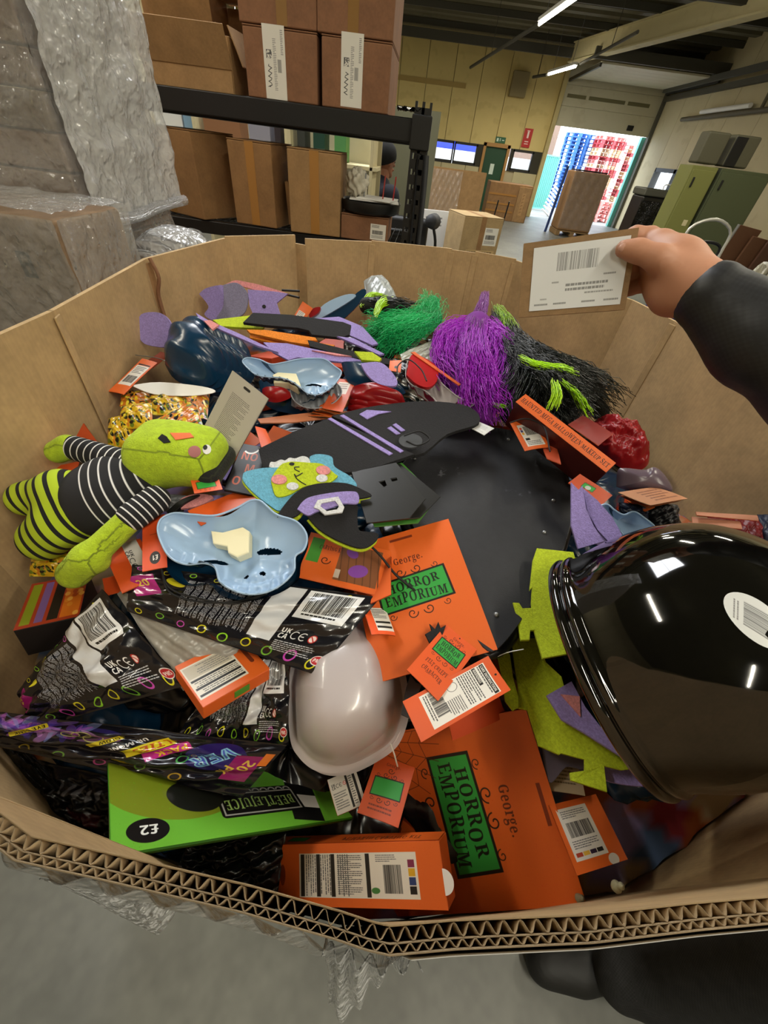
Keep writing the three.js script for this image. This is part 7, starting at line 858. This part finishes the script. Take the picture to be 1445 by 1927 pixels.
{
  // parcel held up over the bin
  const C = at3(1084, 514, 0.5), f = fitRect([[986, 458], [1201, 428], [1178, 584], [974, 597]], 0, ray(1084, 514).normalize().negate(), 60, C);
  const [g, , zs] = packBox('small_parcel', 'small kraft parcel with white barcode label held over the bin', null, 0, 0.045, mat('#a07f58', 0.8, { map: TX.card }), M.kraft2, { fit: f, cat: 'parcel' });
  const lab = sheet((u, v) => V3((u - 0.47) * f.w * 0.84, (v - 0.5) * f.h * 0.84, zs * 0.0008), 2, 2, 0.0003);
  add(g, 'address_label', lab, print(512, 360, '#dcdfe2', (q) => { barcode(q, 140, 42, 220, 100, 6, '#8a8c8e'); textLines(q, 400, 178, 70, 1, 22, '#8c8e90', 3); textLines(q, 120, 200, 40, 1, 22, '#9a9c9e', 4); textLines(q, 200, 218, 230, 2, 26, '#8a8c8e', 5, 0.55); textLines(q, 310, 272, 160, 1, 22, '#9a9c9e', 7); for (const x of [28, 140, 300, 420]) textLines(q, x, 322, 80, 1, 24, '#8c8e90', x); textLines(q, 60, 292, 40, 1, 20, '#a0a2a4', 9); }, 0.5));
  // the person holding it
  const t = thing('person', 'person in black padded jacket holding the parcel over the bin', 'person');
  const hb = [], N = f.N, behind = (px, py, d = 0.05) => onPlane(px, py, C.clone().addScaledVector(N, -d), N), front = (px, py, d) => onPlane(px, py, C.clone().addScaledVector(N, d), N);
  const wr = at3(1322, 548, 0.455), pm = at3(1268, 505, 0.475), chain = (pts, rs, k) => pts.slice(1).forEach((p, i) => hb.push([pts[i], p, rs[i], rs[i + 1], k]));
  chain([wr, pm, at3(1238, 470, 0.495)], [0.027, 0.03, 0.022], 0.016);
  chain([wr, at3(1272, 545, 0.475), at3(1240, 520, 0.505)], [0.026, 0.026, 0.018], 0.016);
  chain([at3(1285, 520, 0.455), front(1238, 486, 0.014), front(1200, 472, 0.009), front(1174, 468, 0.0085)], [0.018, 0.0125, 0.0108, 0.0095], 0.01);
  chain([at3(1250, 470, 0.49), at3(1222, 445, 0.505), behind(1195, 442, 0.056), behind(1150, 462, 0.055), behind(1120, 480, 0.055)], [0.017, 0.0105, 0.0095, 0.009, 0.0078], 0.006);
  chain([at3(1245, 490, 0.5), at3(1216, 478, 0.525), behind(1190, 478, 0.057), behind(1140, 495, 0.056), behind(1104, 508, 0.055)], [0.016, 0.0105, 0.0098, 0.0092, 0.008], 0.006);
  chain([at3(1242, 512, 0.505), at3(1212, 508, 0.53), behind(1188, 510, 0.057), behind(1145, 525, 0.056), behind(1112, 534, 0.055)], [0.015, 0.01, 0.0095, 0.009, 0.0078], 0.006);
  chain([at3(1240, 530, 0.505), at3(1212, 535, 0.525), behind(1188, 542, 0.056), behind(1158, 552, 0.055), behind(1135, 558, 0.055)], [0.014, 0.0092, 0.0085, 0.008, 0.007], 0.006);
  const hand = blob(hb, 0.01, 0.003);
  const sh = V3(0.84, 1.4, -0.16), el = V3(0.52, 1.42, -0.37), hip = V3(1.02, 0.93, 0.05), ch = V3(0.97, 1.24, -0.02), hc = V3(0.9, 1.62, -0.06), face = V3(-0.93, -0.1, -0.35).normalize();
  const kn = V3(0.93, 0.5, -0.02), an = V3(0.82, 0.1, 0.02), toe = V3(0.58, 0.035, 0.02), kn2 = V3(1.02, 0.5, 0.26), an2 = V3(1.06, 0.1, 0.3), toe2 = V3(0.84, 0.035, 0.34), sh2 = V3(1.06, 1.4, 0.16), el2 = V3(1.12, 1.13, 0.26), wr2 = V3(0.98, 0.94, 0.3);
  const arm = [[wr, el, 0.026, 0.04], [el, sh, 0.042, 0.05]];
  const bodyG = merge([blob([...arm, [sh, sh2, 0.06, 0.06], [ch, hip, 0.13, 0.14], [hip, kn, 0.08, 0.055], [kn, an, 0.05, 0.03], [an, toe, 0.022, 0.016], [hip, kn2, 0.08, 0.055], [kn2, an2, 0.05, 0.03], [an2, toe2, 0.022, 0.016], [sh2, el2, 0.05, 0.042], [el2, wr2, 0.04, 0.028], [wr2, V3(0.93, 0.86, 0.3), 0.028, 0.02], [hc, ch.clone().setY(1.42), 0.05, 0.06]], 0.05, 0.014), hand, blob(headBones(hc, face), 0.02, 0.005)]);
  add(t, 'body', bodyG, skin); eyesOf(t, hc, face);
  add(t, 'thumbnail', new THREE.SphereGeometry(0.0062, 12, 8).scale(1.15, 0.8, 0.4).applyMatrix4(new THREE.Matrix4().makeBasis(f.U, f.V, f.U.clone().cross(f.V)).setPosition(front(1176, 466, 0.0155))), mat('#c99a88', 0.35));
  add(t, 'hair', blob([[hc.clone().add(V3(0.02, 0.04, 0)), hc.clone().add(V3(0.03, 0.02, 0.01)), 0.098, 0.09]], 0.02, 0.006), mat('#2b2018', 0.8));
  const puff = (bones, k, n, amp) => { const [lo, hi] = bounds(bones, 0.04), fld = bonesField(bones, k), a = bones[0][0], d = bones[0][1].clone().sub(a).normalize(); return sdf((p) => fld(p) - amp * Math.abs(Math.sin(p.clone().sub(a).dot(d) * n)), lo, hi, 0.007); };
  const jm = mat('#26272a', 0.5, { map: TX.weave });
  const cuff = wr.clone().lerp(el, 0.06);
  add(t, 'sleeve', puff([[cuff, wr.clone().lerp(el, 0.35), 0.036, 0.044], [wr.clone().lerp(el, 0.35), el, 0.044, 0.055], [el, sh, 0.055, 0.07]], 0.02, 30, 0.005), jm); 
  add(t, 'jacket', puff([[ch.clone().setY(1.38), hip, 0.15, 0.165], [sh, sh2, 0.085, 0.085], [sh2, el2, 0.075, 0.066], [el2, wr2, 0.06, 0.045]], 0.05, 32, 0.008), jm);
  const tm = mat('#2c2d30', 0.9, { map: TX.weave });
  add(t, 'trousers', blob([[hip, kn, 0.11, 0.085], [kn, an.clone().add(V3(0.02, 0.04, 0)), 0.085, 0.075], [an.clone().add(V3(0.015, 0.03, 0)), an.clone().add(V3(-0.05, 0.0, 0.0)), 0.078, 0.07], [hip, kn2, 0.11, 0.085], [kn2, an2, 0.085, 0.068]], 0.03, 0.009), tm);
  for (const [a, b] of [[an, toe], [an2, toe2]]) { const d = b.clone().sub(a).setY(0).normalize(), h = a.clone().addScaledVector(d, -0.05).setY(0.045); const s = add(t, 'shoe', blob([[h, b.clone().setY(0.04).addScaledVector(d, -0.02), 0.045, 0.04], [a.clone().setY(0.07), a.clone().setY(0.1).addScaledVector(d, 0.03), 0.05, 0.05], [b.clone().setY(0.04).addScaledVector(d, -0.1), b.clone().setY(0.035), 0.05, 0.036]], 0.03, 0.007), mat('#161719', 0.6)); }
}
{
  // worker beyond the racking, seen from behind
  const hc = onZ(726, 302, -5), f = V3(0.8, -0.12, -0.58).normalize(), s = V3(0.58, 0, 0.8).normalize(), y0 = hc.y, b = (dx, y, df = 0) => V3(hc.x, y, hc.z).addScaledVector(s, dx).addScaledVector(V3(f.x, 0, f.z), df - 0.03);
  const t = thing('person', 'worker in black beanie and navy jacket seen from behind the racking', 'person');
  const legs = [-1, 1].flatMap((k) => [[b(k * 0.1, y0 - 0.72), b(k * 0.12, 0.48, 0.02), 0.08, 0.055], [b(k * 0.12, 0.48, 0.02), b(k * 0.12, 0.09), 0.05, 0.035], [b(k * 0.12, 0.06), b(k * 0.13, 0.04, 0.16), 0.035, 0.03]]);
  const arms = [-1, 1].flatMap((k) => [[b(k * 0.18, y0 - 0.24), b(k * 0.25, y0 - 0.5, 0.03), 0.05, 0.04], [b(k * 0.25, y0 - 0.5, 0.03), b(k * 0.2, y0 - 0.55, 0.24), 0.036, 0.026], [b(k * 0.2, y0 - 0.55, 0.24), b(k * 0.18, y0 - 0.55, 0.32), 0.028, 0.016]]);
  add(t, 'body', merge([blob([[b(0, y0 - 0.3), b(0, y0 - 0.7), 0.12, 0.13], [b(-0.16, y0 - 0.25), b(0.16, y0 - 0.25), 0.06, 0.06], [V3(hc.x, y0 - 0.05, hc.z), b(0, y0 - 0.22), 0.05, 0.06], ...legs, ...arms], 0.05, 0.015), blob(headBones(hc, f), 0.02, 0.006)]), workerSkin); eyesOf(t, hc, f);
  add(t, 'beanie', sdf((p) => Math.max(p.distanceTo(hc.clone().add(V3(0, 0.035, 0)).addScaledVector(f, -0.01)) - 0.108, -(p.y - (hc.y - 0.015 + 0.35 * p.clone().sub(hc).dot(f)))), [hc.x - 0.14, hc.y - 0.09, hc.z - 0.14], [hc.x + 0.14, hc.y + 0.17, hc.z + 0.14], 0.006), mat('#0b0b0d', 0.95, { map: TX.weave }));
  add(t, 'jacket', blob([[b(0, y0 - 0.3), b(0, y0 - 0.72), 0.14, 0.15], [b(-0.17, y0 - 0.26), b(0.17, y0 - 0.26), 0.085, 0.085], [b(0, y0 - 0.16), b(0, y0 - 0.2), 0.068, 0.075], ...arms.filter((_, i) => i % 3 < 2).map(([a, c, r, q]) => [a, c, r + 0.025, q + 0.02])], 0.05, 0.01), mat('#14172a', 0.85, { map: TX.weave }));
  add(t, 'trousers', blob(legs.filter((_, i) => i % 3 < 2).map(([a, c, r, q]) => [a, c, r + 0.03, q + 0.025]), 0.03, 0.012), mat('#1b1c20', 0.9));
  for (const k of [-1, 1]) add(t, 'shoe', blob([[b(k * 0.12, 0.05, -0.03), b(k * 0.13, 0.045, 0.17), 0.045, 0.04]], 0.02, 0.01), M.black);
}
scene.traverse((o) => { if (o.isMesh) { o.castShadow = true; o.receiveShadow = true; } if (o.isLight && o.shadow) o.castShadow = true; });
renderer.render(scene, camera);
